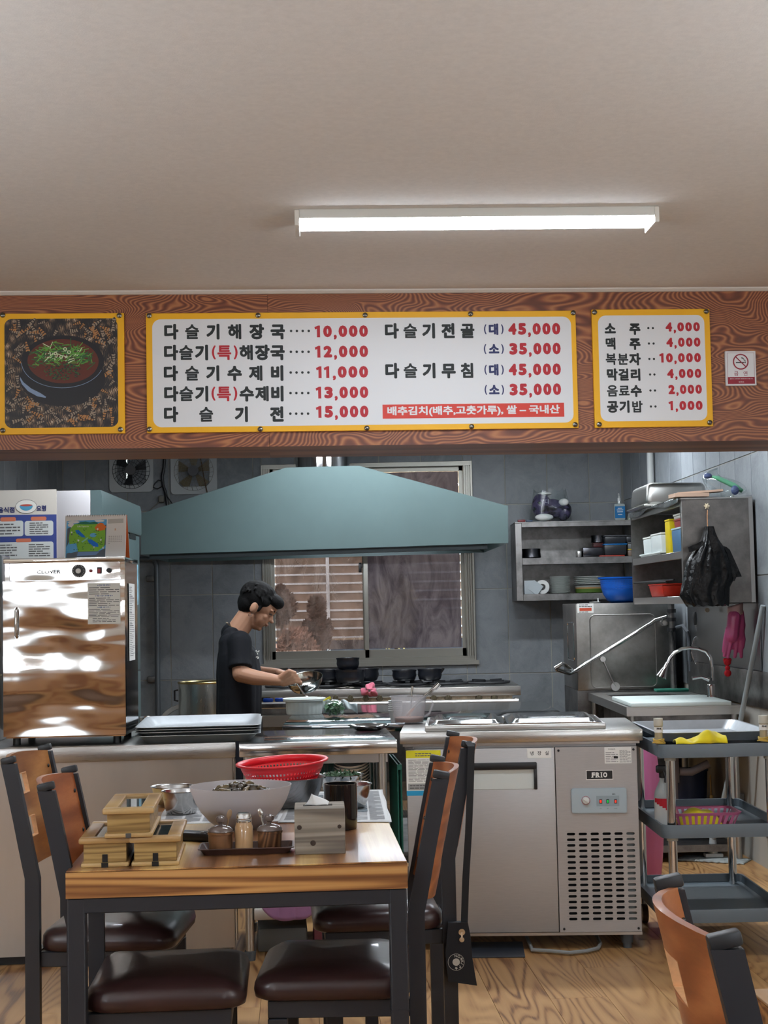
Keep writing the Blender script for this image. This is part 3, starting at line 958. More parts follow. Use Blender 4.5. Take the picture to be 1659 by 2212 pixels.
def ellf(b, c, rx, rz, y, n=40, rot=0.0, a0=0, a1=2 * PI):
    ca, sa = math.cos(rot), math.sin(rot)
    pts = []
    for i in range(n + (1 if a1 - a0 < 6.2 else 0)):
        a = a0 + (a1 - a0) * i / n
        ex, ez = rx * math.cos(a), rz * math.sin(a)
        pts.append((c[0] + ex * ca - ez * sa, c[1] + ex * sa + ez * ca))
    flat(b, pts, y)
sx = w * 2 / 272 / 5.925 * 1.0
b = B()
ellf(b, z6(800, 940), 545 * sx, 360 * sx, -0.01270)
ellf(b, z6(800, 720), 530 * sx, 345 * sx, -0.01272)
part('bowl_print', b, M('bowl_black_print', (26, 27, 32), 0.4), t, smooth=0)
b = B(); ellf(b, z6(805, 715), 455 * sx, 290 * sx, -0.0128, rot=-0.03); part('soup_print', b, M('soup_print', (92, 40, 26), 0.4), t, smooth=0)
b = B()
for i in range(60):
    a = PI * 1.05 + i / 60 * PI * 0.9
b.raw([], [])
for k in range(24):
    a0_, a1_ = R(182 + k * 6.6), R(182 + (k + 1) * 6.6)
    c = z6(800, 722); r0x, r0z, dd = 528 * sx, 343 * sx, 0.0016
    b.raw([(c[0] + r0x * math.cos(a0_), -0.0129, c[1] + r0z * math.sin(a0_)), (c[0] + r0x * math.cos(a1_), -0.0129, c[1] + r0z * math.sin(a1_)), (c[0] + (r0x - dd) * math.cos(a1_), -0.0129, c[1] + (r0z - dd) * math.sin(a1_)), (c[0] + (r0x - dd) * math.cos(a0_), -0.0129, c[1] + (r0z - dd) * math.sin(a0_))], [(0, 1, 2, 3)])
b.raw([(z6(x, y)[0], -0.0129, z6(x, y)[1]) for x, y in ((258, 920), (300, 985), (400, 1065), (520, 1125), (590, 1170), (585, 1185), (480, 1165), (360, 1100), (280, 1010), (256, 950))], [tuple(range(10))])
part('highlight_print', b, M('gloss_print', (130, 150, 180), 0.4), t, smooth=0)
GR = B(); GD_ = B(); GW = B(); GS = B()
for i in range(230):
    a, r_ = rnd.uniform(0, PI), math.sqrt(rnd.random())
    cx, cy = 790 + 400 * r_ * math.cos(a), 690 - 220 * r_ * math.sin(a) + rnd.uniform(-20, 110)
    c = z6(cx, cy); L = rnd.uniform(0.008, 0.019); aa = rnd.gauss(0.25, 0.6); wd = 0.0013
    ca, sa = math.cos(aa), math.sin(aa)
    tgt = (GR, GD_, GR, GD_, GW)[i % 5] if abs(cx - 800) < 230 and cy < 720 else (GR, GD_)[i % 2]
    flat(tgt, [(c[0] - L * ca - wd * sa, c[1] - L * sa + wd * ca), (c[0] + L * ca - wd * sa, c[1] + L * sa + wd * ca), (c[0] + L * ca + wd * sa, c[1] + L * sa - wd * ca), (c[0] - L * ca + wd * sa, c[1] - L * sa - wd * ca)], -0.013 - i * 0.000004)
for i in range(150):
    a, r_ = rnd.uniform(0, 2 * PI), math.sqrt(rnd.random())
    c = z6(800 + 240 * r_ * math.cos(a), 845 + 110 * r_ * math.sin(a))
    ellf(GS if i % 2 else GD_, c, rnd.uniform(0.002, 0.004), rnd.uniform(0.0015, 0.003), -0.0135 - i * 0.000002, 7)
for (x, y) in ((710, 620), (880, 600), (830, 560), (780, 660)):
    c = z6(x, y); ring_flat(GW, c[0], c[1], 0.0035, 0.0065, -0.0142, 16)
part('chive_print', GR, M('chive_green', (96, 156, 62), 0.5), t, smooth=0, kind='stuff')
part('chive_print', GD_, M('chive_dark', (44, 92, 50), 0.5), t, smooth=0, kind='stuff')
part('leek_print', GW, M('leek_white', (206, 216, 178), 0.5), t, smooth=0, kind='stuff')
part('snail_meat_print', GS, M('snail_meat', (34, 50, 42), 0.5), t, smooth=0, kind='stuff')
for px, py in ((5, 682), (257, 681), (7, 930), (261, 928)):
    u, z = mp(px, py); part('bolt', BOLT, None, t, (u, -0.012, z))
# ================================================================== FRONT TABLE
TA = R(3.0)
W_TOP = wood('table_top_laminate', [(0.0, (84, 52, 32)), (0.25, (128, 86, 52)), (0.5, (166, 120, 72)), (0.72, (198, 160, 100)), (1.0, (222, 194, 134))], 'Y', ring=3.2, sc=5.0, stretch=0.10, rough=0.30, streak=0.26, dist=0.25, coat=0.18, rnd=0.0, bump=0.0)
W_EDGE = wood('table_edge_laminate', [(0.0, (88, 54, 32)), (0.22, (134, 90, 54)), (0.5, (172, 124, 74)), (0.78, (194, 146, 90)), (1.0, (206, 162, 106))], 'X', ring=7, sc=15, stretch=0.035, rough=0.3, streak=0.30, dist=0.3, rnd=0.0, bump=0.03)
TZ = 0.73
tfl, tfr = on(140, 1884, TZ), on(879, 1858, TZ)
TAd = R(3.6)
TW = (tfr - tfl).length
TL = 1.34
TO = (tfl + tfr) / 2
def tl(x, y):
    "table frame -> world (x across, y away from the viewer, from the front edge)"
    return V((TO.x + x * math.cos(TAd) - y * math.sin(TAd), TO.y + x * math.sin(TAd) + y * math.cos(TAd), 0))
def tpx(px, py, z=TZ):
    "pixel on the table top -> table frame"
    p = on(px, py, z) - TO
    return p.x * math.cos(TAd) + p.y * math.sin(TAd), -p.x * math.sin(TAd) + p.y * math.cos(TAd)
table = T('dining_table', 'wood-effect dining table with black steel frame in the foreground', 'table', (TO.x, TO.y, 0), TAd)
b = B(); b.box((0, TL / 2, TZ - 0.002), (TW - 0.002, TL - 0.002, 0.004), bev=0.001, seg=1); part('table_top', b, W_TOP, table)
b = B()
for q in ((-TW / 2, TW / 2, 0, 0.03), (-TW / 2, TW / 2, TL - 0.03, TL), (-TW / 2, -TW / 2 + 0.03, 0.03, TL - 0.03), (TW / 2 - 0.03, TW / 2, 0.03, TL - 0.03)):
    b.bb(q[0], q[1], q[2], q[3], TZ - 0.060, TZ - 0.0045)
part('edge_board', b, W_EDGE, table)
b = B()
for q in ((-TW / 2 + 0.004, TW / 2 - 0.004, 0.004, 0.034), (-TW / 2 + 0.004, TW / 2 - 0.004, TL - 0.034, TL - 0.004), (-TW / 2 + 0.004, -TW / 2 + 0.034, 0.034, TL - 0.034), (TW / 2 - 0.034, TW / 2 - 0.004, 0.034, TL - 0.034)):
    b.bb(q[0], q[1], q[2], q[3], TZ - 0.094, TZ - 0.061, bev=0.002, seg=1)
b.bb(-TW / 2 + 0.03, TW / 2 - 0.03, 0.03, TL - 0.03, TZ - 0.07, TZ - 0.061)
part('apron', b, BLKM, table)
for sx_ in (-1, 1):
    for y0 in (0.003, TL - 0.045):
        b = B(); xx = sx_ * (TW / 2 - 0.022)
        b.bb(xx - 0.0195, xx + 0.0195, y0, y0 + 0.042, 0.012, TZ - 0.0605, bev=0.003, seg=1)
        if sx_ > 0 and y0 < 0.1:
            b.bb(xx - 0.0203, xx + 0.0203, y0 - 0.0006, y0 + 0.0426, 0.40, 0.405)
        lg = part('leg', b, BLKM, table)
        b = B(); b.bb(xx - 0.017, xx + 0.017, y0 + 0.003, y0 + 0.039, 0.0, 0.012); part('foot', b, BLK, lg)
# ================================================================== CHAIRS
LEATHER = M('brown_leatherette', (50, 32, 31), 0.30, bump=0.05, bs=14, bdist=0.012, var=0.1, vs=4, coat=0.15)
W_BACK = wood('chair_back_ply', [(0.0, (120, 70, 34)), (0.5, (152, 98, 50)), (1.0, (180, 126, 72))], 'Y', ring=9, sc=3.0, stretch=0.3, rough=0.35, streak=0.3, rnd=30.0, coat=0.2)
W_BACK2 = wood('chair_back_orange_ply', [(0.0, (128, 70, 38)), (0.5, (160, 92, 52)), (1.0, (186, 118, 72))], 'Y', ring=9, sc=3.0, stretch=0.3, rough=0.35, streak=0.3, rnd=30.0, coat=0.2)
W_CUT = M('pale_ply_edge', (216, 166, 120), 0.5, var=0.08, vs=50)
CW, CD = 0.37, 0.345       # width (y) and depth (x); the seat faces +x, back at x=0
def post_x(z):
    return 0.0 if z <= 0.60 else -0.062 * ((z - 0.60) / 0.316) ** 1.15 - 0.004 * min(1, (z - 0.6) / 0.05)
def make_chair(label, group, loc, rz, backm=W_BACK):
    t = T('dining_chair', label, 'chair', loc, rz, group)
    # cushion
    b = B()
    n_ = 28
    out = rrect(0.016, CD + 0.03, -CW / 2 - 0.018, CW / 2 + 0.018, 0.055, 6)
    cx = sum(p[0] for p in out) / len(out)
    prof = [(0.0, 0.408, 0.0), (0.93, 0.408, 0), (0.985, 0.414, 0), (1.0, 0.428, 0), (0.99, 0.446, 0), (0.95, 0.459, 0), (0.85, 0.468, 0), (0.6, 0.474, 0), (0.3, 0.476, 0)]
    vs, rows = [], []
    vs.append((cx, 0, 0.408))
    for f, z, _ in prof[1:]:
        rows.append([len(vs) + i for i in range(len(out))])
        for p in out:
            x, y = cx + (p[0] - cx) * f, p[1] * f
            d = 0.0022 * math.sin(x * 60 + y * 31) * (1 if f > 0.8 else 0.4)
            vs.append((x, y, z + (d if z > 0.43 else 0) - (0.012 * max(0, (x - 0.3) / 0.13) if z > 0.44 else 0)))
    vs.append((cx, 0, 0.477))
    fs = []
    m_ = len(out)
    fs += [(0, rows[0][(i + 1) % m_], rows[0][i]) for i in range(m_)]
    for a_, c_ in zip(rows[:-1], rows[1:]):
        fs += [(a_[i], a_[(i + 1) % m_], c_[(i + 1) % m_], c_[i]) for i in range(m_)]
    fs += [(rows[-1][i], rows[-1][(i + 1) % m_], len(vs) - 1) for i in range(m_)]
    b.raw(vs, fs)
    part('seat', b, LEATHER, t, smooth=75)
    # frame under the seat
    b = B()
    for s_ in (-1, 1):
        b.bb(0.016, CD - 0.004, s_ * (CW / 2 - 0.014) - 0.011, s_ * (CW / 2 - 0.014) + 0.011, 0.368, 0.4075, bev=0.002, seg=1)
    b.bb(CD - 0.026, CD - 0.004, -CW / 2 + 0.026, CW / 2 - 0.026, 0.368, 0.4075, bev=0.002, seg=1)
    b.bb(-0.008, 0.014, -CW / 2 + 0.013, CW / 2 - 0.013, 0.368, 0.4075, bev=0.002, seg=1)
    part('seat_frame', b, BLKM, t)
    # rear legs run up as back posts
    for s_ in (-1, 1):
        b = B()
        zs = [0.010, 0.3, 0.5, 0.57, 0.60, 0.63, 0.68, 0.75, 0.83, 0.900]
        k = len(zs); y0, y1 = s_ * (CW / 2 - 0.001) - 0.011, s_ * (CW / 2 - 0.001) + 0.011
        vs, fs = [], []
        for z in zs:
            x = post_x(z) + (0.0 if z > 0.1 else 0.0)
            for (dx, y) in ((-0.019, y0), (0.019, y0), (0.019, y1), (-0.019, y1)):
                vs.append((x + dx, y, z))
        for i in range(k - 1):
            for j in range(4):
                fs.append((i * 4 + j, i * 4 + (j + 1) % 4, (i + 1) * 4 + (j + 1) % 4, (i + 1) * 4 + j))
        fs += [(3, 2, 1, 0), (4 * k - 4, 4 * k - 3, 4 * k - 2, 4 * k - 1)]
        b.raw(vs, fs)
        pst = part('back_post', b, BLKM, t, smooth=20)
        b = B(); x = post_x(0.905); b.box((x, (y0 + y1) / 2, 0.909), (0.0385, 0.0225, 0.018), rot=(0, R(-12), 0), bev=0.004); part('end_cap', b, M('black_end_cap', (38, 41, 45), 0.4), pst)
        b = B(); b.bb(-0.018, 0.018, y0 - 0.001, y1 + 0.001, 0, 0.0095); part('foot', b, BLK, pst)
    # front legs
    for s_ in (-1, 1):
        b = B(); yy = s_ * (CW / 2 - 0.012); b.bb(CD - 0.048, CD - 0.018 + 0.014, yy - 0.013, yy + 0.013, 0.010, 0.3675, bev=0.002, seg=1)
        lg = part('leg', b, BLKM, t)
        b = B(); b.bb(CD - 0.049, CD - 0.003, yy - 0.014, yy + 0.014, 0, 0.0095); part('foot', b, BLK, lg)
    # curved ply back, two square holes one above the other
    b = B()
    ys = [-CW / 2 + 0.011, -0.13, -0.085, -0.052, -0.026, 0.0, 0.026, 0.052, 0.085, 0.13, CW / 2 - 0.011]
    zs = [0.628, 0.66, 0.682, 0.738, 0.775, 0.80, 0.856, 0.88, 0.902]
    hy = (3, 7); hz = ((2, 3), (5, 6))
    def bp(y, z, o):
        bow = -0.050 * (1 - (y / (CW / 2)) ** 2)
        xw = 0.09 * 0
        zz = z + (-0.018 * (1 - (y / (CW / 2)) ** 2) if z < 0.64 else 0.010 * (1 - (y / (CW / 2)) ** 2) if z > 0.89 else 0)
        return (post_x(zz) + bow + 0.010 + o, y, zz)
    vs, fs = [], []
    ny, nz = len(ys), len(zs)
    for o in (-0.006, 0.006):
        for z in zs:
            for y in ys:
                vs.append(bp(y, z, o))
    def I(l, i, j): return l * ny * nz + j * ny + i
    def hole(i, j): return hy[0] <= i < hy[1] and any(h[0] <= j < h[1] for h in hz) and (i >= hy[0] and i < hy[1])
    solid = lambda i, j: 0 <= i < ny - 1 and 0 <= j < nz - 1 and not hole(i, j)
    for j in range(nz - 1):
        for i in range(ny - 1):
            if not solid(i, j): continue
            fs.append((I(0, i, j), I(0, i, j + 1), I(0, i + 1, j + 1), I(0, i + 1, j)))
            fs.append((I(1, i, j), I(1, i + 1, j), I(1, i + 1, j + 1), I(1, i, j + 1)))
            if not solid(i - 1, j): fs.append((I(0, i, j), I(1, i, j), I(1, i, j + 1), I(0, i, j + 1)))
            if not solid(i + 1, j): fs.append((I(0, i + 1, j), I(0, i + 1, j + 1), I(1, i + 1, j + 1), I(1, i + 1, j)))
            if not solid(i, j - 1): fs.append((I(0, i, j), I(0, i + 1, j), I(1, i + 1, j), I(1, i, j)))
            if not solid(i, j + 1): fs.append((I(0, i, j + 1), I(1, i, j + 1), I(1, i + 1, j + 1), I(0, i + 1, j + 1)))
    b.raw(vs, fs)
    bk = part('backrest', b, backm, t, smooth=50)
    # pale edge lining of the two holes and of the panel top
    for (za, zb) in ((0.682, 0.738), (0.80, 0.856)):
        b = B()
        for (y0, y1, z0, z1) in ((-0.0515, -0.0495, za, zb), (0.0495, 0.0515, za, zb), (-0.0495, 0.0495, za, za + 0.002), (-0.0495, 0.0495, zb - 0.002, zb)):
            P = []
            for o in (-0.0062, 0.0062):
                for (y, z) in ((y0, z0), (y1, z0), (y1, z1), (y0, z1)):
                    P.append(bp(y, z, o))
            b.raw(P, [(3, 2, 1, 0), (4, 5, 6, 7), (0, 1, 5, 4), (1, 2, 6, 5), (2, 3, 7, 6), (3, 0, 4, 7)])
        part('hole_lining', b, W_CUT, bk)
    # bolts
    for s_ in (-1, 1):
        for z in (0.665, 0.765, 0.86):
            p = bp(s_ * (CW / 2 - 0.022), z, 0.006)
            b = B(); b.lathe([(0, 0.004), (0.004, 0.003), (0.0055, 0.0)], c=(p[0], p[1], p[2]), n=10, rot=Euler((0, R(90), 0)).to_matrix())
            part('bolt', b, BLK, bk)
    return t
GC = 'four dining chairs round the front table'
def chair_spot(px_near, py_near, px_far, py_far):
    "from the pixels of the two post tops (height .915)"
    return on(px_near, py_near, 0.915), on(px_far, py_far, 0.915)
def place(nearp, farp, facing):
    mid = (nearp + farp) / 2
    ang = math.atan2(nearp.x - farp.x, farp.y - nearp.y)
    if facing < 0: ang += PI
    d = V((math.cos(ang), math.sin(ang), 0))
    return V((mid.x, mid.y, 0)) + d * 0.066, ang
L1, A1 = place(*chair_spot(98, 1693, 147, 1658), 1)
c1 = make_chair('nearest chair on the left of the front table, back of orange-brown ply', GC, L1, A1, W_BACK2)
L2, A2 = place(*chair_spot(21, 1636, 91, 1612), 1)
c2 = copy_thing(c1, L2, A2, 'farther chair on the left of the front table, showing two square holes in its back')
for ch in kids(c2):
    if ch.name.startswith('backrest'):
        ch.data = ch.data.copy(); ch.data.materials[0] = W_BACK
L3, A3 = place(*chair_spot(955, 1667, 947, 1635), -1)
c3 = copy_thing(c1, L3, A3, 'nearest chair on the right of the front table, seen from its side')
L4, A4 = place(*chair_spot(1012, 1603, 981, 1582), -1)
c4 = copy_thing(c1, L4, A4, 'farther chair on the right of the front table with a black bag hanging on it')
L5, A5 = place(*chair_spot(1570, 2012, 1432, 1902), 1)
c5 = copy_thing(c1, L5, A5 - R(3), 'orange-brown chair back in the bottom right corner')
del c5['group']
# corner of a second table, bottom right
p = on(1632, 2136, TZ)
t2 = T('neighbour_table', 'pale wood-effect table corner at the bottom right edge', 'table', (p.x, p.y, 0), TAd)
b = B(); b.bb(-0.01, 0.76, -1.2, 0, TZ - 0.004, TZ, bev=0.001, seg=1); part('table_top', b, wood('pale_table_laminate', [(0, (176, 132, 84)), (0.5, (208, 174, 124)), (1, (226, 200, 156))], 'Y', ring=3, sc=2.2, stretch=0.1, rough=0.2, streak=0.3), t2)
b = B(); b.bb(-0.01, 0.76, -1.2, 0, TZ - 0.06, TZ - 0.0045); part('edge_board', b, W_EDGE, t2)
for x_ in (0.02, 0.73):
    for y_ in (-0.03, -1.17):
        b = B(); b.box((x_, y_, (TZ - 0.0605) / 2), (0.038, 0.038, TZ - 0.0605)); part('leg', b, BLKM, t2)
# ---- black cloth bag hanging on the far right chair
q = at(1012, 1606, L4.y - 0.19)
bag = T('crossbody_bag', 'flat black cloth bag hanging by its strap from the far right chair', 'bag', (0, 0, 0))
yb = L4.y - 0.215
b = B()
def P2(px, py, dy=0.0):
    return at(px, py, yb + dy)
pts = [P2(1010, 1601, 0.03), P2(1018, 1612, 0.005), P2(1016, 1700), P2(1012, 1800), P2(1006, 1900), P2(1003, 1992)]
vs, fs = [], []
for p in pts:
    for dx in (-0.0095, 0.0095):
        for dy in (-0.0015, 0.0015):
            vs.append((p.x + dx, p.y + dy, p.z))
for i in range(len(pts) - 1):
    a_ = i * 4; c_ = a_ + 4
    fs += [(a_, a_ + 1, c_ + 1, c_), (a_ + 1, a_ + 3, c_ + 3, c_ + 1), (a_ + 3, a_ + 2, c_ + 2, c_ + 3), (a_ + 2, a_, c_, c_ + 2)]
b.raw(vs, fs); part('strap', b, M('black_webbing', (24, 26, 30), 0.7), bag)
b = B()
outl = [P2(968, 1992), P2(1010, 1990), P2(1016, 2020), P2(1020, 2068), P2(1030, 2127), P2(968, 2118), P2(962, 2060)]
n_ = len(outl)
vs = [(p.x, p.y - 0.012, p.z) for p in outl] + [(p.x, p.y + 0.012, p.z) for p in outl]
b.raw(vs, [tuple(range(n_)), tuple(range(2 * n_ - 1, n_ - 1, -1))] + [(i, n_ + i, n_ + (i + 1) % n_, (i + 1) % n_) for i in range(n_)])
part('bag_body', b, M('black_bag_cloth', (22, 24, 30), 0.75, bump=0.1, bs=60), bag)
b = B(); p = P2(997, 2011); b.cyl((p.x, p.y - 0.0125, p.z), (p.x, p.y - 0.017, p.z), 0.009, n=14); p2_ = P2(997, 2027); b.tube([(p.x, p.y - 0.015, p.z), (p2_.x, p2_.y - 0.015, p2_.z)], 0.003, 6); b.cyl((p2_.x, p2_.y - 0.0125, p2_.z), (p2_.x, p2_.y - 0.017, p2_.z), 0.007, n=14)
part('zip_pull', b, CHROME, bag)
b = B(); p = P2(985, 2076)
ring_flat(b, p.x, p.z, 0.0215, 0.0225, p.y - 0.0127); ring_flat(b, p.x, p.z, 0.0, 0.010, p.y - 0.0127, 20)
for k, ch in enumerate('NG★KIP★'):
    a_ = R(95 - k * 30)
    vs, fs = glyph(ch, 0.02)
    if vs:
        ca, sa = math.cos(a_ - PI / 2), math.sin(a_ - PI / 2)
        b.raw([(p.x + 0.0165 * math.cos(a_) + ((v[0] - 0.33) * ca - (v[1] - 0.35) * sa) * 0.010, p.y - 0.0128, p.z + 0.0165 * math.sin(a_) + ((v[0] - 0.33) * sa + (v[1] - 0.35) * ca) * 0.010) for v in vs], fs)
part('round_emblem', b, M('pale_emblem_print', (196, 196, 190), 0.7), bag, smooth=0)
# ================================================================== THINGS ON THE FRONT TABLE
W_BOX = wood('oak_box', [(0.0, (92, 68, 38)), (0.2, (136, 108, 64)), (0.6, (168, 138, 86)), (1.0, (188, 160, 106))], 'X', ring=6, sc=26.0, stretch=0.06, rough=0.35, streak=0.35, rnd=20)
W_BOXF = wood('oak_box_rim', [(0.0, (150, 116, 70)), (0.5, (178, 144, 94)), (1.0, (194, 164, 112))], 'X', ring=4, sc=4.0, stretch=0.1, rough=0.35, streak=0.3, rnd=20)
GLASSD = M('dark_lid_glass', (60, 66, 66), 0.05, spec=0.8, coat=0.6)
def cutlery_box(label, px, py, z, w=0.094, d=0.27, h=0.062, strip=True):
    x, y = tpx(px, py, z)
    p = tl(x, y)
    t = T('cutlery_box', label, 'box', (p.x, p.y, z), TAd + R(1.0), 'three oak cutlery boxes stacked on the front table')
    b = B(); b.bb(-w / 2 - 0.006, w / 2 + 0.006, -0.006, d + 0.006, 0.0, 0.010, bev=0.0035); part('base_moulding', b, W_BOXF, t)
    b = B(); b.bb(-w / 2, w / 2, 0, d, 0.0101, h - 0.0101, bev=0.001, seg=1); part('box_body', b, W_BOX, t)
    ld = B(); o = 0.010; i_ = 0.022
    for q in ((-w / 2 - o, w / 2 + o, -o, i_), (-w / 2 - o, w / 2 + o, d - i_, d + o), (-w / 2 - o, -w / 2 + i_, i_, d - i_), (w / 2 - i_, w / 2 + o, i_, d - i_)):
        ld.bb(q[0], q[1], q[2], q[3], h - 0.010, h + 0.003, bev=0.004)
    lid = part('lid', ld, W_BOXF, t)
    b = B(); b.bb(-w / 2 + i_, w / 2 - i_, i_, d - i_, h - 0.0095, h - 0.002); part('lid_glass', b, GLASSD, lid)
    b = B()
    if strip:
        b.bb(-0.006, 0.006, -0.0012, 0.0, 0.0105, 0.028); b.bb(-0.0075, 0.0075, -0.0075, -0.006, 0.0, 0.0102)
        part('black_tape', b, BLK, t)
    else:
        b.bb(-0.006, 0.006, -0.009, -0.006, 0.0, 0.010); part('latch', b, M('grey_clip', (110, 112, 112), 0.3, 0.6), t)
    return t
cutlery_box('lower left oak cutlery box with black tape, under the third box', 227, 1873, TZ)
cutlery_box('lower right oak cutlery box with black tape, beside the condiment tray', 336, 1870, TZ)
cutlery_box('oak cutlery box stacked on top of the other two', 278, 1809, TZ + 0.0655, w=0.094, strip=False)
# remote control
x, y = tpx(430, 1816)
p = tl(x, y); t = T('remote_control', 'small black remote control between the boxes and condiment tray', 'remote', (p.x, p.y, TZ), TAd + R(60))
b = B(); b.box((0, 0, 0.011), (0.045, 0.14, 0.022), bev=0.007); part('remote_body', b, BLK, t)
for k in range(8):
    b = B(); b.box((-0.012 + 0.012 * (k % 3), -0.05 + 0.016 * (k // 3), 0.0232), (0.007, 0.008, 0.0025), bev=0.001, seg=1); part('button', b, M('grey_buttons', (140, 142, 140), 0.5), t)
b = B(); b.box((0, -0.066, 0.0235), (0.03, 0.012, 0.001)); part('white_label', b, PAPER, t)
# condiment tray with two jars and a shaker
xa, ya = tpx(427, 1851); xb, yb_ = tpx(636, 1843)
xc = (xa + xb) / 2; tw_ = (xb - xa)
p = tl(xc, min(ya, yb_) + 0.055)
TRB = M('brown_plastic_tray', (74, 54, 48), 0.35)
cz = TZ
t = T('condiment_tray', 'narrow brown plastic tray carrying the condiment pots', 'tray', (p.x, p.y, cz), TAd - R(0.5))
b = B(); hw, hd = tw_ / 2, 0.055
def traybowl(b, hw, hd, z, rim, r, th=0.002, slope=0.01, rimw=0.008):
    lo = rrect(-hw + slope + rimw, hw - slope - rimw, -hd + slope + rimw, hd - slope - rimw, r, 4)
    mi = rrect(-hw + rimw, hw - rimw, -hd + rimw, hd - rimw, r * 1.2, 4)
    ou = rrect(-hw, hw, -hd, hd, r * 1.4, 4)
    n = len(lo); vs, rows = [], []
    for ring, zz in ((lo, 0.0), (mi, rim - th), (ou, rim - th), (ou, rim), (mi, rim), (lo, th)):
        rows.append(len(vs)); vs += [(p[0], p[1], z + zz) for p in ring]
    fs = [tuple(rows[0] + i for i in range(n - 1, -1, -1)), tuple(rows[5] + i for i in range(n))]
    for a_, c_ in zip(rows[:-1], rows[1:]):
        fs += [(a_ + i, a_ + (i + 1) % n, c_ + (i + 1) % n, c_ + i) for i in range(n)]
    b.raw(vs, fs)
traybowl(b, hw, hd, 0, 0.016, 0.008, slope=0.010, rimw=0.004); part('tray_body', b, TRB, t)
W_JAR = wood('walnut_jar_print', [(0.0, (58, 36, 24)), (0.5, (98, 66, 44)), (1.0, (140, 102, 70))], 'Z', ring=14, sc=8, stretch=0.35, rough=0.3, streak=0.2)
GLS = M('clear_glass', (240, 244, 240), 0.03, trans=1.0, ior=1.45)
GLS2 = M('smoky_lid_glass', (112, 104, 100), 0.06, trans=0.6, ior=1.45)
def jar(label, px, spoonx):
    x, _ = tpx(px, 1838)
    p = tl(x, ya + 0.052)
    t = T('condiment_jar', label, 'jar', (p.x, p.y, cz + 0.0025), TAd, 'condiment pots on the brown tray')
    b = B(); b.lathe([(0, 0), (0.026, 0), (0.0275, 0.002), (0.0285, 0.040), (0.0300, 0.041), (0.0305, 0.046), (0.0275, 0.0465), (0.0265, 0.044), (0.026, 0.006), (0, 0.006)], n=36); part('pot', b, W_JAR, t)
    b = B(); b.lathe([(0.0295, 0.047), (0.0285, 0.052), (0.022, 0.0575), (0.012, 0.0605), (0.005, 0.062), (0.005, 0.066), (0.0095, 0.069), (0.011, 0.0745), (0.0095, 0.080), (0.005, 0.083), (0, 0.0835)], n=32)
    ld = part('lid', b, M('grey_brown_lid', (104, 92, 88), 0.12, coat=0.6), t)
    b = B()
    b.tube([(spoonx * 0.6, 0.006, 0.040), (spoonx, 0.010, 0.066), (spoonx * 1.15, 0.012, 0.080)], [0.002, 0.002, 0.002], 8)
    b.ell((spoonx * 1.2, 0.012, 0.084), (0.006, 0.002, 0.012), Euler((0, R(14 if spoonx > 0 else -20), 0)).to_matrix())
    part('spoon_handle', b, M('wood_spoon', (150, 122, 92), 0.5) if spoonx > 0 else M('steel_spoon', (205, 205, 200), 0.2, 0.9), t)
    return t
jar('brown condiment pot left of the shaker, with a brown spoon', 478, 0.017)
jar('brown condiment pot right of the shaker, with a pale spoon', 583, -0.017)
x, _ = tpx(528, 1838); p = tl(x, ya + 0.052)
t = T('pepper_shaker', 'glass shaker of tan powder with a chrome cap on the condiment tray', 'shaker', (p.x, p.y, cz + 0.0025), TAd)
b = B(); b.lathe([(0, 0), (0.019, 0), (0.021, 0.002), (0.021, 0.056), (0.0185, 0.063), (0.0175, 0.067), (0, 0.067)], n=28); part('glass_body', b, M('powder_glass', (196, 160, 118), 0.12, coat=0.8), t)
b = B(); b.lathe([(0.0185, 0.0675), (0.0188, 0.070), (0.0178, 0.071), (0.0188, 0.0725), (0.0178, 0.0745), (0.0185, 0.0765), (0.0178, 0.078), (0.0175, 0.084), (0.014, 0.0885), (0, 0.089)], n=28); part('cap', b, CHROME, t)
# tissue box
x0_, y0_ = tpx(637, 1847); x1_, _ = tpx(747, 1845)
bw_ = x1_ - x0_
p = tl((x0_ + x1_) / 2, y0_)
W_GREY = wood('grey_weathered_wood', [(0.0, (88, 80, 72)), (0.4, (122, 114, 104)), (0.8, (150, 142, 130)), (1.0, (164, 156, 144))], 'X', ring=7, sc=18, stretch=0.06, rough=0.7, streak=0.40, bump=0.3)
t = T('tissue_box', 'grey weathered wood tissue box with a tissue sticking out', 'tissue box', (p.x, p.y, TZ), TAd - R(1))
b = B(); hh_ = 0.104; b.bb(-bw_ / 2, bw_ / 2, 0, 0.125, 0, hh_, bev=0.0015, seg=1); bx_ = part('box_body', b, W_GREY, t)
KN = M('wood_knot', (58, 46, 38), 0.7)
for (u, z, r_) in ((-0.047, 0.062, 0.0055), (0.045, 0.062, 0.0045), (-0.016, 0.026, 0.0065)):
    b = B(); b.cyl((u, -0.0012, z), (u, -0.0001, z), r_ * 0.8, r_, 14); part('knot', b, KN, t)
b = B(); b.bb(-0.038, 0.03, 0.05, 0.075, hh_ + 0.0002, hh_ + 0.0009); part('slot', b, M('slot_dark', (40, 36, 34), 0.9), t)
b = B(); b.sheet(lambda u, v: (-0.036 + 0.056 * u + 0.010 * v * math.cos(u * 5), 0.062 + 0.006 * math.sin(u * 9) + 0.010 * (v - 0.5), hh_ + 0.001 + (0.026 * math.sin(PI * u) ** 0.7 * (1 - 0.55 * u) + 0.006) * v), 16, 6, 0.0004); part('tissue', b, M('tissue_paper', (236, 238, 238), 0.9), t, smooth=180)
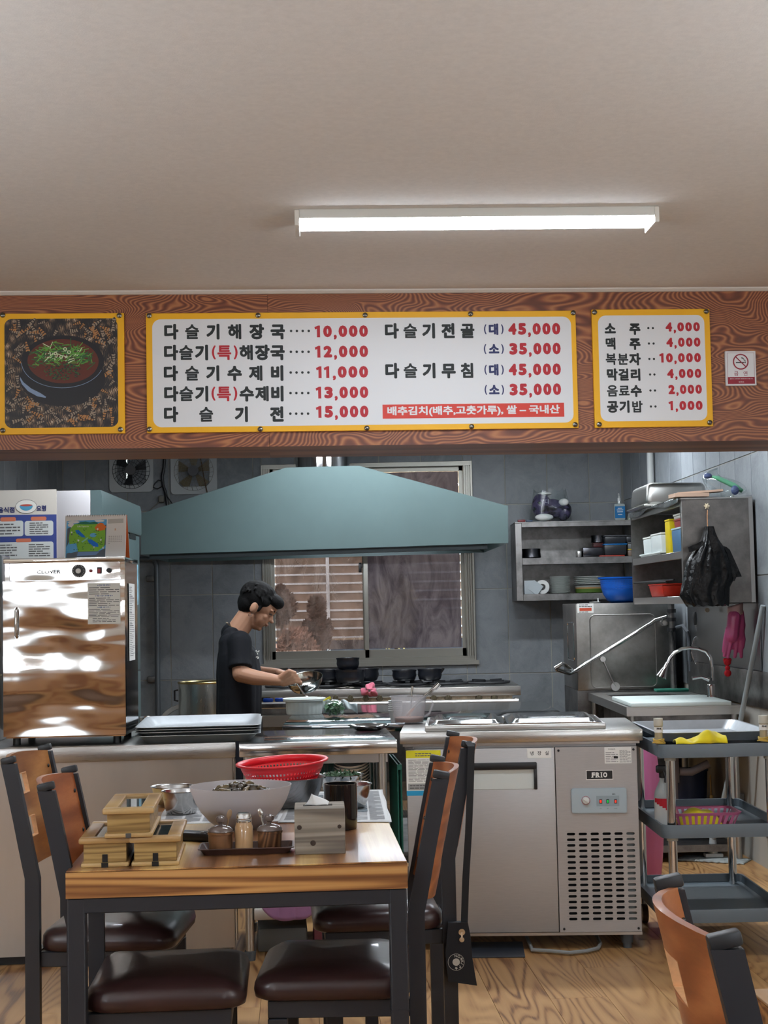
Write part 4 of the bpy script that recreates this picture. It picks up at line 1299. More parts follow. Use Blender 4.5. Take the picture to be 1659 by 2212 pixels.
# black tumbler
x, y = tpx(737, 1790)
p = tl(x, y + 0.0); t = T('black_tumbler', 'tall plain black cup standing behind the tissue box', 'cup', (p.x, p.y, TZ), 0)
b = B(); r_ = 0.0425; hT = 0.115
b.lathe([(0, 0.0), (r_ * 0.93, 0), (r_ * 0.96, 0.003), (r_, 0.03), (r_, hT), (r_ - 0.003, hT), (r_ - 0.004, 0.012), (0, 0.010)], n=40); part('cup_body', b, M('black_ceramic', (16, 16, 18), 0.12, coat=0.5), t)
# newspapers
NP = M('newsprint', (208, 210, 210), 0.85)
def newspaper(label, corners_px, z, seed):
    rnd = random.Random(seed)
    C4 = [on(px, py, z) for px, py in corners_px]    # near-left, near-right, far-right, far-left
    c = sum(C4, V()) / 4
    t = T('newspaper', label, 'newspaper', (c.x, c.y, z), 0, 'newspaper sheets spread on the front table')
    def f(u, v, dz=0.0):
        p = (C4[0] * (1 - u) + C4[1] * u) * (1 - v) + (C4[3] * (1 - u) + C4[2] * u) * v - c
        e = min(u, 1 - u, v, 1 - v)
        return (p.x + 0.0015 * math.sin(v * 13) * (u > 0.95 or u < 0.05), p.y + 0.002 * math.sin(u * 17) * (v > 0.95 or v < .05), 0.0006 + 0.0022 * abs(math.sin(u * 7 + seed) * math.sin(v * 6)) * (1 if e < 0.3 else 0.4) + dz)
    b = B(); b.sheet(lambda u, v: f(u, v), 24, 20, 0.0004); part('sheet', b, NP, t, smooth=180)
    b = B(); g = B()
    ncol = 6
    for cc in range(ncol):
        for r_ in range(56):
            u0 = 0.04 + cc * 0.93 / ncol; u1 = u0 + 0.80 / ncol * (1 if r_ % 7 else 0.5)
            v0 = 0.05 + r_ * 0.9 / 56; v1 = v0 + 0.006
            if (cc in (3, 4) and 14 < r_ < 34) or (cc < 2 and 36 < r_ < 50): continue
            b.raw([f(u0, v0, 0.0009), f(u1, v0, 0.0009), f(u1, v1, 0.0009), f(u0, v1, 0.0009)], [(0, 1, 2, 3)])
    for (u0, u1, v0, v1) in ((0.5, 0.80, 0.28, 0.62), (0.05, 0.33, 0.64, 0.86)):
        for i in range(8):
            for j in range(8):
                ua, ub = u0 + (u1 - u0) * i / 8, u0 + (u1 - u0) * (i + 1) / 8
                va, vb = v0 + (v1 - v0) * j / 8, v0 + (v1 - v0) * (j + 1) / 8
                g.raw([f(ua, va, 0.001), f(ub, va, 0.001), f(ub, vb, 0.001), f(ua, vb, 0.001)], [(0, 1, 2, 3)])
    part('print', b, M('news_ink', (120, 122, 126), 0.8), t, smooth=0, kind='stuff')
    part('picture_print', g, M('news_picture', (112, 122, 128), 0.8, var=0.35, vs=40), t, smooth=0)
    return t
newspaper('newspaper sheet lying under the tumbler and the right bowls', [(600, 1777), (846, 1776), (826, 1706), (640, 1712)], TZ + 0.0012, 1)
newspaper('newspaper sheet lying under the white bowl of snails', [(340, 1782), (610, 1774), (640, 1714), (370, 1720)], TZ + 0.0002, 2)
# big frosted bowl with snails
bz = TZ + 0.004
p = on(521, 1786, bz); bowlc = V((p.x, p.y, 0))
s_ = p.y / FPX
Rb = 109 * s_
rimz = on(521, 1700, bz)  # unused helper
hB = 0.107
t = T('frosted_bowl', 'large frosted white plastic bowl full of river snails on newspaper', 'bowl', (bowlc.x, bowlc.y, bz), 0)
def frost(nm='frosted_plastic', trf=0.44):
    mt = bpy.data.materials.new(nm); MATS[nm] = mt
    t_ = NT(mt)
    tr = t_.n('ShaderNodeBsdfTranslucent'); tr.inputs[0].default_value = lin((226, 222, 224))
    df = t_.n('ShaderNodeBsdfDiffuse'); df.inputs[0].default_value = lin((222, 218, 220))
    gl = t_.n('ShaderNodeBsdfGlossy'); gl.inputs['Roughness'].default_value = 0.25
    tp_ = t_.n('ShaderNodeBsdfTransparent'); tp_.inputs[0].default_value = (0.9, 0.9, 0.9, 1)
    a1_ = t_.n('ShaderNodeMixShader'); a1_.inputs[0].default_value = 0.45; t_.l(df.outputs[0], a1_.inputs[1]); t_.l(tr.outputs[0], a1_.inputs[2])
    a2_ = t_.n('ShaderNodeMixShader'); a2_.inputs[0].default_value = trf; t_.l(a1_.outputs[0], a2_.inputs[1]); t_.l(tp_.outputs[0], a2_.inputs[2])
    a3_ = t_.n('ShaderNodeMixShader'); a3_.inputs[0].default_value = 0.06; t_.l(a2_.outputs[0], a3_.inputs[1]); t_.l(gl.outputs[0], a3_.inputs[2])
    t_.l(a3_.outputs[0], t_.t.nodes['Material Output'].inputs[0])
    return mt
FROST = frost()
prof = [(0, 0), (Rb * 0.44, 0), (Rb * 0.47, 0.003), (Rb * 0.62, hB * 0.16), (Rb * 0.78, hB * 0.38), (Rb * 0.89, hB * 0.62), (Rb * 0.96, hB * 0.84), (Rb, hB), (Rb * 0.975, hB)]
b = B(); b.lathe(prof + [(Rb * 0.94, hB * 0.84), (Rb * 0.87, hB * 0.62), (Rb * 0.76, hB * 0.38), (Rb * 0.60, hB * 0.17), (Rb * 0.42, 0.006), (0, 0.005)], n=64); part('bowl_shell', b, FROST, t, smooth=60)
# snails
SN = [M('snail_shell_olive', (84, 70, 44), 0.28, var=0.3, vs=60, coat=0.3), M('snail_shell_dark', (56, 46, 34), 0.28, var=0.3, vs=60, coat=0.3)]
def snail_mesh(mt):
    b = B(); prof = []; L = 0.026; n = 18
    for i in range(n + 1):
        u = i / n
        r_ = 0.0095 * (1 - u) ** 0.75 * (0.90 + 0.10 * abs(math.sin(u * 12))) + 0.0004
        if i == 0: r_ = 0.006
        prof.append((r_, -L * 0.35 + L * u))
    b.lathe([(0, -L * 0.38)] + prof + [(0, L * 0.655)], n=9)
    return mesh_of(b, 'snail', mt, 60)
sm = [snail_mesh(m_) for m_ in SN]
rnd = random.Random(5)
nsn = 0
for lay in range(4):
    zc = (0.024, 0.042, 0.060, 0.074)[lay]
    rad = Rb * (0.50, 0.62, 0.70, 0.70)[lay]
    nn = (28, 44, 60, 70)[lay]
    for i in range(nn):
        rr = rad * math.sqrt((i + 0.5) / nn); a = i * 2.39996 + lay
        dz = 0.034 * max(0, 1 - (rr / rad) ** 2) if lay == 3 else 0
        o = bpy.data.objects.new('river_snail', sm[rnd.randrange(2)]); COL.objects.link(o)
        o.location = (bowlc.x + rr * math.cos(a), bowlc.y + rr * math.sin(a), bz + zc + dz)
        o.rotation_euler = (rnd.uniform(0.9, 2.2), rnd.uniform(0, 6), rnd.uniform(0, 6))
        o['label'] = 'dark olive river snail shell in the frosted white bowl'; o['category'] = 'snail'; o['group'] = 'river snails heaped in the frosted bowl'
        s2 = rnd.uniform(0.85, 1.2); o.scale = (s2, s2, s2)
# steel bowls
SB = steel('bowl_steel', (188, 188, 188), 0.2)
SBD = steel('grey_bowl_steel', (150, 150, 152), 0.28)
def steel_bowl(name, label, px, py, z, rpx, h, mat=SB, flange=0.0, straight=0.0, group=None, tilt=None):
    p = on(px, py, z); s_ = p.y / FPX; r = rpx * s_
    t = T(name, label, 'bowl', (p.x, p.y, z), 0, group, rot=tilt)
    k = straight
    pr = [(0, 0), (r * (0.55 + 0.25 * k), 0), (r * (0.66 + 0.2 * k), h * 0.06), (r * (0.80 + 0.1 * k), h * 0.3), (r * (0.92 + 0.03 * k), h * 0.68), (r * (0.975 + 0.0 * k), h * 0.98), (r, h), (r + flange, h + 0.001), (r + flange, h + 0.0022), (r - 0.001, h + 0.001)]
    inn = [(r * (0.96), h * 0.96), (r * (0.905 + 0.03 * k), h * 0.68), (r * (0.785 + 0.1 * k), h * 0.3), (r * (0.64 + 0.2 * k), h * 0.08), (r * 0.5, 0.0025), (0, 0.0025)]
    b = B(); b.lathe(pr + inn, n=48); part('bowl_shell', b, mat, t, smooth=50)
    return t, r
GB = 'steel bowls on the front table'
steel_bowl('steel_bowl', 'small steel bowl left of the frosted bowl, nearer of two', 392, 1757, TZ + 0.002, 41, 0.062, SB, 0.002, 0.6, GB)
steel_bowl('steel_bowl', 'wide steel bowl left of the frosted bowl, behind the smaller one', 372, 1738, TZ + 0.002, 44, 0.052, SB, 0.003, 0.3, GB)
tb, rb = steel_bowl('steel_bowl', 'big grey steel bowl under the red colander', 622, 1742, TZ + 0.004, 80, 0.082, SBD, 0.002, 0.0, GB)
steel_bowl('steel_bowl', 'small steel bowl behind the black cup, nearer of the right pair', 752, 1744, TZ + 0.004, 50, 0.064, SB, 0.003, 0.4, GB)
tg, rg = steel_bowl('steel_bowl', 'steel bowl holding chopped greens at the far right of the table', 738, 1722, TZ + 0.004, 46, 0.066, SB, 0.002, 0.3, GB)
b = B(); rnd = random.Random(9)
for i in range(260):
    a, r_ = rnd.uniform(0, 2 * PI), rg * 0.88 * math.sqrt(rnd.random())
    c = V((r_ * math.cos(a), r_ * math.sin(a), 0.058 + 0.012 * (1 - (r_ / rg) ** 2) + rnd.uniform(-0.004, 0.004)))
    d = V((rnd.gauss(0, 1), rnd.gauss(0, 1), rnd.gauss(0, 0.5))).normalized() * 0.012
    w_ = d.orthogonal().normalized() * 0.003
    b.raw([c - w_, c + d - w_, c + d + w_, c + w_], [(0, 1, 2, 3)])
b.lathe([(0, 0.056), (rg * 0.9, 0.052), (rg * 0.92, 0.05)], n=24)
o = S('chopped_greens', b, M('dark_greens', (44, 72, 44), 0.6, var=0.3, vs=50), 'dark chopped greens heaped in the steel bowl', 'greens', loc=tuple(tg.location), smooth=0, kind='stuff')
# red colander resting in the grey bowl
pr_ = on(622, 1742, TZ + 0.004)
t = T('red_colander', 'red plastic colander tilted in the grey steel bowl', 'colander', (pr_.x - 0.012, pr_.y + 0.005, TZ + 0.066), 0, rot=(R(2), R(-2.6), 0))
s_ = pr_.y / FPX; r = 99 * s_; h = 0.064
RP = M('red_plastic', (204, 28, 40), 0.35, sss=0.0)
b = B()
zz = [0.0, 0.006, 0.012, 0.018, 0.024, 0.030, 0.036, 0.042, 0.048]
pf = [(r * 0.60, 0.0)] + [(r * (0.66 + 0.23 * (z / 0.048) ** 0.7), z + 0.002) for z in zz]
b.lathe(pf, n=144, skip=lambda k, i: (1 <= k <= 8) and (i % 2 == 0) and (k % 2 == 1))
b.lathe([(r * 0.89, 0.050), (r * 0.905, h - 0.004), (r * 0.93, h - 0.002), (r, h - 0.002), (r * 1.005, h + 0.002), (r * 0.99, h + 0.004), (r * 0.92, h + 0.003), (r * 0.885, h - 0.002), (r * 0.875, 0.050), (r * 0.89, 0.050)], n=64)
b.lathe([(0, 0.0), (r * 0.60, 0.0)], n=40)
part('colander_shell', b, RP, t, smooth=50, recalc=False)
# ================================================================== COLD TABLE (refrigerated counter), right
fl, fr = on(863, 1583, 0.82), on(1391, 1577, 0.82)
FAng = R(-2.8)
FW = (fr - fl).length
FG = V((fl.x, fl.y, 0))
fx, fn = V((math.cos(FAng), math.sin(FAng), 0)), V((-math.sin(FAng), math.cos(FAng), 0))
fridge = T('cold_prep_counter', 'stainless steel refrigerated prep counter with vent slots, right of the front table', 'refrigerator', FG, FAng)
def fp(px, py, off=0.012):
    "pixel on the counter front -> (u, z)"
    d = ray(px, py); o = V((0, 0, EYE)); b0 = FG + fn * off
    t_ = (b0 - o).dot(fn) / d.dot(fn)
    p = o + d * t_ - b0
    return p.dot(fx), p.z
def f3(x, y): return fp(820 + x / 2.765, 1560 + y / 2.765)
def f8(x, y): return fp(860 + x / 3.072, 1560 + y / 3.072)
DEP = 0.60
# body shell
b = B(); b.bb(0.022, FW - 0.022, 0.045, DEP, 0.055, 0.764)
part('body', b, PANEL, fridge)
b = B(); b.bb(0.0, FW, 0.0, DEP, 0.7765, 0.82, bev=0.004); b.bb(0.01, FW - 0.01, 0.03, DEP - 0.01, 0.7645, 0.776)
part('worktop', b, STH, fridge)
# door
zt, zb = 0.755, 0.068
u0, u1 = 0.024, f3(1055, 600)[0]
b = B(); b.bb(u0, u1, 0.012, 0.044, zb, zt, bev=0.003); door = part('door', b, PANEL, fridge)
b = B()
hu0, hz0 = f3(537, 405); hu1, hz1 = f3(938, 237)
th = 0.0265
b.bb(hu0, hu1, -0.006, 0.0118, hz1 - th, hz1, bev=0.004)
b.bb(hu1 - 0.012, hu1, -0.006, 0.0118, hz0, hz1 - th + 0.002, bev=0.003)
b.bb(hu0, hu0 + 0.012, -0.006, 0.0118, hz0, hz1 - th + 0.002, bev=0.003)
part('door_handle', b, BLK, door)
b = B(); b.bb(hu0 + 0.012, hu1 - 0.012, 0.0095, 0.0119, hz0 + 0.001, hz1 - th, bev=0.0008, seg=1); part('handle_recess', b, M('pale_recess', (214, 222, 220), 0.35, 0.2), door)
# mechanical compartment panel with real slots
v0, v1 = f3(1060, 600)[0], FW - 0.024
b = B()
cols = [f3(x, 920)[0] for x in (1150, 1220, 1290, 1363, 1435, 1506)]
zs_ = [f3(1300, 667)[1], f3(1300, 1175)[1]]
dz = (zs_[0] - zs_[1]) / 15
dc = (cols[-1] - cols[0]) / 5
SWd, SHt = 0.0315, 0.0100
g0, g1 = cols[0] - dc / 2, cols[-1] + dc / 2
h1, h0 = zs_[0] + dz / 2, zs_[1] - dz / 2
yf = 0.012
for (a, c, e, f) in ((v0, v1, h1, zt), (v0, v1, zb, h0), (v0, g0, h0, h1), (g1, v1, h0, h1)):
    flat(b, [(a, e), (c, e), (c, f), (a, f)], yf)
def stad(cx, cz, n=5):
    out = []
    r_ = SHt / 2
    for s_, a0 in ((1, -90), (-1, 90)):
        for i in range(n + 1):
            a = R(a0 + 180 * i / n)
            out.append((cx + s_ * (SWd / 2 - r_) + r_ * math.cos(a), cz + r_ * math.sin(a)))
    return out
for i in range(6):
    for j in range(16):
        cx, cz = g0 + dc * (i + 0.5), h1 - dz * (j + 0.5)
        st = stad(cx, cz)
        n = len(st)
        def outer(p):
            dx, dz_ = p[0] - cx, p[1] - cz
            k = min((dc / 2) / max(abs(dx), 1e-9), (dz / 2) / max(abs(dz_), 1e-9))
            return (cx + dx * k, cz + dz_ * k)
        ou = []
        co = [(cx + dc / 2, cz + dz / 2), (cx - dc / 2, cz + dz / 2), (cx - dc / 2, cz - dz / 2), (cx + dc / 2, cz - dz / 2)]
        for k in range(n):
            p, q = st[k], st[(k + 1) % n]
            P_, Q_ = outer(p), outer(q)
            poly = [p, P_]
            # insert the corner when the edge turns
            if abs(P_[0] - Q_[0]) > 1e-7 and abs(P_[1] - Q_[1]) > 1e-7:
                cc = min(co, key=lambda c: (c[0] - (P_[0] + Q_[0]) / 2) ** 2 + (c[1] - (P_[1] + Q_[1]) / 2) ** 2)
                poly.append(cc)
            poly += [Q_, q]
            flat(b, poly, yf)
            b.raw([(p[0], yf, p[1]), (q[0], yf, q[1]), (q[0], yf + 0.004, q[1]), (p[0], yf + 0.004, p[1])], [(0, 1, 2, 3)])
for (a, c, e, f) in ((v0, v0, zb, zt), (v1, v1, zb, zt)):
    b.raw([(a, yf, e), (a, yf, f), (a, 0.044, f), (a, 0.044, e)], [(0, 1, 2, 3)])
b.raw([(v0, yf, zt), (v1, yf, zt), (v1, 0.044, zt), (v0, 0.044, zt)], [(0, 1, 2, 3)])
b.raw([(v0, yf, zb), (v1, yf, zb), (v1, 0.044, zb), (v0, 0.044, zb)], [(0, 1, 2, 3)])
vent = part('vent_panel', b, PANEL, fridge, smooth=0)
b = B(); b.bb(g0 - 0.004, g1 - dc, 0.030, 0.043, h0 - 0.004, h1 + 0.004); part('vent_interior', b, M('vent_dark', (10, 11, 13), 0.9), fridge)
b = B(); b.bb(g1 - dc + 0.001, g1 + 0.004, 0.026, 0.0435, h0 - 0.004, h1 + 0.004); part('vent_backplate', b, M('vent_grey', (120, 126, 126), 0.5, 0.5), fridge)
for (u, z) in ((v0 + 0.012, zt - 0.012), (v1 - 0.012, zt - 0.012), (v0 + 0.016, zb + 0.012), (v1 - 0.012, zb + 0.012)):
    b = B(); b.cyl((u, 0.0118, z), (u, 0.008, z), 0.0045, n=14); part('screw', b, BLK, vent)
# base rail and feet
b = B(); b.bb(0.022, FW - 0.022, 0.016, 0.05, 0.0555, 0.066); part('base_rail', b, ST, fridge)
for (u, y) in ((0.06, 0.06), (FW - 0.075, 0.06), (0.06, DEP - 0.06), (FW - 0.075, DEP - 0.06)):
    b = B(); b.lathe([(0, 0), (0.016, 0), (0.016, 0.018), (0.021, 0.019), (0.026, 0.055), (0, 0.055)], c=(u, y, 0), n=20); part('foot', b, M('grey_foot', (78, 84, 90), 0.5), fridge)
# hinge
b = B(); hu, hz = f8(45, 162); b.bb(hu, hu + 0.032, 0.006, 0.03, 0.7565, 0.7640); part('hinge', b, STD, fridge)
# stickers
def sticker(name, q, mat, parent, y=0.0113, label=None):
    b = B(); b.bb(q[0], q[1], y, y + 0.0006, q[2], q[3]); return part(name, b, mat, parent, label=label)
def quad(f, x0, y0, x1, y1):
    a, c = f(x0, y0), f(x1, y1)
    return (a[0], c[0], c[1], a[1])
q = quad(f3, 880, 157, 1027, 213); s1 = sticker('sticker', q, PAPER, door, label='white sticker with large black Korean letters')
b = B(); w_ = (q[1] - q[0])
for k, ch in enumerate('냉장실'):
    put_text(b, ch, q[0] + w_ * (0.2 + 0.31 * k), (q[2] + q[3]) / 2, em=0.0165, bold=0.0, fat=0.015, y=0.0111)
part('lettering', b, INK, s1, smooth=0)
q = quad(f3, 157, 170, 370, 437); s1 = sticker('warning_sticker', q, PAPER, door, label='instruction sticker with yellow top band and blue bottom band')
b = B(); zt_ = q[3]; H_ = q[3] - q[2]
flat(b, [(q[0], zt_ - 0.17 * H_), (q[1], zt_ - 0.17 * H_), (q[1], zt_), (q[0], zt_)], 0.0112); part('yellow_band', b, M('sticker_yellow', (226, 216, 40), 0.5), s1, smooth=0)
b = B(); flat(b, [(q[0], q[2]), (q[1], q[2]), (q[1], q[2] + 0.11 * H_), (q[0], q[2] + 0.11 * H_)], 0.0112); part('blue_band', b, M('sticker_blue', (40, 156, 204), 0.5), s1, smooth=0)
b = B(); flat(b, [(q[0] + 0.006, q[2] + 0.12 * H_), (q[1] - 0.006, q[2] + 0.12 * H_), (q[1] - 0.006, q[2] + 0.27 * H_), (q[0] + 0.006, q[2] + 0.27 * H_)], 0.0112); part('grey_band', b, M('sticker_grey', (160, 162, 160), 0.5), s1, smooth=0)
b = B(); fake_lines(b, q[0] + 0.008, q[1] - 0.006, q[2] + 0.3 * H_, zt_ - 0.2 * H_, 19, 0.01115, 0.95, 0.35, random.Random(2), 4)
fake_lines(b, q[0] + 0.035, q[1] - 0.01, zt_ - 0.14 * H_, zt_ - 0.05 * H_, 2, 0.0111, 1.0, 0.5, random.Random(3), 6); fake_lines(b, q[0] + 0.012, q[1] - 0.02, q[2] + 0.14 * H_, q[2] + 0.25 * H_, 2, 0.0111, 0.9, 0.5, random.Random(4), 6)
part('print', b, INKG, s1, smooth=0, kind='stuff')
q = quad(f3, 1342, 150, 1505, 245); s1 = sticker('rating_sticker', q, PAPER, vent, label='small white data sticker')
b = B(); w_, H_ = q[1] - q[0], q[3] - q[2]
fake_lines(b, q[0] + 0.004, q[0] + 0.5 * w_, q[2] + 0.05 * H_, q[2] + 0.72 * H_, 6, 0.0111, 1.0, 0.25, random.Random(6), 2)
fake_lines(b, q[0] + 0.56 * w_, q[1] - 0.003, q[2] + 0.05 * H_, q[2] + 0.82 * H_, 12, 0.0111, 1.0, 0.3, random.Random(7), 3)
put_text(b, '한국냉동산업', q[0] + 0.27 * w_, q[3] - 0.12 * H_, h=0.0045, bold=0.01, y=0.0111)
b.raw([(p[0], 0.0111, p[1]) for p in rrect(q[0] + 0.34 * w_, q[0] + 0.50 * w_, q[2] + 0.30 * H_, q[2] + 0.44 * H_, 0.0018)], [tuple(range(28))])
part('print', b, INK, s1, smooth=0, kind='stuff')
q = quad(f3, 1232, 287, 1395, 342); s1 = sticker('name_plate', q, PAPER, vent, label='black name plate with white border and white letters')
e = 0.0022; b = B(); flat(b, [(q[0] + e, q[2] + e), (q[1] - e, q[2] + e), (q[1] - e, q[3] - e), (q[0] + e, q[3] - e)], 0.0112); part('plate_face', b, M('plate_black', (34, 34, 34), 0.4), s1, smooth=0)
b = B(); cx, cz = (q[0] + q[1]) / 2, (q[2] + q[3]) / 2; hh_ = (q[3] - q[2]) * 0.54; ww = (q[1] - q[0]) * 0.58
for k, (ch, wd) in enumerate((('F', 0.23), ('R', 0.28), ('I', 0.13), ('O', 0.28))):
    cc = cx + ww * (-0.39, -0.115, 0.12, 0.36)[k]
    put_text(b, ch, cc, cz, w=ww * wd * (0.55 if ch == 'I' else 0.95), h=hh_, bold=0.01, fat=0.05, y=0.0110)
    if ch in 'FRI':
        for zz in ((cz - hh_ / 2, cz - hh_ / 2 + 0.0016), (cz + hh_ / 2 - 0.0016, cz + hh_ / 2)):
            if ch == 'I' or zz[0] < cz:
                xo = cc - (0 if ch == 'I' else ww * 0.075)
                flat(b, [(xo - 0.0042, zz[0]), (xo + 0.0042, zz[0]), (xo + 0.0042, zz[1]), (xo - 0.0042, zz[1])], 0.0110)
part('lettering', b, PAPER, s1, smooth=0)
# control panel
q = quad(f3, 1143, 395, 1477, 540); w_, H_ = q[1] - q[0], q[3] - q[2]
b = B(); b.prism(rrect(q[0], q[1], q[2], q[3], 0.009), 0.0117, 0.002, 'Y'); b.prism(rrect(q[0] + 0.003, q[1] - 0.003, q[2] + 0.003, q[3] - 0.003, 0.008), 0.0019, -0.001, 'Y')
cp = part('control_panel', b, M('pale_blue_plastic', (172, 188, 196), 0.4), fridge)
kc = f3(1230, 465)
b = B(); ring_flat(b, kc[0], kc[1], 0.0150, 0.0162, -0.0013, 32); part('dial_ring', b, RED, cp, smooth=0)
b = B(); b.lathe([(0.0135, 0), (0.013, 0.004), (0.0115, 0.011), (0, 0.012)], c=(kc[0], -0.0012, kc[1]), n=28, rot=Euler((R(90), 0, 0)).to_matrix())
b.box((kc[0], -0.0145, kc[1]), (0.024, 0.005, 0.006), rot=(0, R(38), 0), bev=0.001); part('dial_knob', b, WHT, cp)
sq = quad(f3, 1292, 438, 1430, 498)
b = B(); b.bb(sq[0], sq[1], -0.0016, -0.0011, sq[2], sq[3]); part('switch_plate', b, M('switch_plate', (150, 166, 174), 0.4), cp)
for k, (x, col, nm, em_) in enumerate(((1318, (220, 40, 26), 'red', 1.6), (1360, (20, 150, 60), 'green', 1.0), (1407, (210, 60, 46), 'dull_red', 0.8))):
    c = f3(x, 470)
    b = B(); b.bb(c[0] - 0.0048, c[0] + 0.0048, -0.0045, -0.0017, c[1] - 0.0075, c[1] + 0.0075, bev=0.0006, seg=1); sw = part('switch', b, BLK, cp)
    b = B(); b.bb(c[0] - 0.0032, c[0] + 0.0032, -0.0062, -0.0046, c[1] - 0.0052, c[1] + 0.0052, bev=0.0006, seg=1); part('switch_light', b, M('switch_' + nm, col, 0.3, emis=em_), sw, label='lit %s rocker' % nm.replace('_', ' '))
b = B(); c = f3(1397, 427); put_text(b, 'MICA', c[0], c[1], w=0.0115, h=0.0042, bold=0.01, fat=0.03, y=-0.0014)
for x, s_ in ((1318, '전원'), (1360, '냉동'), (1407, '서리제거')):
    c = f3(x, 512); put_text(b, s_, c[0], c[1], h=0.0032, bold=0.0, y=-0.0014)
part('lettering', b, INK, cp, smooth=0)
# raised frame with the two steel pan lids
ra, rb2 = on(918, 1580, 0.822), on(1311, 1575, 0.822)
def fl_(p): q = V(p) - FG; return q.dot(fx), q.dot(fn)
a_, c_ = fl_(ra), fl_(rb2)
u0, u1 = a_[0], c_[0]; y0 = 0.028; y1 = y0 + 0.45
b = B()
for qq in ((u0, u1, y0, y0 + 0.022), (u0, u1, y1 - 0.022, y1), (u0, u0 + 0.02, y0 + 0.022, y1 - 0.022), (u1 - 0.02, u1, y0 + 0.022, y1 - 0.022)):
    b.bb(qq[0], qq[1], qq[2], qq[3], 0.8205, 0.842, bev=0.003)
part('pan_frame', b, ST, fridge)
um = (u0 + u1) / 2 - 0.035
for k, (a, c) in enumerate(((u0 + 0.012, um - 0.004), (um + 0.004, u1 - 0.012))):
    cx, cy = (a + c) / 2, (y0 + y1) / 2; hw, hd = (c - a) / 2, (y1 - y0) / 2 - 0.014
    t = T('pan_lid', ('left' if k == 0 else 'right') + ' polished steel pan lid on top of the prep counter', 'lid', FG + fx * cx + fn * cy + V((0, 0, 0.8425)), FAng, 'two steel pan lids set into the prep counter')
    b = B()
    n = 28
    rings = [(rrect(-hw, hw, -hd, hd, 0.012), 0.0), (rrect(-hw, hw, -hd, hd, 0.012), 0.003), (rrect(-hw + 0.02, hw - 0.02, -hd + 0.02, hd - 0.02, 0.03), 0.004), (rrect(-hw + 0.03, hw - 0.03, -hd + 0.03, hd - 0.03, 0.03), 0.016), (rrect(-hw + 0.045, hw - 0.045, -hd + 0.045, hd - 0.045, 0.03), 0.018), (rrect(-hw + 0.06, hw - 0.06, -hd + 0.09, hd - 0.09, 0.03), 0.006), (rrect(-hw + 0.07, hw - 0.07, -hd + 0.12, hd - 0.12, 0.03), 0.005), (rrect(-hw + 0.085, hw - 0.085, -hd + 0.15, hd - 0.15, 0.02), 0.016)]
    vs, rr_ = [], []
    for ring, z in rings:
        rr_.append(len(vs)); vs += [(p[0], p[1], z) for p in ring]
    fs = [tuple(range(rr_[-1] + n - 1, rr_[-1] - 1, -1))]
    for a2, c2_ in zip(rr_[:-1], rr_[1:]):
        fs += [(a2 + i, a2 + (i + 1) % n, c2_ + (i + 1) % n, c2_ + i) for i in range(n)]
    b.raw(vs, fs)
    part('lid_plate', b, STP, t, smooth=60)
# hoses and mat under the prep counter
p = on(1130, 2062, 0.003)
b = B(); b.bb(-0.02, 0.21, 0, 0.25, 0.0, 0.006, bev=0.002)
q_ = on(1010, 2066, 0.0); S('floor_mat', b, M('dark_mat', (44, 48, 56), 0.5), 'dark flat mat on the floor under the prep counter', 'mat', loc=(q_.x, q_.y - 0.03, 0), rz=FAng)
pts = [on(x, y, 0.012) for x, y in ((1150, 2052), (1190, 2054), (1230, 2058), (1268, 2054), (1292, 2048), (1297, 2038))]
b = B(); b.tube([pts[0] + V((0, 0.25, 0))] + pts + [pts[-1] + V((0, 0.3, 0.02))], 0.007, 8)
S('hose', b, M('grey_hose', (142, 146, 146), 0.5), 'thin grey hose curled on the floor under the prep counter', 'hose')
# ================================================================== MEASURING JUG on the prep counter
p = on(884, 1563, 0.8205)
t = T('measuring_jug', 'frosted plastic measuring jug with tongs standing in it', 'jug', (p.x, p.y + 0.03, 0.8205), R(-10))
sj = p.y / FPX
JUG = frost('cloudy_plastic', 0.72)
b = B(); r0, r1, h = 31 * sj, 39 * sj, 0.108
b.lathe([(0, 0), (r0 * 0.95, 0), (r0, 0.003), (r1, h), (r1 + 0.004, h + 0.001), (r1 + 0.003, h + 0.003), (r1 - 0.002, h + 0.002), (r0 - 0.002, 0.005), (0, 0.004)], n=40); part('jug_body', b, JUG, t, smooth=60)
b = B(); b.tube([(r1 * 0.93, -0.01, h * 0.86), (r1 + 0.022, -0.01, h * 0.84), (r1 + 0.028, -0.01, h * 0.74), (r1 + 0.012, -0.01, h * 0.36), (r0 + 0.006, -0.01, h * 0.24)], 0.005, 8); part('handle', b, JUG, t, smooth=60)
b = B(); b.lathe([(0, 0.006), (r0 - 0.004, 0.006), (r0 - 0.001, 0.024), (0, 0.024)], n=32); part('sauce', b, M('orange_sauce', (176, 104, 58), 0.3), t)
jl = t.location
b = B()
def jl_(px, py, dy): return at(px, py, jl.y + dy)
for o in (-0.004, 0.004):
    pts = [jl_(878, 1546, 0.0) , jl_(905, 1515, -0.012), jl_(942, 1483, -0.03)]
    pts = [q + V((o, o * 0.6, 0)) for q in pts]
    b.tube(pts, [0.004, 0.0045, 0.005], 8)
e1, e2 = jl_(938, 1488, -0.03), jl_(949, 1477, -0.034)
b.cyl(e1, e2, 0.0105, 0.0105, 12)
S('steel_tongs', b, CHROME, 'steel tongs leaning in the measuring jug', 'tongs')
b = B(); b.tube([jl_(885, 1548, 0.02), jl_(888, 1515, 0.02), jl_(891, 1482, 0.02)], [0.003, 0.0035, 0.005], 8)
S('steel_spoon_handle', b, CHROME, 'upright steel spoon handle sticking out of the measuring jug', 'spoon')
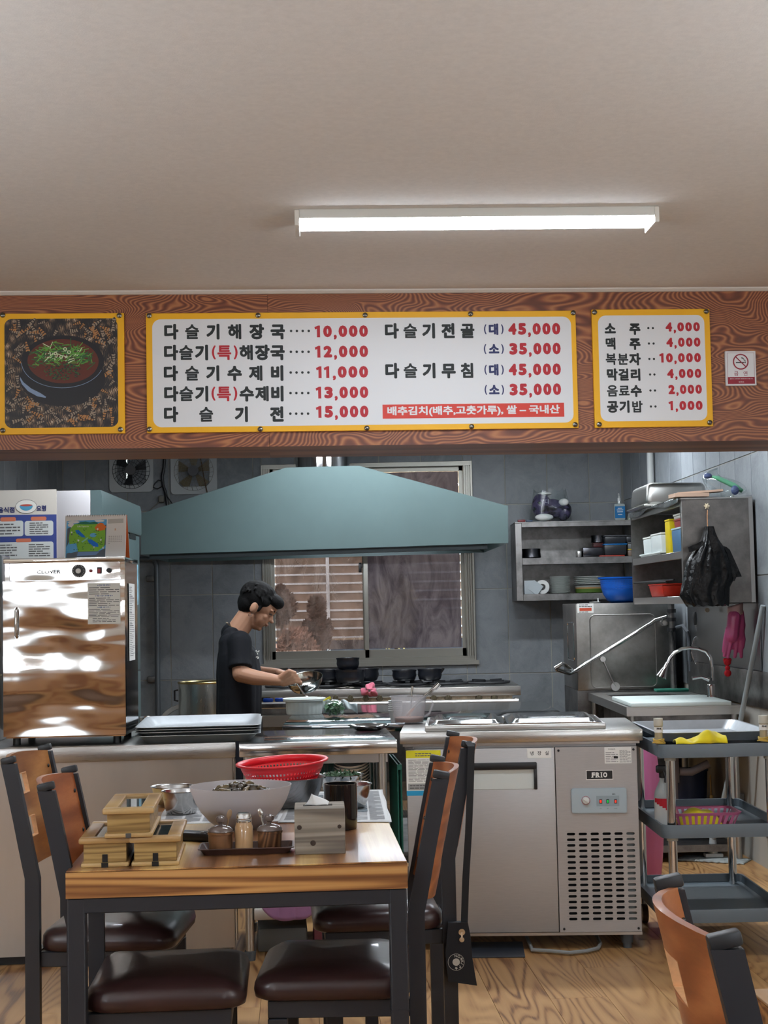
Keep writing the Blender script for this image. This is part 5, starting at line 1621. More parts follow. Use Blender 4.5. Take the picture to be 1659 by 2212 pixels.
# paper cups lying in a stack behind the jug
cupm = mesh_of(B().lathe([(0.020, 0.0), (0.030, 0.05), (0.0315, 0.051), (0.030, 0.0525), (0.0285, 0.05), (0.018, 0.002), (0, 0.002), (0, 0), (0.020, 0)], n=24), 'cup', M('white_cup', (222, 224, 222), 0.5), 50)
for k in range(6):
    p = V((0.052, 6.66, 0))
    o = bpy.data.objects.new('white_cup', cupm); COL.objects.link(o)
    o.location = (p.x - 0.020, p.y + 0.0, 0.8005 + 0.0085 * k); o['label'] = 'white cup in the nested stack standing behind the measuring jug'; o['category'] = 'cup'; o['group'] = 'nested white cups behind the jug'
# ================================================================== MIDDLE COUNTER (open steel table)
ml, mr = on(516, 1607, 0.80), on(858, 1598, 0.80)
MAng = math.atan2(mr.y - ml.y, mr.x - ml.x)
MW = (mr - ml).length
MG = V((ml.x, ml.y, 0)); mx_, mn = V((math.cos(MAng), math.sin(MAng), 0)), V((-math.sin(MAng), math.cos(MAng), 0))
def md(px, z=None, py=None, off=0.0):
    d = ray(px, py); o = V((0, 0, EYE)); b0 = MG + mn * off
    t_ = (b0 - o).dot(mn) / d.dot(mn); p = o + d * t_ - b0
    return p.dot(mx_), p.z
mt_ = T('steel_work_table', 'open steel work table between the left counter and the prep counter', 'table', MG, MAng)
b = B(); b.bb(0, MW, 0, 0.60, 0.750, 0.80, bev=0.004); part('table_top', b, STP, mt_)
b = B(); b.bb(0.035, MW - 0.035, 0.03, 0.05, 0.716, 0.749); part('drawer_rail', b, ST, mt_)
LEGX = (md(538, py=1900)[0], md(832, py=1900)[0])
for lx in LEGX:
    for ly in (0.04, 0.56):
        b = B(); b.cyl((lx, ly, 0.035), (lx, ly, 0.7495), 0.0165, n=18); lg = part('leg', b, ST, mt_)
        b = B(); b.cyl((lx, ly, 0.0), (lx, ly, 0.034), 0.019, 0.0215, n=18); part('foot', b, RUBBER, lg)
b = B(); b.bb(LEGX[0] + 0.017, LEGX[1] - 0.017, 0.02, 0.56, 0.148, 0.192, bev=0.003); part('lower_shelf', b, ST, mt_)
b = B(); b.bb(LEGX[0] + 0.017, LEGX[1] - 0.017, 0.12, 0.56, 0.475, 0.480, bev=0.001, seg=1); part('middle_shelf', b, ST, mt_)
# plate on top
p = on(797, 1577, 0.8005)
t = T('steel_dish', 'round shallow steel dish upside on the steel work table', 'dish', (p.x, p.y, 0.8005))
s_ = p.y / FPX; r = 45 * s_
b = B(); b.lathe([(0, 0), (r * 0.62, 0), (r * 0.72, 0.004), (r * 0.97, 0.018), (r, 0.021), (r * 0.97, 0.0225), (r * 0.72, 0.009), (0, 0.007)], n=48); part('dish_body', b, STP, t, smooth=60)
# green crates and stacked dishes on the middle shelf
GRN = M('green_crate_plastic', (24, 92, 78), 0.45)
def crate(label, x0, x1, y0, y1, z0, z1, frame=None):
    o_ = MG + mx_ * x0 + mn * y0
    t = T('green_crate', label, 'crate', (o_.x, o_.y, z0), MAng)
    W_, D_, H_ = x1 - x0, y1 - y0, z1 - z0
    b = B(); b.bb(0, W_, 0, D_, 0, 0.006)
    for (a, c, e, f) in ((0, W_, 0, 0.005), (0, W_, D_ - 0.005, D_), (0, 0.005, 0.005, D_ - 0.005), (W_ - 0.005, W_, 0.005, D_ - 0.005)):
        b.bb(a, c, e, f, H_ - 0.02, H_); b.bb(a, c, e, f, 0.006, 0.02); b.bb(a, c, e, f, H_ * 0.5 - 0.004, H_ * 0.5 + 0.004)
    n = int(W_ / 0.012)
    for i in range(n + 1):
        xx = W_ * i / n
        for yy in (0, D_ - 0.005):
            b.bb(max(0, xx - 0.002), min(W_, xx + 0.002), yy, yy + 0.005, 0.02, H_ - 0.02)
    n = int(D_ / 0.014)
    for i in range(1, n):
        for xx in (0, W_ - 0.005):
            b.bb(xx, xx + 0.005, D_ * i / n - 0.002, D_ * i / n + 0.002, 0.02, H_ - 0.02)
    part('crate_body', b, GRN, t)
    return t
xa, xb_ = md(640, py=1660)[0], md(820, py=1660)[0]
crate('green slotted plastic crate behind the stacked white dishes', xa - 0.02, min(xb_ - 0.01, LEGX[1] - 0.03), 0.36, 0.54, 0.4805, 0.70)
# wavy white dishes
def wavy(n=36, r=0.05):
    b = B()
    def f(rr, a, z): return (rr * math.cos(a), rr * math.sin(a) * 0.95, z + 0.006 * math.cos(2 * a) * (rr / r) ** 2 + 0.004 * math.cos(a) * (rr / r))
    vs = [(0, 0, 0.0)]; rows = []
    for (k, z) in ((0.45, 0.0), (0.75, 0.004), (1.0, 0.017), (1.0, 0.0195), (0.75, 0.0065), (0.45, 0.0025)):
        rows.append(len(vs)); vs += [f(r * k, 2 * PI * i / n, z) for i in range(n)]
    vs.append((0, 0, 0.0025))
    fs = [(0, rows[0] + (i + 1) % n, rows[0] + i) for i in range(n)]
    for a, c in zip(rows[:-1], rows[1:]): fs += [(a + i, a + (i + 1) % n, c + (i + 1) % n, c + i) for i in range(n)]
    fs += [(rows[-1] + i, rows[-1] + (i + 1) % n, len(vs) - 1) for i in range(n)]
    b.raw(vs, fs)
    return b
DISH = M('ivory_melamine', (218, 212, 202), 0.35)
wm = mesh_of(wavy(r=0.068), 'dish', DISH, 70); wm2 = mesh_of(wavy(r=0.05), 'dish', DISH, 70)
def dish_stack(px, mesh, n, dz, label, group, off=0.2, z0=0.4815):
    u = md(px, py=1700)[0]
    o_ = MG + mx_ * u + mn * off
    for k in range(n):
        o = bpy.data.objects.new('white_dish', mesh); COL.objects.link(o)
        o.location = (o_.x, o_.y, z0 + 0.008 + dz * k); o.rotation_euler = (0, 0, MAng + 0.03 * (k % 3))
        o['label'] = label; o['category'] = 'dish'; o['group'] = group
dish_stack(766, wm, 17, 0.0118, 'white wavy dish in the tall stack in front of the green crate', 'tall stack of wavy white dishes')
dish_stack(714, wm2, 12, 0.0112, 'white wavy dish in the shorter stack left of the tall stack', 'shorter stack of wavy white dishes', off=0.24)
# second crate standing right of the table, before the prep counter gap
t = crate('green plastic crate in the gap between work table and prep counter', MW + 0.004, MW + 0.022, 0.08, 0.5, 0.0, 0.70)
# purple cloth, blue bag and boxes low under the table
CLO = M('purple_cloth', (134, 92, 128), 0.7, sheen=0.3)
pa = [MG + mx_ * md(565 + 125 * i / 10, py=1960, off=0.03)[0] + mn * 0.02 for i in range(11)]
def clothf(u, v):
    x = md(566 + 124 * u, py=1960)[0]
    o_ = MG + mx_ * x + mn * (0.016 - 0.012 * abs(math.sin(u * 11)) * v)
    zb_ = 0.196 - 0.055 * math.sin(PI * u) ** 0.8 - 0.006 * math.sin(u * 9)
    return (o_.x, o_.y, 0.335 + (zb_ - 0.335) * v)
b = B(); b.sheet(clothf, 40, 14, 0.004)
S('purple_cloth', b, CLO, 'crumpled purple cloth hanging over the lower shelf of the work table', 'cloth', smooth=180)
o_ = MG + mx_ * (LEGX[0] + 0.05) + mn * 0.12
b = B(); b.box((0.05, 0.1, 0.13), (0.13, 0.2, 0.26), bev=0.03)
S('blue_bag', b, M('blue_film', (64, 104, 140), 0.25, coat=0.5, bump=0.4, bs=25, bdist=0.01), 'shiny blue bag on the lower shelf behind the purple cloth', 'bag', loc=(o_.x, o_.y, 0.1925), rz=MAng)
o_ = MG + mx_ * (LEGX[0] + 0.03) + mn * 0.16
b = B(); b.box((0.09, 0.15, 0.045), (0.19, 0.30, 0.09), bev=0.012)
S('grey_bag', b, M('grey_vinyl', (88, 88, 86), 0.5, bump=0.3, bs=10, bdist=0.01), 'grey bag on the floor under the work table', 'bag', loc=(o_.x, o_.y, 0.0), rz=MAng)
o_ = MG + mx_ * (LEGX[0] + 0.24) + mn * 0.14
b = B(); b.box((0.11, 0.11, 0.055), (0.22, 0.22, 0.11), bev=0.003)
S('maroon_box', b, M('maroon_card', (112, 58, 68), 0.7), 'maroon box on the floor under the work table', 'box', loc=(o_.x, o_.y, 0.0), rz=MAng)
# ================================================================== LEFT COUNTER
ll, lr = on(0, 1618, 0.80), on(509, 1603, 0.80)
LAng = math.atan2(lr.y - ll.y, lr.x - ll.x)
LG = V((lr.x, lr.y, 0)); lx_, ln = V((math.cos(LAng), math.sin(LAng), 0)), V((-math.sin(LAng), math.cos(LAng), 0))
lc = T('steel_counter', 'long closed stainless steel counter along the left', 'counter', LG, LAng)
b = B(); b.bb(-1.6, 0, 0, 0.72, 0.742, 0.80, bev=0.004); part('counter_top', b, STH, lc)
b = B(); b.bb(-1.6, -0.012, 0.022, 0.05, 0.035, 0.741); part('front_panel', b, STC, lc)
b = B(); b.bb(-0.030, -0.010, 0.051, 0.70, 0.035, 0.741); b.bb(-1.6, -1.58, 0.051, 0.70, 0.035, 0.741); part('side_panel', b, ST, lc)
b = B(); b.cyl((-0.006, 0.03, 0.06), (-0.006, 0.03, 0.741), 0.006, n=10); part('corner_trim', b, CHROME, lc)
b = B(); b.bb(-1.6, -0.05, 0.06, 0.68, 0.0, 0.0345); part('toe_kick', b, BLK, lc)
# tray stack
p = on(411, 1606, 0.801)
GT = 'stacked aluminium trays on the left counter'
for k, (lab, dz, dx, da) in enumerate((('bottom aluminium tray of the stack on the left counter, palest', 0.0, 0.0, 0), ('second aluminium tray from the bottom of the stack', 0.0135, -0.002, 0.4), ('third aluminium tray from the bottom of the stack', 0.023, 0.002, -0.3), ('top aluminium tray of the stack on the left counter', 0.032, 0.0, 0.3))):
    t = T('aluminium_tray', lab, 'tray', (p.x + dx, p.y + 0.345, 0.8005 + dz), LAng + R(da) - R(2), GT)
    b = B(); traybowl(b, 0.237, 0.325, 0, 0.030, 0.03, th=0.0015, slope=0.030, rimw=0.012); part('tray_body', b, ALU if k else M('pale_aluminium', (205, 212, 214), 0.4, 0.7), t, smooth=40)
# small steel scoop beside the cabinet
p = on(296, 1588, 0.801)
t = T('steel_scoop', 'steel ladle bowl tucked between the warming cabinet and the trays', 'scoop', (p.x, p.y + 0.35, 0.8005))
b = B(); b.lathe([(0, 0), (0.02, 0), (0.045, 0.03), (0.05, 0.05), (0.048, 0.05), (0.042, 0.031), (0, 0.003)], n=28); part('scoop_bowl', b, STP, t, smooth=60)
# ================================================================== WARMING CABINET
cl_, cr_ = at(8, 1400, 5.86), at(270, 1400, 5.86)
CWd = (cr_ - cl_).length
CA = R(1.5)
zt_ = at(140, 1205, 5.86).z
wc = T('warming_cabinet', 'mirror steel warming cabinet with a dial and handle on the left counter', 'cabinet', (cl_.x, 5.86, 0.80), CA)
H = zt_ - 0.80
def c4(x, y):
    p = at(x / 2.9625, 980 + y / 2.9625, 5.85)
    return p.x - cl_.x, p.z - 0.80
b = B(); b.bb(0.012, CWd - 0.002, 0.020, 0.36, 0.03, H - 0.018); part('body', b, steel('cabinet_side_steel', (150, 150, 152), 0.12), wc)
b = B(); b.bb(0.0, CWd, -0.002, 0.37, H - 0.0175, H, bev=0.002); part('cap', b, STW, wc)
z1_ = c4(100, 700)[1]; z0_ = c4(100, 812)[1]
b = B(); b.bb(0.024, CWd - 0.018, 0.003, 0.0195, z0_, H - 0.018); cpn = part('control_strip', b, STW, wc)
b = B(); b.bb(0.006, 0.023, 0.000, 0.0195, z0_ - 0.002, H - 0.018); b.bb(CWd - 0.017, CWd, 0.000, 0.0195, z0_ - 0.002, H - 0.018); part('corner_post', b, STW, wc)
zb_ = c4(100, 1812)[1]
b = B()
nn = 26
b.sheet(lambda u, v: (u * (CWd), -0.010 + 0.006 * (0.5 - 0.5 * math.cos(2 * PI * min(1, u * 1.2))) * math.sin(PI * v), zb_ + (z0_ - 0.003 - zb_) * v), nn, nn, 0.0)
b.bb(0, CWd, -0.004, 0.019, zb_, z0_ - 0.003)
dr_ = part('door', b, STW, wc, smooth=80)
b = B(); b.bb(0.008, CWd - 0.004, 0.0, 0.0195, 0.028, zb_ - 0.002); part('base_strip', b, STW, wc)
for (x_, y_) in ((0.04, 0.04), (CWd - 0.04, 0.04), (0.04, 0.32), (CWd - 0.04, 0.32)):
    b = B(); b.cyl((x_, y_, 0.0005), (x_, y_, 0.0295), 0.015, n=14); part('foot', b, BLK, wc)
hx, hz = c4(107, 1080)
_, ha = c4(107, 992); _, hb_ = c4(107, 1175)
b = B(); b.tube([(hx, -0.0095, ha), (hx, -0.026, ha - 0.006), (hx, -0.030, (ha + hb_) / 2), (hx, -0.026, hb_ + 0.006), (hx, -0.0095, hb_)], 0.0055, 10); b.prism(rrect(hx - 0.009, hx + 0.009, hb_ - 0.004, ha + 0.004, 0.006), -0.0075, -0.0098, 'Y'); part('door_handle', b, CHROME, dr_)
# dial
def disc(c, r, y0, y1, mat, name, par, n=24):
    b = B(); b.cyl((c[0], y0, c[1]), (c[0], y1, c[1]), r, n=n); return part(name, b, mat, par)
c = c4(498, 750); dk = disc(c, 0.0250, 0.0029, -0.004, BLK, 'dial', cpn, 32); disc(c, 0.0095, -0.0041, -0.014, WHT, 'dial_centre', dk)
b = B()
for k in range(20):
    a = 2 * PI * k / 20; rr0, rr1 = 0.019, 0.0225
    ca, sa = math.cos(a), math.sin(a); w_ = 0.0006
    b.raw([(c[0] + rr0 * ca - w_ * sa, -0.0043, c[1] + rr0 * sa + w_ * ca), (c[0] + rr1 * ca - w_ * sa, -0.0043, c[1] + rr1 * sa + w_ * ca), (c[0] + rr1 * ca + w_ * sa, -0.0043, c[1] + rr1 * sa - w_ * ca), (c[0] + rr0 * ca + w_ * sa, -0.0043, c[1] + rr0 * sa - w_ * ca)], [(0, 1, 2, 3)])
part('dial_marks', b, WHT, dk, smooth=0, kind='stuff')
c = c4(575, 749); disc(c, 0.006, 0.0029, -0.003, M('dark_red_lamp', (120, 24, 24), 0.3), 'indicator', cpn)
c = c4(630, 747); b = B(); b.bb(c[0] - 0.0085, c[0] + 0.0085, -0.003, 0.0029, c[1] - 0.013, c[1] + 0.013, bev=0.001); sw = part('switch', b, BLK, cpn); b = B(); b.bb(c[0] - 0.0055, c[0] + 0.0055, -0.006, -0.0031, c[1] - 0.009, c[1] + 0.007); part('rocker', b, M('red_rocker', (150, 26, 30), 0.3), sw)
c = c4(693, 747); kb = disc(c, 0.0095, 0.0029, -0.010, BLK, 'fuse_knob', cpn, 18)
b = B(); c0, c1_ = c4(230, 757), c4(381, 757); put_text(b, 'CLOVER', (c0[0] + c1_[0]) / 2, c0[1], w=c1_[0] - c0[0], h=0.0135, bold=0.01, fat=0.02, y=0.0026)
for ch_i, xx in enumerate((247, 281, 300, 335, 356)):
    pass
part('lettering', b, INK, cpn, smooth=0)
# sticker on the door
a_, c_ = c4(558, 830), c4(768, 1088)
y_ = -0.0125
b = B(); b.bb(a_[0], c_[0], y_, y_ + 0.0005, c_[1], a_[1]); sk = part('instruction_sticker', b, M('sticker_white', (214, 214, 206), 0.5), dr_, label='white instruction sticker with blue headings')
W_, H_ = c_[0] - a_[0], a_[1] - c_[1]
b = B(); bl = B()
for k, (hd, t0, t1, rows) in enumerate((('전원 작동 방법', 0.05, 0.29, 4), ('매장 사용시 유의할 점', 0.31, 0.57, 5), ('제품 고장 수리', 0.59, 0.84, 6))):
    put_text(bl, '※ ' + hd + ' ※', a_[0] + W_ / 2, a_[1] - H_ * t0, h=0.0058, bold=0.01, fat=0.02, y=y_ - 0.0003)
    fake_lines(b, a_[0] + 0.005, c_[0] - 0.004, a_[1] - H_ * t1, a_[1] - H_ * (t0 + 0.035), rows, y_ - 0.0002, 1.0, 0.35, random.Random(k), 3)
for q in rect_minus((a_[0] + 0.01, c_[0] - 0.01, c_[1] + 0.004, c_[1] + 0.026), [(a_[0] + 0.011, c_[0] - 0.011, c_[1] + 0.005, c_[1] + 0.025)]):
    flat(b, [(q[0], q[2]), (q[1], q[2]), (q[1], q[3]), (q[0], q[3])], y_ - 0.0002)
fake_lines(b, a_[0] + 0.018, c_[0] - 0.018, c_[1] + 0.006, c_[1] + 0.024, 3, y_ - 0.0002, 1.0, 0.4, random.Random(9), 4)
part('print', b, INKG, sk, smooth=0, kind='stuff'); part('heading_print', bl, M('blue_print', (52, 76, 142), 0.6), sk, smooth=0)
# receipt strip taped to the side of the cabinet
def side(py_t, py_b, px):
    pass
b = B(); x_ = CWd + 0.0005
b.bb(x_, x_ + 0.0006, 0.10, 0.26, H - 0.40, H - 0.10); sd = part('paper_strip', b, PAPER, wc, label='long white printed slip on the cabinet side')
b = B()
rnd = random.Random(4)
for k in range(38):
    zz = H - 0.115 - k * 0.0072
    y0_ = 0.112; y1_ = rnd.uniform(0.16, 0.25)
    hh = 0.0035 if k in (5, 6, 14, 20, 21) else 0.0018
    b.raw([(x_ + 0.0008, y0_, zz), (x_ + 0.0008, y1_, zz), (x_ + 0.0008, y1_, zz + hh), (x_ + 0.0008, y0_, zz + hh)], [(0, 1, 2, 3)])
part('print', b, INKG, sd, smooth=0, kind='stuff')
# dark appliance at the far left edge
p = at(4, 1400, 6.05)
b = B(); b.bb(-0.42, 0.0, 0, 0.38, 0.0, 0.735, bev=0.006)
S('black_appliance', b, M('black_gloss', (16, 17, 20), 0.2, coat=0.4), 'tall black box-like appliance at the left edge beside the warming cabinet', 'appliance', loc=(p.x - 0.012, 5.90, 0.8005), rz=CA)
# ================================================================== DESK CALENDAR
ca_, cb_ = at(139, 1200, 6.05), at(271, 1200, 6.05)
ztop = at(205, 1112, 6.05).z
zbase = 0.80 + H + 0.0005
hC = ztop - zbase
cal = T('desk_calendar', 'desk calendar with an illustrated map on top of the warming cabinet', 'calendar', ((ca_.x + cb_.x) / 2, 6.05, zbase), R(1))
wC = (cb_ - ca_).length
lean = 0.20
def cy(z): return z * lean - 0.004
b = B(); b.raw([(-wC / 2, cy(0), 0), (wC / 2, cy(0), 0), (wC / 2, cy(hC), hC), (-wC / 2, cy(hC), hC), (-wC / 2, cy(0) + 0.003, 0), (wC / 2, cy(0) + 0.003, 0), (wC / 2, cy(hC) + 0.003, hC), (-wC / 2, cy(hC) + 0.003, hC)], [(0, 1, 2, 3), (7, 6, 5, 4), (0, 4, 5, 1), (1, 5, 6, 2), (2, 6, 7, 3), (3, 7, 4, 0)])
pg = part('calendar_page', b, PAPER, cal, smooth=0)
b = B()
t0_, t1_ = cy(hC) + 0.004, cy(hC) + 0.004 + 0.06
b.raw([(-wC / 2, t0_, hC - 0.002), (wC / 2 + 0.002, t0_, hC - 0.002), (wC / 2 + 0.002, t1_, 0), (-wC / 2, t1_, 0), (-wC / 2, t0_ + 0.002, hC), (wC / 2 + 0.002, t0_ + 0.002, hC), (wC / 2 + 0.002, t1_ + 0.002, 0), (-wC / 2, t1_ + 0.002, 0)], [(0, 1, 2, 3), (7, 6, 5, 4), (0, 4, 5, 1), (1, 5, 6, 2), (2, 6, 7, 3), (3, 7, 4, 0)])
part('orange_stand', b, M('orange_card', (222, 104, 40), 0.6), cal, smooth=0)
def kf(b, pts, lay):
    "pts in unit picture coordinates of the page"
    b.raw([((x - 0.5) * wC, cy(z * hC) - 0.0004 * lay, z * hC) for x, z in pts], [tuple(range(len(pts)))])
def blob(cx, cz, rx, rz, n=18, seed=0, wob=0.12):
    r_ = random.Random(seed)
    return [(cx + rx * math.cos(2 * PI * i / n) * (1 + r_.uniform(-wob, wob)), cz + rz * math.sin(2 * PI * i / n) * (1 + r_.uniform(-wob, wob))) for i in range(n)]
# picture of the page, colour by colour (zoom frame: page 722..1430 x 612..1092)
def kc_(x, y): return ((x - 722) / 708, 1 - (y - 618) / 476)
def kshape(name, col, lay, shapes):
    b = B()
    for s_ in shapes: kf(b, s_, lay)
    part(name, b, M('cal_' + name, col, 0.6), pg, smooth=0)
kshape('sky_print', (96, 176, 224), 1, [[kc_(738, 1085), kc_(1195, 1085), kc_(1205, 665), kc_(738, 678)]])
kshape('cloud_print', (240, 242, 240), 2, [blob(*kc_(820, 690), 0.10, 0.03, seed=1), blob(*kc_(1120, 680), 0.08, 0.025, seed=2), blob(*kc_(790, 720), 0.05, 0.05, seed=3)])
kshape('grey_rock_print', (88, 96, 104), 2.2, [[kc_(745, 1088), kc_(1195, 1082), kc_(1195, 980), kc_(1120, 1010), kc_(870, 1010), kc_(748, 1030)], [kc_(745, 960), kc_(775, 900), kc_(790, 740), kc_(750, 760)], [kc_(1180, 960), kc_(1198, 940), kc_(1200, 720), kc_(1185, 730)]])
kshape('blue_rock_print', (110, 140, 180), 2.6, [[kc_(870, 1060), kc_(1090, 1050), kc_(1130, 1015), kc_(880, 1015)]])
kshape('meadow_print', (132, 190, 60), 3, [[kc_(x, y) for x, y in ((880, 1012), (1110, 1012), (1180, 960), (1192, 860), (1188, 740), (1100, 710), (960, 700), (830, 712), (785, 760), (770, 860), (780, 930), (860, 920))]])
kshape('hill_print', (40, 120, 96), 3.4, [[kc_(x, y) for x, y in ((860, 712), (900, 690), (960, 684), (1010, 696), (1060, 688), (1100, 700), (1100, 714), (960, 718))]])
kshape('pond_print', (110, 186, 232), 3.8, [blob(*kc_(808, 975), 0.085, 0.11, seed=4), blob(*kc_(1050, 835), 0.055, 0.05, seed=5)])
kshape('river_print', (24, 118, 214), 4.2, [[kc_(x, y) for x, y in ((840, 780), (880, 775), (950, 840), (965, 862), (920, 855), (860, 815))], [kc_(x, y) for x, y in ((985, 885), (1030, 880), (1110, 930), (1115, 965), (1060, 960), (1000, 915))]])
kshape('autumn_print', (232, 120, 44), 4.2, [blob(*kc_(1135, 750), 0.085, 0.09, seed=6, wob=0.2)])
kshape('path_print', (142, 214, 190), 4.6, [[kc_(x, y) for x, y in ((915, 905), (930, 915), (1000, 868), (985, 858))]])
b = B(); r_ = random.Random(8)
for i in range(46):
    x, y = r_.uniform(800, 1170), r_.uniform(740, 1000)
    kf(b, blob(*kc_(x, y), r_.uniform(0.006, 0.02), r_.uniform(0.004, 0.010), n=6, seed=i, wob=0.4), 5)
part('tree_print', b, M('cal_darkgreen', (50, 112, 50), 0.6), pg, smooth=0, kind='stuff')
b = B()
for (x, y) in ((800, 800), (880, 890), (1100, 770), (1140, 890), (1065, 965), (1170, 975)):
    kf(b, blob(*kc_(x, y), 0.014, 0.022, n=8, seed=x, wob=0.35), 5.4)
part('figure_print', b, PAPER, pg, smooth=0)
b = B()
for (x, y) in ((805, 825), (875, 915), (1085, 790), (1150, 915), (1060, 995)):
    kf(b, blob(*kc_(x, y), 0.012, 0.014, n=7, seed=x, wob=0.35), 5.6)
for i in range(5):
    for j in range(7):
        if i == 4 and j > 0: continue
        x, z = kc_(1237 + j * 23, 852 + i * 20)
        kf(b, [(x - 0.006, z - 0.006), (x + 0.006, z - 0.006), (x + 0.006, z + 0.006), (x - 0.006, z + 0.006)], 1.5)
part('date_print', b, INKG, pg, smooth=0, kind='stuff')
b = B()
x, z = kc_(1308, 778); vs, fs = glyph('8', 0.0)
b.raw([((x - 0.5) * wC + (v[0] - 0.3) * 0.013, cy(z * hC) - 0.0008, z * hC + (v[1] - 0.35) * 0.013) for v in vs], fs)
part('month_number', b, M('cal_orange_number', (206, 150, 90), 0.6), pg, smooth=0)
b = B(); kf(b, [kc_(1218, 712), kc_(1398, 708), kc_(1398, 660), kc_(1218, 664)], 1.2); part('grey_panel', b, M('cal_grey', (196, 196, 190), 0.6), pg, smooth=0)
b = B(); vs, fs = glyph('Life Esports', 0.01); x, z = kc_(940, 737)
b.raw([((x - 0.5) * wC + (v[0] - 2.7) * 0.0095, cy(z * hC) - 0.0024, z * hC + (v[1] - 0.35) * 0.0085) for v in vs], fs)
part('lettering', b, PAPER, pg, smooth=0)
b = B(); b.lathe([(0.0, 0), (0.006, 0), (0.006, 0.0006)], n=4, c=(0, 0, -1)) if False else None
for k in range(26):
    x = (-0.47 + 0.94 * k / 25) * wC
    b.tube([(x + 0.0, cy(hC) + 0.002 + 0.0045 * math.cos(a), hC - 0.001 + 0.0045 * math.sin(a)) for a in [2 * PI * i / 8 for i in range(8)]], 0.0007, 4, closed=True)
part('wire_binding', b, BLK, cal, kind='stuff')
# ================================================================== UPRIGHT REFRIGERATOR behind, front turned to the kitchen
X1 = at(221, 1200, 7.4).x
FB_ = R(0)
Y0, Y1 = 7.40, 8.60
Zt = 1.89
uf = T('upright_refrigerator', 'tall stainless refrigerator standing behind the warming cabinet, seen from its side', 'refrigerator', (X1, Y0, 0))
b = B(); b.bb(-0.78, -0.055, 0, Y1 - Y0, 0.06, Zt, bev=0.003); part('body', b, steel('fridge_side_steel', (196, 194, 196), 0.45, (60, 1, 2), bstr=0.02), uf)
b = B()
zh0, zh1 = Zt - 0.165, Zt
b.prism([(-0.0545, zh0), (-0.004, zh0), (0.0, zh0 + 0.010), (0.0, zh1 - 0.03), (-0.006, zh1 - 0.0), (-0.0545, zh1)], 0.0, Y1 - Y0, 'Y'); part('header_panel', b, TEAL, uf)
for k in range(2):
    for j, (za, zb2) in enumerate(((0.98, Zt - 0.1695), (0.09, 0.972))):
        b = B(); ya_ = 0.004 + k * (Y1 - Y0) / 2; b.bb(-0.054, -0.012, ya_, ya_ + (Y1 - Y0) / 2 - 0.008, za, zb2, bev=0.003)
        dd = part('door', b, TEAL, uf)
        b = B(); yy = ya_ + (0.54 if k == 0 else 0.03); b.bb(-0.0119, 0.012, yy, yy + 0.022, (za + zb2) / 2 - 0.10, (za + zb2) / 2 + 0.10, bev=0.004); part('door_handle', b, BLK, dd)
pz = at(290, 1145, 8.45).z
b = B(); b.bb(-0.0119, -0.009, 0.86, 1.06, pz - 0.055, pz + 0.05); dsp = part('display_panel', b, BLK, uf)
b = B(); b.bb(-0.0088, -0.0080, 0.99, 1.01, pz + 0.0, pz + 0.03); part('display_light', b, M('display_white', (240, 246, 255), 0.4, emis=3), dsp)
for k in range(4):
    b = B(); b.cyl((-0.7 + 0.6 * (k % 2), 0.08 + 1.0 * (k // 2), 0), (-0.7 + 0.6 * (k % 2), 0.08 + 1.0 * (k // 2), 0.0595), 0.03, n=12); part('foot', b, BLK, uf)
b = B(); b.bb(-0.0119, -0.0112, 0.98, 1.14, 1.34, 1.56); part('sticker', b, M('sticker_photo', (120, 160, 178), 0.6, var=0.3, vs=12), uf, label='blue green picture sticker on the door edge')
# ================================================================== POSTER
a_, c_ = at(-60, 1210, 7.395), at(122, 1057, 7.395)
pst = T('notice_poster', 'cream and blue Korean notice poster on the tall refrigerator side', 'poster', (0, 7.395, 0))
zb3 = 1.42
b = B(); b.bb(a_.x, c_.x, -0.003, 0.0035, zb3, c_.z); pb = part('poster_sheet', b, M('poster_cream', (196, 190, 180), 0.7), pst)
def po(x, y): p = at(x / 5.184, 990 + y / 5.184, 7.39); return p.x, p.z
def poly(name, col, y, shapes, par=pb):
    b = B()
    for s_ in shapes: flat(b, s_, y)
    part(name, b, M('poster_' + name, col, 0.7), par, smooth=0)
xl = a_.x
poly('blue_field', (52, 66, 128), -0.0035, [[(xl, zb3), (c_.x, zb3), (c_.x, po(0, 640)[1]), (xl, po(0, 632)[1])]])
def rr(x0, y0, x1, y1, r): a, c = po(x0, y0), po(x1, y1); return rrect(a[0], c[0], c[1], a[1], r)
poly('white_boxes', (196, 200, 198), -0.0041, [rr(-280, 708, 262, 872, 0.012), rr(275, 703, 597, 862, 0.012), rr(-280, 948, 600, 1240, 0.012)])
poly('orange_tags', (196, 112, 84), -0.0045, [rr(4, 662, 178, 705, 0.008), rr(345, 655, 520, 695, 0.008), rr(178, 900, 350, 938, 0.008)])
b = B(); r_ = random.Random(3)
for (x0, y0, x1, y1, rows) in ((-20, 725, 225, 860, 4), (330, 715, 540, 850, 6), (0, 960, 190, 1100, 5), (320, 955, 560, 1100, 6)):
    a, c = po(x0, y0), po(x1, y1); fake_lines(b, a[0], c[0], c[1], a[1], rows, -0.0046, 1.0, 0.45, r_, 3)
part('print', b, INKG, pb, smooth=0, kind='stuff')
b = B()
for st_, x, y, w_ in (('음식점', 68, 578, 190), ('요령', 462, 560, 108)):
    p0_ = po(x, y); put_text(b, st_, p0_[0], p0_[1], w=w_ / 5.184 * 7.39 / FPX, h=0.028, bold=0.01, fat=0.03, y=-0.0042)
part('lettering', b, NAVY, pb, smooth=0, label='dark blue headline letters')
e_ = po(293, 540)
b = B(); ellf(b, e_, 0.052, 0.034, -0.0040); part('oval_print', b, M('poster_oval', (216, 214, 206), 0.7), pb, smooth=0)
b = B(); ring_pts = 40
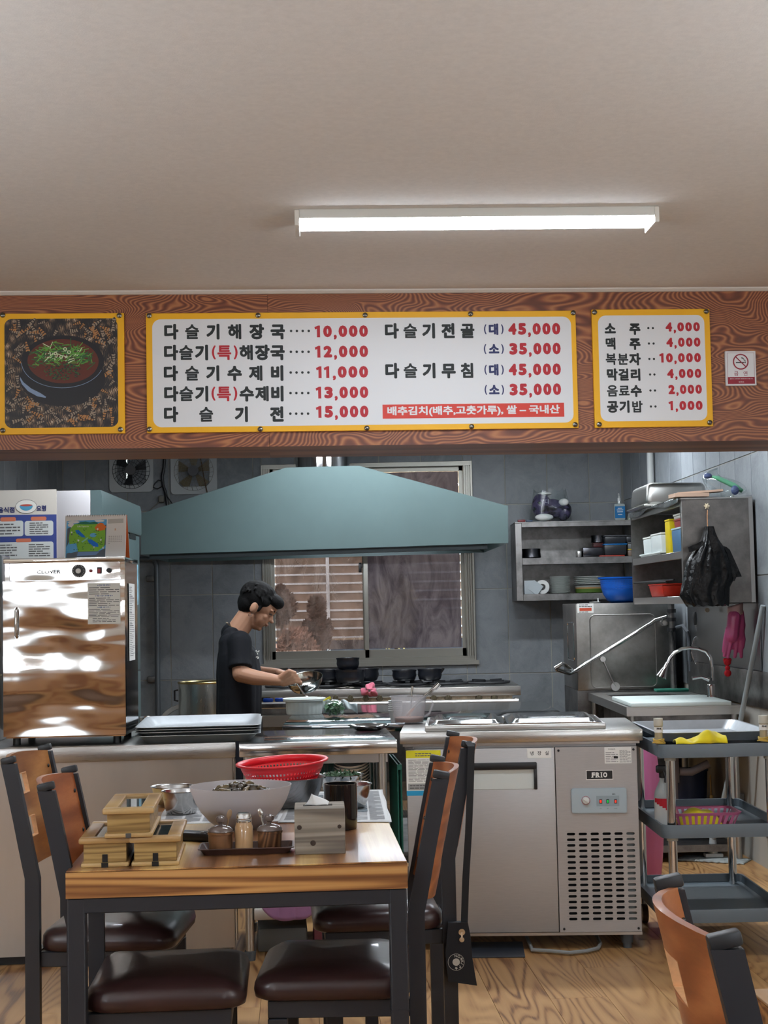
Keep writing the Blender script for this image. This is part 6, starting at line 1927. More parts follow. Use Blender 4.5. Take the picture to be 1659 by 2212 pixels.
for i in range(ring_pts):
    a0_, a1_ = 2 * PI * i / ring_pts, 2 * PI * (i + 1) / ring_pts
    b.raw([(e_[0] + 0.052 * math.cos(a0_), -0.0042, e_[1] + 0.034 * math.sin(a0_)), (e_[0] + 0.052 * math.cos(a1_), -0.0042, e_[1] + 0.034 * math.sin(a1_)), (e_[0] + 0.050 * math.cos(a1_), -0.0042, e_[1] + 0.032 * math.sin(a1_)), (e_[0] + 0.050 * math.cos(a0_), -0.0042, e_[1] + 0.032 * math.sin(a0_))], [(0, 1, 2, 3)])
part('oval_outline', b, INKG, pb, smooth=0)
b = B(); flat(b, [(e_[0] + 0.032 * math.cos(a), e_[1] + 0.004 + 0.024 * math.sin(a)) for a in [PI + PI * i / 16 for i in range(17)]], -0.0043); part('bowl_print', b, M('poster_bowl', (74, 146, 178), 0.7), pb, smooth=0)
b = B(); ellf(b, (e_[0], e_[1] + 0.006), 0.030, 0.005, -0.0045); part('food_print', b, M('poster_food', (170, 74, 62), 0.7), pb, smooth=0)
# ================================================================== KITCHEN, BACK WALL
def tp(name, label, cat, loc, rz=0.0, group=None):
    return T(name, label, cat, loc, rz, group)
# exhaust fans
FP = M('fan_plate', (190, 194, 194), 0.5)
def fan(label, px, py, wpx, amber):
    Y = BW - 0.012
    c = at(px, py, Y); s_ = Y / FPX; w = wpx * s_
    t = T('exhaust_fan', label, 'fan', (c.x, Y, c.z))
    b = B()
    R_ = w * 0.43
    out = rrect(-w / 2, w / 2, -w / 2, w / 2, 0.03, 6)
    n = len(out)
    ang = [math.atan2(p[1], p[0]) for p in out]
    inn = [(R_ * math.cos(a), R_ * math.sin(a)) for a in ang]
    vs = [(p[0], -0.012, p[1]) for p in out] + [(p[0], -0.012, p[1]) for p in inn] + [(p[0], 0.006, p[1]) for p in out] + [(p[0], 0.006, p[1]) for p in inn]
    fs = []
    for i in range(n):
        j = (i + 1) % n
        fs += [(i, j, n + j, n + i), (2 * n + i, 3 * n + i, 3 * n + j, 2 * n + j), (i, 2 * n + i, 2 * n + j, j), (n + i, n + j, 3 * n + j, 3 * n + i)]
    b.raw(vs, fs); part('face_plate', b, FP, t, smooth=0)
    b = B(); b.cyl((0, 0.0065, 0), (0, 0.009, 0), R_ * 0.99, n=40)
    part('shutter', b, M('louvre_daylight_glow_' + ('amber' if amber else 'white'), (226, 206, 150) if amber else (214, 230, 226), 0.6, emis=4.0), t)  # shutter glows by itself, standing in for daylight through the fan
    b = B()
    for k in range(3 if not amber else 5):
        a0_ = 2 * PI * k / (3 if not amber else 5)
        for s0 in range(5):
            aa, ab = a0_ + s0 * 0.13, a0_ + (s0 + 1) * 0.13
            b.raw([(R_ * 0.25 * math.cos(aa), 0.0 - s0 * 0.002, R_ * 0.25 * math.sin(aa)), (R_ * 0.93 * math.cos(aa), 0.0 - s0 * 0.002, R_ * 0.93 * math.sin(aa)), (R_ * 0.93 * math.cos(ab), -0.002 - s0 * 0.002, R_ * 0.93 * math.sin(ab)), (R_ * 0.25 * math.cos(ab), -0.002 - s0 * 0.002, R_ * 0.25 * math.sin(ab))], [(0, 1, 2, 3)])
    part('blades', b, M('fan_blade_' + ('clear' if amber else 'black'), (120, 108, 84) if amber else (40, 44, 48), 0.4), t, smooth=0)
    b = B()
    GM = BLK if not amber else M('dusty_grille', (128, 124, 112), 0.5)
    for k in range(24):
        a = 2 * PI * k / 24
        b.tube([(R_ * 0.24 * math.cos(a), -0.040, R_ * 0.24 * math.sin(a)), (R_ * 0.7 * math.cos(a + 0.12), -0.040, R_ * 0.7 * math.sin(a + 0.12)), (R_ * 0.99 * math.cos(a + 0.2), -0.014, R_ * 0.99 * math.sin(a + 0.2))], 0.0016 if not amber else 0.0009, 5)
    for r_ in (0.42, 0.62, 0.82, 0.99):
        b.tube([(R_ * r_ * math.cos(2 * PI * i / 32), -0.040 if r_ < 0.8 else (-0.034 if r_ < 0.9 else -0.014), R_ * r_ * math.sin(2 * PI * i / 32)) for i in range(32)], 0.0016 if not amber else 0.0011, 5, closed=True)
    part('grille', b, GM, t)
    b = B(); b.cyl((0, -0.036, 0), (0, -0.052, 0), R_ * 0.27, n=24); hb = part('hub_cap', b, M('hub_grey', (92, 92, 94), 0.5), t)
    return t
fan('black grilled exhaust fan high on the tiled wall, left of the two', 284, 1016, 95, False)
fan('clear grilled amber lit exhaust fan high on the wall, right of the two', 419, 1018, 100, True)
b = B(); Y = BW - 0.03
b.tube([at(x, y, Y) for x, y in ((432, 985), (435, 1000), (440, 1030), (450, 1075))], 0.004, 6)
S('brown_cord', b, M('brown_cord', (98, 76, 56), 0.7), 'thin brown cord crossing the right exhaust fan', 'cord')
b = B()
b.tube([at(x, y, Y) for x, y in ((356, 980), (354, 1010), (350, 1030), (352, 1048), (357, 1062), (360, 1080), (362, 1095))], 0.011, 8)
b.tube([at(x, y, Y - 0.01) for x, y in ((352, 1040), (342, 1037), (333, 1046), (331, 1053), (340, 1056), (352, 1050), (358, 1068), (372, 1088))], 0.004, 6)
S('black_cable_bundle', b, BLK, 'tangled black cables hanging between the two exhaust fans', 'cable')
b = B(); b.box(at(349, 1078, Y), (0.04, 0.04, 0.05), bev=0.01); b.tube([at(347, 1082, Y), at(335, 1092, Y), at(318, 1108, Y)], 0.0035, 6)
S('wall_plug', b, M('dusty_plug', (126, 124, 116), 0.7), 'small dusty plug and flex on the wall under the cables', 'plug')
# pipe on the back wall, left, with clamps
b = B(); x0 = at(339, 1300, BW - 0.05).x
ztop_ = at(330, 1208, BW).z
pipe = T('wall_pipe', 'grey vertical pipe on the back wall beside the tall refrigerator', 'pipe', (x0, BW - 0.05, 0))
b = B(); b.tube([(0, 0, 0.0), (0, 0, ztop_ - 0.05), (-0.008, 0, ztop_ - 0.015), (-0.035, 0, ztop_), (-0.30, 0, ztop_)], 0.0185, 10); part('pipe_run', b, M('painted_pipe', (104, 110, 114), 0.45, 0.4), pipe)
for py in (1250, 1467):
    z = at(330, py, BW).z
    b = B(); b.box((-0.045, 0.02, z), (0.06, 0.03, 0.04), bev=0.004); part('clamp', b, STD, pipe)
# ---- RANGE HOOD
YL, YR = 9.30, 9.02
def hat(px, py):
    a_, c_ = at(304, 1198, YL), at(1098, 1173, YR)
    n_ = V((-(c_ - a_).y, (c_ - a_).x, 0)); d_ = ray(px, py); o_ = V((0, 0, EYE))
    return o_ + d_ * ((a_ - o_).dot(n_) / d_.dot(n_))
HB_ = [hat(*q) for q in ((304, 1198), (1098, 1173), (1097, 1093), (775, 1006), (618, 1010), (306, 1109))]
hood = T('range_hood', 'wide teal-grey metal range hood over the stove', 'range hood', ((HB_[0].x + HB_[1].x) / 2, (YL + YR) / 2, HB_[0].z))
O_ = hood.location
F_ = [p - O_ for p in HB_]
ang = math.atan2(YR - YL, HB_[1].x - HB_[0].x)
nb = V((-math.sin(ang), math.cos(ang), 0))
nb = V((-0.03, 1, 0))
Bk = [F_[0] + nb * 1.52, F_[1] + nb * 1.52, F_[2] + nb * 1.52, F_[3] + nb * 0.9, F_[4] + nb * 0.9, F_[5] + nb * 1.52]
b = B(); b.raw(F_ + Bk, [(5, 4, 3, 2, 1, 0), (1, 2, 8, 7), (2, 3, 9, 8), (3, 4, 10, 9), (4, 5, 11, 10), (5, 0, 6, 11), (6, 7, 8, 9, 10, 11)])
# underside recess
part('hood_shell', b, M('hood_paint', (84, 102, 102), 0.42, 0.1, var=0.03, vs=2.5), hood, smooth=0)
ux = (F_[1] - F_[0]).normalized()
b = B()
a_, c_ = F_[0] + ux * 0.05 + nb * 0.03 - V((0, 0, 0.03)), F_[1] - ux * 0.12 + nb * 0.03 - V((0, 0, 0.03))
b.raw([a_, c_, c_ + V((0, 0, 0.029)), a_ + V((0, 0, 0.029)), a_ + nb * 0.06, c_ + nb * 0.06, c_ + nb * 0.06 + V((0, 0, 0.029)), a_ + nb * 0.06 + V((0, 0, 0.029))], [(0, 1, 2, 3), (4, 7, 6, 5), (0, 4, 5, 1), (3, 2, 6, 7), (0, 3, 7, 4), (1, 5, 6, 2)])
part('grease_channel', b, M('dark_channel', (50, 60, 64), 0.5), hood, smooth=0)
ctr = (F_[3] + F_[4]) / 2 + nb * 0.40
b = B(); b.cyl((ctr.x, ctr.y, ctr.z + 0.001), (ctr.x, ctr.y, 2.5 - O_.z), 0.17, n=36); b.cyl((ctr.x, ctr.y, ctr.z + 0.001), (ctr.x, ctr.y, ctr.z + 0.02), 0.178, n=36); part('duct', b, CHROME, hood)
# ---- STOVE
SY = 9.2
sl, sr = at(535, 1500, SY), at(1125, 1484, SY)
stove = T('gas_range', 'long stainless gas range with burners and knobs under the window', 'stove', (sl.x, SY, 0), 0)
SWi = sr.x - sl.x
sz = (at(700, 1487, SY).z + at(1000, 1487, SY).z) / 2
b = B(); b.bb(0, SWi, 0, 0.75, sz - 0.055, sz, bev=0.003); part('front_lip', b, ST, stove)
b = B(); b.bb(0.01, SWi - 0.05, 0.03, 0.75, 0.15, sz - 0.0555); part('body', b, STD, stove)
kz = at(900, 1512, SY).z; 
b = B(); b.bb(0.01, SWi - 0.05, 0.022, 0.0295, kz - 0.03, sz - 0.0555); part('knob_panel', b, M('cream_stained_panel', (168, 158, 140), 0.5, 0.4, var=0.25, vs=20), stove)
b = B(); b.bb(0.0, SWi - 0.06, 0.0, 0.0295, 0.60, kz - 0.075, bev=0.002, seg=1); part('lower_panel', b, ST, stove)
rz_ = at(900, 1519, SY - 0.05).z
b = B(); b.cyl((0.02, -0.05, rz_), (SWi - 0.02, -0.05, rz_), 0.016, n=16)
for x_ in (0.03, SWi - 0.03): b.bb(x_ - 0.012, x_ + 0.012, -0.05, 0.021, rz_ - 0.018, rz_ + 0.018, bev=0.004)
part('front_rail', b, ST, stove)
for x_ in (0.03, SWi - 0.05):
    for y_ in (0.05, 0.7):
        b = B(); b.bb(x_ - 0.018, x_ + 0.018, y_ - 0.018, y_ + 0.018, 0, 0.1495); part('leg', b, STD, stove)
for px in (690, 725, 757, 790, 820, 850, 884, 937, 968, 1035, 1068):
    c = at(px, 1508, SY)
    if px in (850,): continue
    b = B(); b.cyl((c.x - sl.x, 0.0215, c.z), (c.x - sl.x, -0.004, c.z), 0.021, 0.017, n=20); b.box((c.x - sl.x, -0.008, c.z), (0.008, 0.010, 0.034), rot=(0, R(20), 0), bev=0.002); part('knob', b, M('brass_dark_knob', (92, 84, 66), 0.4, 0.6), stove)
IRON = M('cast_iron', (26, 27, 30), 0.6)
for k in range(6):
    cx = 0.22 + k * (SWi - 0.35) / 5.2
    if cx > SWi - 0.15: cx = SWi - 0.2
    b = B()
    for a in range(4):
        an = PI / 2 * a + PI / 4
        b.box((cx + 0.075 * math.cos(an), 0.25 + 0.075 * math.sin(an), sz + 0.020), (0.10, 0.012, 0.022), rot=(0, 0, an), bev=0.002)
    b.tube([(cx + 0.13 * math.cos(2 * PI * i / 20), 0.25 + 0.13 * math.sin(2 * PI * i / 20), sz + 0.014) for i in range(20)], 0.0085, 6, closed=True)
    b.lathe([(0, 0), (0.05, 0), (0.045, 0.016), (0, 0.018)], c=(cx, 0.25, sz + 0.0005), n=20)
    part('burner_grate', b, IRON, stove)
# pots on the stove
PTB = M('black_stoneware', (27, 30, 38), 0.35, coat=0.2)
def pot(name, label, px, py_base, wpx, hpx, Y, group=None, z0=None):
    "rim width wpx, height hpx"
    c = at(px, py_base, Y); s_ = Y / FPX; r, h = wpx * s_ / 2, hpx * s_
    z = c.z if z0 is None else z0
    t = T(name, label, 'pot', (c.x, Y, z), 0, group)
    b = B(); b.lathe([(0, 0), (r * 0.70, 0), (r * 0.86, h * 0.12), (r * 0.97, h * 0.5), (r * 0.93, h * 0.80), (r * 0.98, h * 0.9), (r, h), (r * 0.93, h), (r * 0.86, h * 0.8), (r * 0.9, h * 0.5), (r * 0.75, h * 0.15), (0, h * 0.1)], n=32); part('pot_body', b, PTB, t, smooth=50)
    return t, r, h, z
GPo = 'black stoneware bowls and pots on the gas range'
gz = sz + 0.0325
pot('black_pot', 'black stoneware pot at the left of the stove cluster, behind the mixing bowl', 711, 1487, 66, 28, SY + 0.24, GPo, gz)
t_, r_, h_, z_ = pot('black_pot', 'black stoneware pot in the middle of the stove, carrying another bowl', 757, 1487, 66, 29, SY + 0.10, GPo, gz)
pot('black_pot', 'small black bowl stacked on top of the middle stoneware pot', 752, 1460, 51, 25, SY + 0.10, GPo, z_ + h_ + 0.0005)
pot('black_pot', 'black stoneware pot behind the pink cloth', 789, 1487, 62, 27, SY + 0.32, GPo, gz)
pot('black_pot', 'black pot with three upright handles in it', 874, 1487, 54, 24, SY + 0.22, GPo, gz)
pot('black_pot', 'rightmost black pot on the range, with a ladle handle sticking out', 929, 1487, 54, 25, SY + 0.22, GPo, gz)
for k, (xa, ya, xb, yb2) in enumerate(((876, 1470, 873, 1453), (884, 1470, 881, 1451), (893, 1470, 890, 1452))):
    pa, pb_ = at(xa, ya, SY + 0.22), at(xb, yb2, SY + 0.22)
    b = B(); b.tube([pa, pb_], [0.006, 0.008], 8)
    S('utensil_handle', b, BLK, ('left', 'middle', 'right')[k] + ' of three short black handles standing in the pot', 'utensil')
pa, pb_ = at(938, 1474, SY + 0.2), at(958, 1443, SY + 0.2)
b = B(); b.tube([pa, (pa + pb_) / 2, pb_], [0.004, 0.007, 0.009], 8)
S('ladle_handle', b, BLK, 'slanted dark ladle handle in the rightmost black pot', 'ladle')
# pink cloth on the stove lip
random.seed(12)
c = at(798, 1491, SY - 0.035)
b = B()
def pinkf(u, v):
    a = 2 * PI * u
    rr = (0.008 + 0.031 * v) * (1 + 0.25 * math.sin(3 * a + 4 * v) + 0.12 * math.sin(7 * a))
    return (c.x + rr * math.cos(a) * 1.15, c.y + 0.004 - 0.022 * math.cos(v * 2.2) + 0.006 * math.sin(5 * a), c.z - 0.002 + rr * math.sin(a) * 0.95)
b.sheet(pinkf, 40, 10, 0.003)
S('pink_cloth', b, M('pink_cloth', (192, 96, 116), 0.8, sheen=0.3), 'crumpled pink cloth hung on the edge of the gas range', 'cloth', smooth=180)
# stock pot and its lid at the left
SPY = 9.0
ca, cb = at(385, 1468, SPY), at(484, 1468, SPY)
r = (cb.x - ca.x) / 2
zt3 = at(430, 1472, SPY).z
stand = T('low_burner_stand', 'low steel burner stand carrying the stock pot', 'stand', ((ca.x + cb.x) / 2, SPY + 0.02, 0))
b = B(); b.bb(-0.24, 0.22, -0.22, 0.24, 0.36, 0.40); part('stand_top', b, STD, stand)
for x_ in (-0.22, 0.20):
    for y_ in (-0.2, 0.22):
        b = B(); b.bb(x_ - 0.015, x_ + 0.015, y_ - 0.015, y_ + 0.015, 0, 0.3595); part('leg', b, STD, stand)
sp = T('stock_pot', 'tall steel stock pot behind the person with a brassy rim', 'pot', ((ca.x + cb.x) / 2, SPY + 0.02, 0.4005))
hh = zt3 - 0.4005
b = B(); b.lathe([(0, 0), (r * 0.97, 0), (r, 0.006), (r, hh - 0.012), (r - 0.004, hh - 0.012), (r - 0.004, 0.006), (0, 0.005)], n=48); part('pot_body', b, steel('pot_steel', (168, 174, 174), 0.28), sp)
b = B(); b.lathe([(r - 0.003, hh - 0.0115), (r + 0.004, hh - 0.0115), (r + 0.007, hh - 0.004), (r + 0.004, hh), (r - 0.003, hh - 0.001), (r - 0.006, hh - 0.006)], n=48); part('pot_rim', b, M('brassy_rim', (150, 138, 96), 0.3, 0.9), sp, label='brass coloured rim')
b = B(); b.tube([(-r * 0.98, -0.05, hh - 0.045), (-r - 0.018, -0.05, hh - 0.05), (-r - 0.018, -0.05, hh - 0.105), (-r * 0.98, -0.05, hh - 0.11)], 0.006, 8); part('handle', b, BLK, sp)
c = at(404, 1520, SPY + 0.55)
t = T('pot_lid', 'round steel pot lid standing on edge behind the stock pot', 'lid', (c.x + 0.02, SPY + 0.36, 0.4005), 0, rot=(R(-72), 0, R(8)))
rl = 0.165
b = B(); b.lathe([(0, 0.012), (rl * 0.80, 0.008), (rl * 0.84, 0.0), (rl, 0.0), (rl, 0.004), (rl * 0.86, 0.005), (rl * 0.8, 0.013), (0, 0.016)], c=(0, 0, 0), n=48, sx=1, sy=1); part('lid_body', b, steel('lid_steel', (182, 188, 190), 0.3), t)
t.location = (c.x + 0.01, SPY + 0.36, 0.40 + rl * math.sin(R(72)) + 0.03)
b = B(); b.bb(-0.2, 0.2, 0.0, 0.03, 0.0, 0.40)
S('lid_rest', b, STD, 'low steel ledge on which the pot lid stands', 'ledge', loc=(c.x + 0.01, SPY + 0.30, 0))
# ================================================================== MIDDLE PREP TABLE (in front of the stove)
a_, c_ = on(609.6, 1567, 0.80), on(1020, 1560, 0.80)
t = T('island_work_table', 'steel work table in the kitchen holding the white basin', 'table', (a_.x, a_.y, 0), 0)
TWd = 1.25
b = B(); b.bb(0, TWd, 0, 1.30, 0.765, 0.80, bev=0.003); part('table_top', b, steel('mirror_table_steel', (176, 180, 186), 0.07), t)
for x_ in (0.04, TWd - 0.04):
    for y_ in (0.04, 1.26):
        b = B(); b.cyl((x_, y_, 0), (x_, y_, 0.7645), 0.018, n=12); part('leg', b, ST, t)
b = B(); b.bb(0.02, TWd - 0.02, 0.05, 1.25, 0.2, 0.23); part('lower_shelf', b, STD, t)
b = B(); b.bb(0.06, TWd - 0.06, 0.012, 0.03, 0.55, 0.7645); part('front_panel', b, STD, t)
# white ribbed basin
p = on(655, 1545, 0.8005); p.y += 0.10
s_ = p.y / FPX; r = 40 * s_; h = 33 * s_
WB = M('white_basin', (206, 216, 212), 0.4)
t = T('white_basin', 'round white ribbed plastic basin under the mixing bowl', 'basin', (p.x, p.y, 0.8005))
b = B(); n = 96; prof = [(0.93, 0.0), (0.94, 0.002), (0.985, h - 0.014)]
vs = [(0, 0, 0)]; rows = []
for f, z in prof:
    rows.append(len(vs))
    for i in range(n):
        rr = r * f * (1 + (0.018 if i % 4 < 2 else -0.0))
        vs.append((rr * math.cos(2 * PI * i / n), rr * math.sin(2 * PI * i / n), z))
fs = [(0, rows[0] + (i + 1) % n, rows[0] + i) for i in range(n)]
for a, c in zip(rows[:-1], rows[1:]): fs += [(a + i, a + (i + 1) % n, c + (i + 1) % n, c + i) for i in range(n)]
b.raw(vs, fs)
b.lathe([(r * 1.0, h - 0.014), (r * 1.13, h - 0.010), (r * 1.16, h), (r * 1.12, h + 0.002), (r * 1.0, h - 0.001), (r * 0.96, h - 0.010), (r * 0.9, 0.006), (0, 0.006)], n=64)
part('basin_body', b, WB, t, smooth=35)
# bag of greens
p = on(722, 1550, 0.8005); p.y += 0.05; s_ = p.y / FPX
t = T('bagged_greens', 'clear plastic bag of leafy greens beside the white basin', 'bag', (p.x, p.y, 0.8005))
b = B(); rnd = random.Random(6)
for i in range(160):
    d = V((rnd.gauss(0, 1), rnd.gauss(0, 1), rnd.gauss(0, 1))).normalized()
    c = V((d.x * 0.036, d.y * 0.036, 0.040 + d.z * 0.022)) * (0.85 + 0.15 * rnd.random())
    e = V((rnd.gauss(0, 1), rnd.gauss(0, 1), rnd.gauss(0, 1))).normalized() * 0.02
    w_ = e.orthogonal().normalized() * 0.004
    b.raw([c - w_, c + e - w_, c + e + w_, c + w_], [(0, 1, 2, 3)])
part('leaves', b, M('bag_leaves', (70, 104, 72), 0.6, var=0.35, vs=40), t, smooth=0, kind='stuff', recalc=False)
FILMC = bpy.data.materials.new('thin_clear_film'); MATS['thin_clear_film'] = FILMC
nt_ = NT(FILMC)
g_ = nt_.n('ShaderNodeBsdfGlossy'); g_.inputs['Roughness'].default_value = 0.12
tp2 = nt_.n('ShaderNodeBsdfTransparent'); tp2.inputs[0].default_value = (0.93, 0.96, 0.96, 1)
lw = nt_.n('ShaderNodeLayerWeight'); lw.inputs[0].default_value = 0.35
mr2 = nt_.n('ShaderNodeMapRange'); mr2.inputs['To Min'].default_value = 0.04; mr2.inputs['To Max'].default_value = 0.55
nt_.l(lw.outputs['Facing'], mr2.inputs['Value'])
mx2 = nt_.n('ShaderNodeMixShader'); nt_.l(mr2.outputs[0], mx2.inputs[0]); nt_.l(tp2.outputs[0], mx2.inputs[1]); nt_.l(g_.outputs[0], mx2.inputs[2])
nt_.l(mx2.outputs[0], nt_.t.nodes['Material Output'].inputs[0])
b = B()
def bagf(u, v):
    a = 2 * PI * u; th = -PI / 2 + PI * v
    k = 1 + 0.06 * math.sin(6 * a + 3 * v) + 0.04 * math.sin(13 * a)
    return (0.046 * k * math.cos(th) * math.cos(a), 0.046 * k * math.cos(th) * math.sin(a), 0.040 + 0.040 * math.sin(th))
b.sheet(bagf, 40, 14)
part('plastic_film', b, FILMC, t, smooth=180)
b = B(); b.sheet(lambda u, v: (0.03 + 0.075 * u, 0.02 + 0.012 * math.sin(u * 9 + v * 4), 0.058 * (1 - 0.4 * u) + 0.036 * (v - 0.5) * (1 + 0.3 * math.sin(8 * u))), 14, 8, 0.0006); b.sheet(lambda u, v: (-0.055 + 0.07 * u, 0.04 + 0.01 * math.sin(u * 7), 0.012 + 0.06 * v + 0.008 * math.sin(6 * u)), 10, 8, 0.0006)
part('bag_neck', b, M('milky_film', (206, 220, 222), 0.4, alpha=0.8), t, smooth=180)
b = B(); b.raw([(-0.055, 0.03, 0.070), (-0.015, 0.03, 0.082), (-0.02, 0.03, 0.094), (-0.045, 0.032, 0.080)], [(0, 1, 2, 3)]); part('yellow_label', b, M('yellow_tag', (224, 216, 50), 0.5), t, smooth=0)
# blue handled knives lying at the rail
for k, (xa, xb) in enumerate(((568, 590), (594, 612))):
    pa, pb_ = at(xa, 1513 - k, 8.0), at(xb, 1510 - k, 8.0)
    t = T('blue_handled_knife', ('left' if k == 0 else 'right') + ' of two blue handled knives lying on the rack behind the person', 'knife', pa)
    b = B(); b.box(((pb_ - pa).x / 2, 0, 0), ((pb_ - pa).x, 0.016, 0.020), bev=0.005); part('handle', b, M('blue_handle', (24, 70, 170), 0.35), t)
    b = B(); b.box((-0.05, 0, 0.004), (0.10, 0.002, 0.02)); part('blade', b, CHROME, t)
zk = at(590, 1520, 8.0).z
b = B(); b.bb(0, 0.42, -0.05, 0.10, -0.02, 0.0); 
for x_ in (0.02, 0.40): b.bb(x_ - 0.01, x_ + 0.01, 0.0, 0.03, -zk + 0.0, -0.02)
S('knife_rack', b, STD, 'narrow steel rack in front of the stove, behind the person', 'rack', loc=(at(500, 1500, 8.0).x + 0.05, 8.02, zk))
# ================================================================== PERSON
SKIN = M('skin', (176, 132, 106), 0.5, sss=0.06, bump=0.05, bs=120)
SHIRT = M('black_shirt', (15, 17, 23), 0.8, bump=0.3, bs=14, bdist=0.014, spec=0.3)
TROU = M('dark_trousers', (24, 27, 38), 0.8)
HAIR = M('black_hair', (9, 8, 8), 0.75, bump=0.5, bs=90, bdist=0.004, spec=0.2)
PY_ = 7.70
def PP(px, py, dy=0.0): return at(px, py, PY_ + dy)
per = T('person', 'person in a black T-shirt bending over a mixing bowl, stirring with a spatula', 'person', (PP(515, 1500).x, PY_, 0))
PO_ = per.location.copy()
def capsule(b, p0, p1, r0, r1, n=16):
    "tapered capsule"
    p0, p1 = V(p0), V(p1); m3 = orient(p1 - p0); L = (p1 - p0).length
    prof = [(0, -r0)] + [(r0 * math.cos(a), r0 * math.sin(a)) for a in (-1.2, -0.8, -0.4, 0)] + [(r1 * math.cos(a), L + r1 * math.sin(a)) for a in (0, 0.4, 0.8, 1.2)] + [(0, L + r1)]
    b.lathe(prof, c=p0, n=n, rot=m3)
def chain(b, pts, rs, n=16):
    for i in range(len(pts) - 1): capsule(b, pts[i], pts[i + 1], rs[i], rs[i + 1], n)
def remesh(name, b, mat, parent, vox, smooth_it=4, label=None, fac=0.5):
    me = bpy.data.meshes.new(name)
    bmesh.ops.recalc_face_normals(b.bm, faces=b.bm.faces[:])
    b.bm.to_mesh(me); b.bm.free()
    o = bpy.data.objects.new(name, me); COL.objects.link(o)
    md_ = o.modifiers.new('r', 'REMESH'); md_.mode = 'VOXEL'; md_.voxel_size = vox; md_.use_smooth_shade = True
    if smooth_it:
        ms = o.modifiers.new('s', 'SMOOTH'); ms.iterations = smooth_it; ms.factor = fac
    dg = bpy.context.evaluated_depsgraph_get(); dg.update()
    m2 = bpy.data.meshes.new_from_object(o.evaluated_get(dg), depsgraph=dg)
    bpy.data.objects.remove(o)
    m2.name = name; m2.materials.clear(); m2.materials.append(mat)
    for p in m2.polygons: p.use_smooth = True
    return part(name, m2, None, parent, label=label)
def L_(p): return V(p) - PO_
# body (skin): head, neck, torso core, legs, arms, hands
hc = PP(559, 1312)            # head centre
b = B()
# head axes: face turned to +x, bent down about 35 degrees
HA = R(33)
fwd = V((math.cos(HA), -0.10, -math.sin(HA))).normalized(); up_ = V((math.sin(HA), 0, math.cos(HA))); up_ = (up_ - fwd * up_.dot(fwd)).normalized(); sd = up_.cross(fwd)
HM = Matrix((fwd, sd, up_)).transposed()
h0 = L_(hc)
def hp(f, s, u): return h0 + fwd * f + sd * s + up_ * u
b.ell(hp(-0.004, 0, 0.024), (0.091, 0.074, 0.078), HM, 28, 20)          # cranium
b.ell(hp(0.030, 0, -0.030), (0.052, 0.056, 0.066), HM, 24, 16)          # face
b.ell(hp(0.030, 0, -0.078), (0.036, 0.036, 0.028), HM, 20, 12)          # jaw and chin
b.ell(hp(0.058, 0, -0.086), (0.014, 0.018, 0.014), HM, 16, 10)
for s_ in (-1, 1):
    b.ell(hp(0.052, s_ * 0.030, -0.022), (0.022, 0.022, 0.020), HM, 16, 10)   # cheeks
    b.ell(hp(0.070, s_ * 0.026, 0.022), (0.012, 0.024, 0.007), HM, 14, 8)      # brows
    b.ell(hp(-0.004, s_ * 0.071, -0.012), (0.018, 0.008, 0.030), HM, 16, 10)   # ears
    b.ell(hp(-0.010, s_ * 0.078, -0.008), (0.017, 0.007, 0.028), HM, 12, 8)
b.raw([hp(0.076, 0, 0.014), hp(0.070, -0.011, 0.010), hp(0.070, 0.011, 0.010), hp(0.103, 0, -0.024), hp(0.072, -0.017, -0.034), hp(0.072, 0.017, -0.034), hp(0.06, 0, -0.03)], [(0, 1, 3), (0, 3, 2), (1, 4, 3), (2, 3, 5), (4, 5, 3), (4, 6, 5), (1, 6, 4), (2, 5, 6), (0, 2, 6), (0, 6, 1)])
b.ell(hp(0.094, 0, -0.026), (0.011, 0.012, 0.009), HM, 14, 8)
b.ell(hp(0.080, 0, -0.050), (0.010, 0.021, 0.005), HM, 14, 8)           # lips
b.ell(hp(0.077, 0, -0.059), (0.010, 0.018, 0.005), HM, 14, 8)
neck0 = L_(PP(507, 1372)); neck1 = hp(-0.024, 0, -0.045)
chain(b, [neck0, neck1], [0.056, 0.052])
# torso core
sh_c = L_(PP(506, 1392)); ch_c = L_(PP(514, 1425)); wa_c = L_(PP(517, 1480)); hi_c = L_(PP(516, 1540))
for dy in (-0.08, 0.08):
    o_ = V((0, dy, 0))
    chain(b, [sh_c + o_, ch_c + o_, wa_c + o_ * 0.9, hi_c + o_ * 1.0], [0.058, 0.088, 0.090, 0.094])
    hipj = hi_c + V((0, dy, -0.04)); kn = V((hipj.x + 0.02, dy * 1.1, 0.46)); an = V((hipj.x - 0.03, dy * 1.2, 0.07))
    chain(b, [hipj, kn, an], [0.080, 0.056, 0.036])
# near (right) arm
SHn = L_(PP(518, 1388, -0.145)); ELn = L_(PP(520, 1456, -0.20)); WRn = L_(PP(604, 1470, -0.22))
midf = ELn.lerp(WRn, 0.35) + V((0, 0, -0.006))
chain(b, [SHn, SHn.lerp(ELn, 0.5), ELn], [0.050, 0.045, 0.041])
chain(b, [ELn, midf, WRn], [0.041, 0.038, 0.025])
# far (left) arm
SHf = L_(PP(512, 1392, 0.145)); ELf = L_(PP(545, 1452, 0.20)); WRf = L_(PP(602, 1454, 0.13))
chain(b, [SHf, SHf.lerp(ELf, 0.5), ELf], [0.048, 0.042, 0.037])
chain(b, [ELf, WRf], [0.036, 0.023])
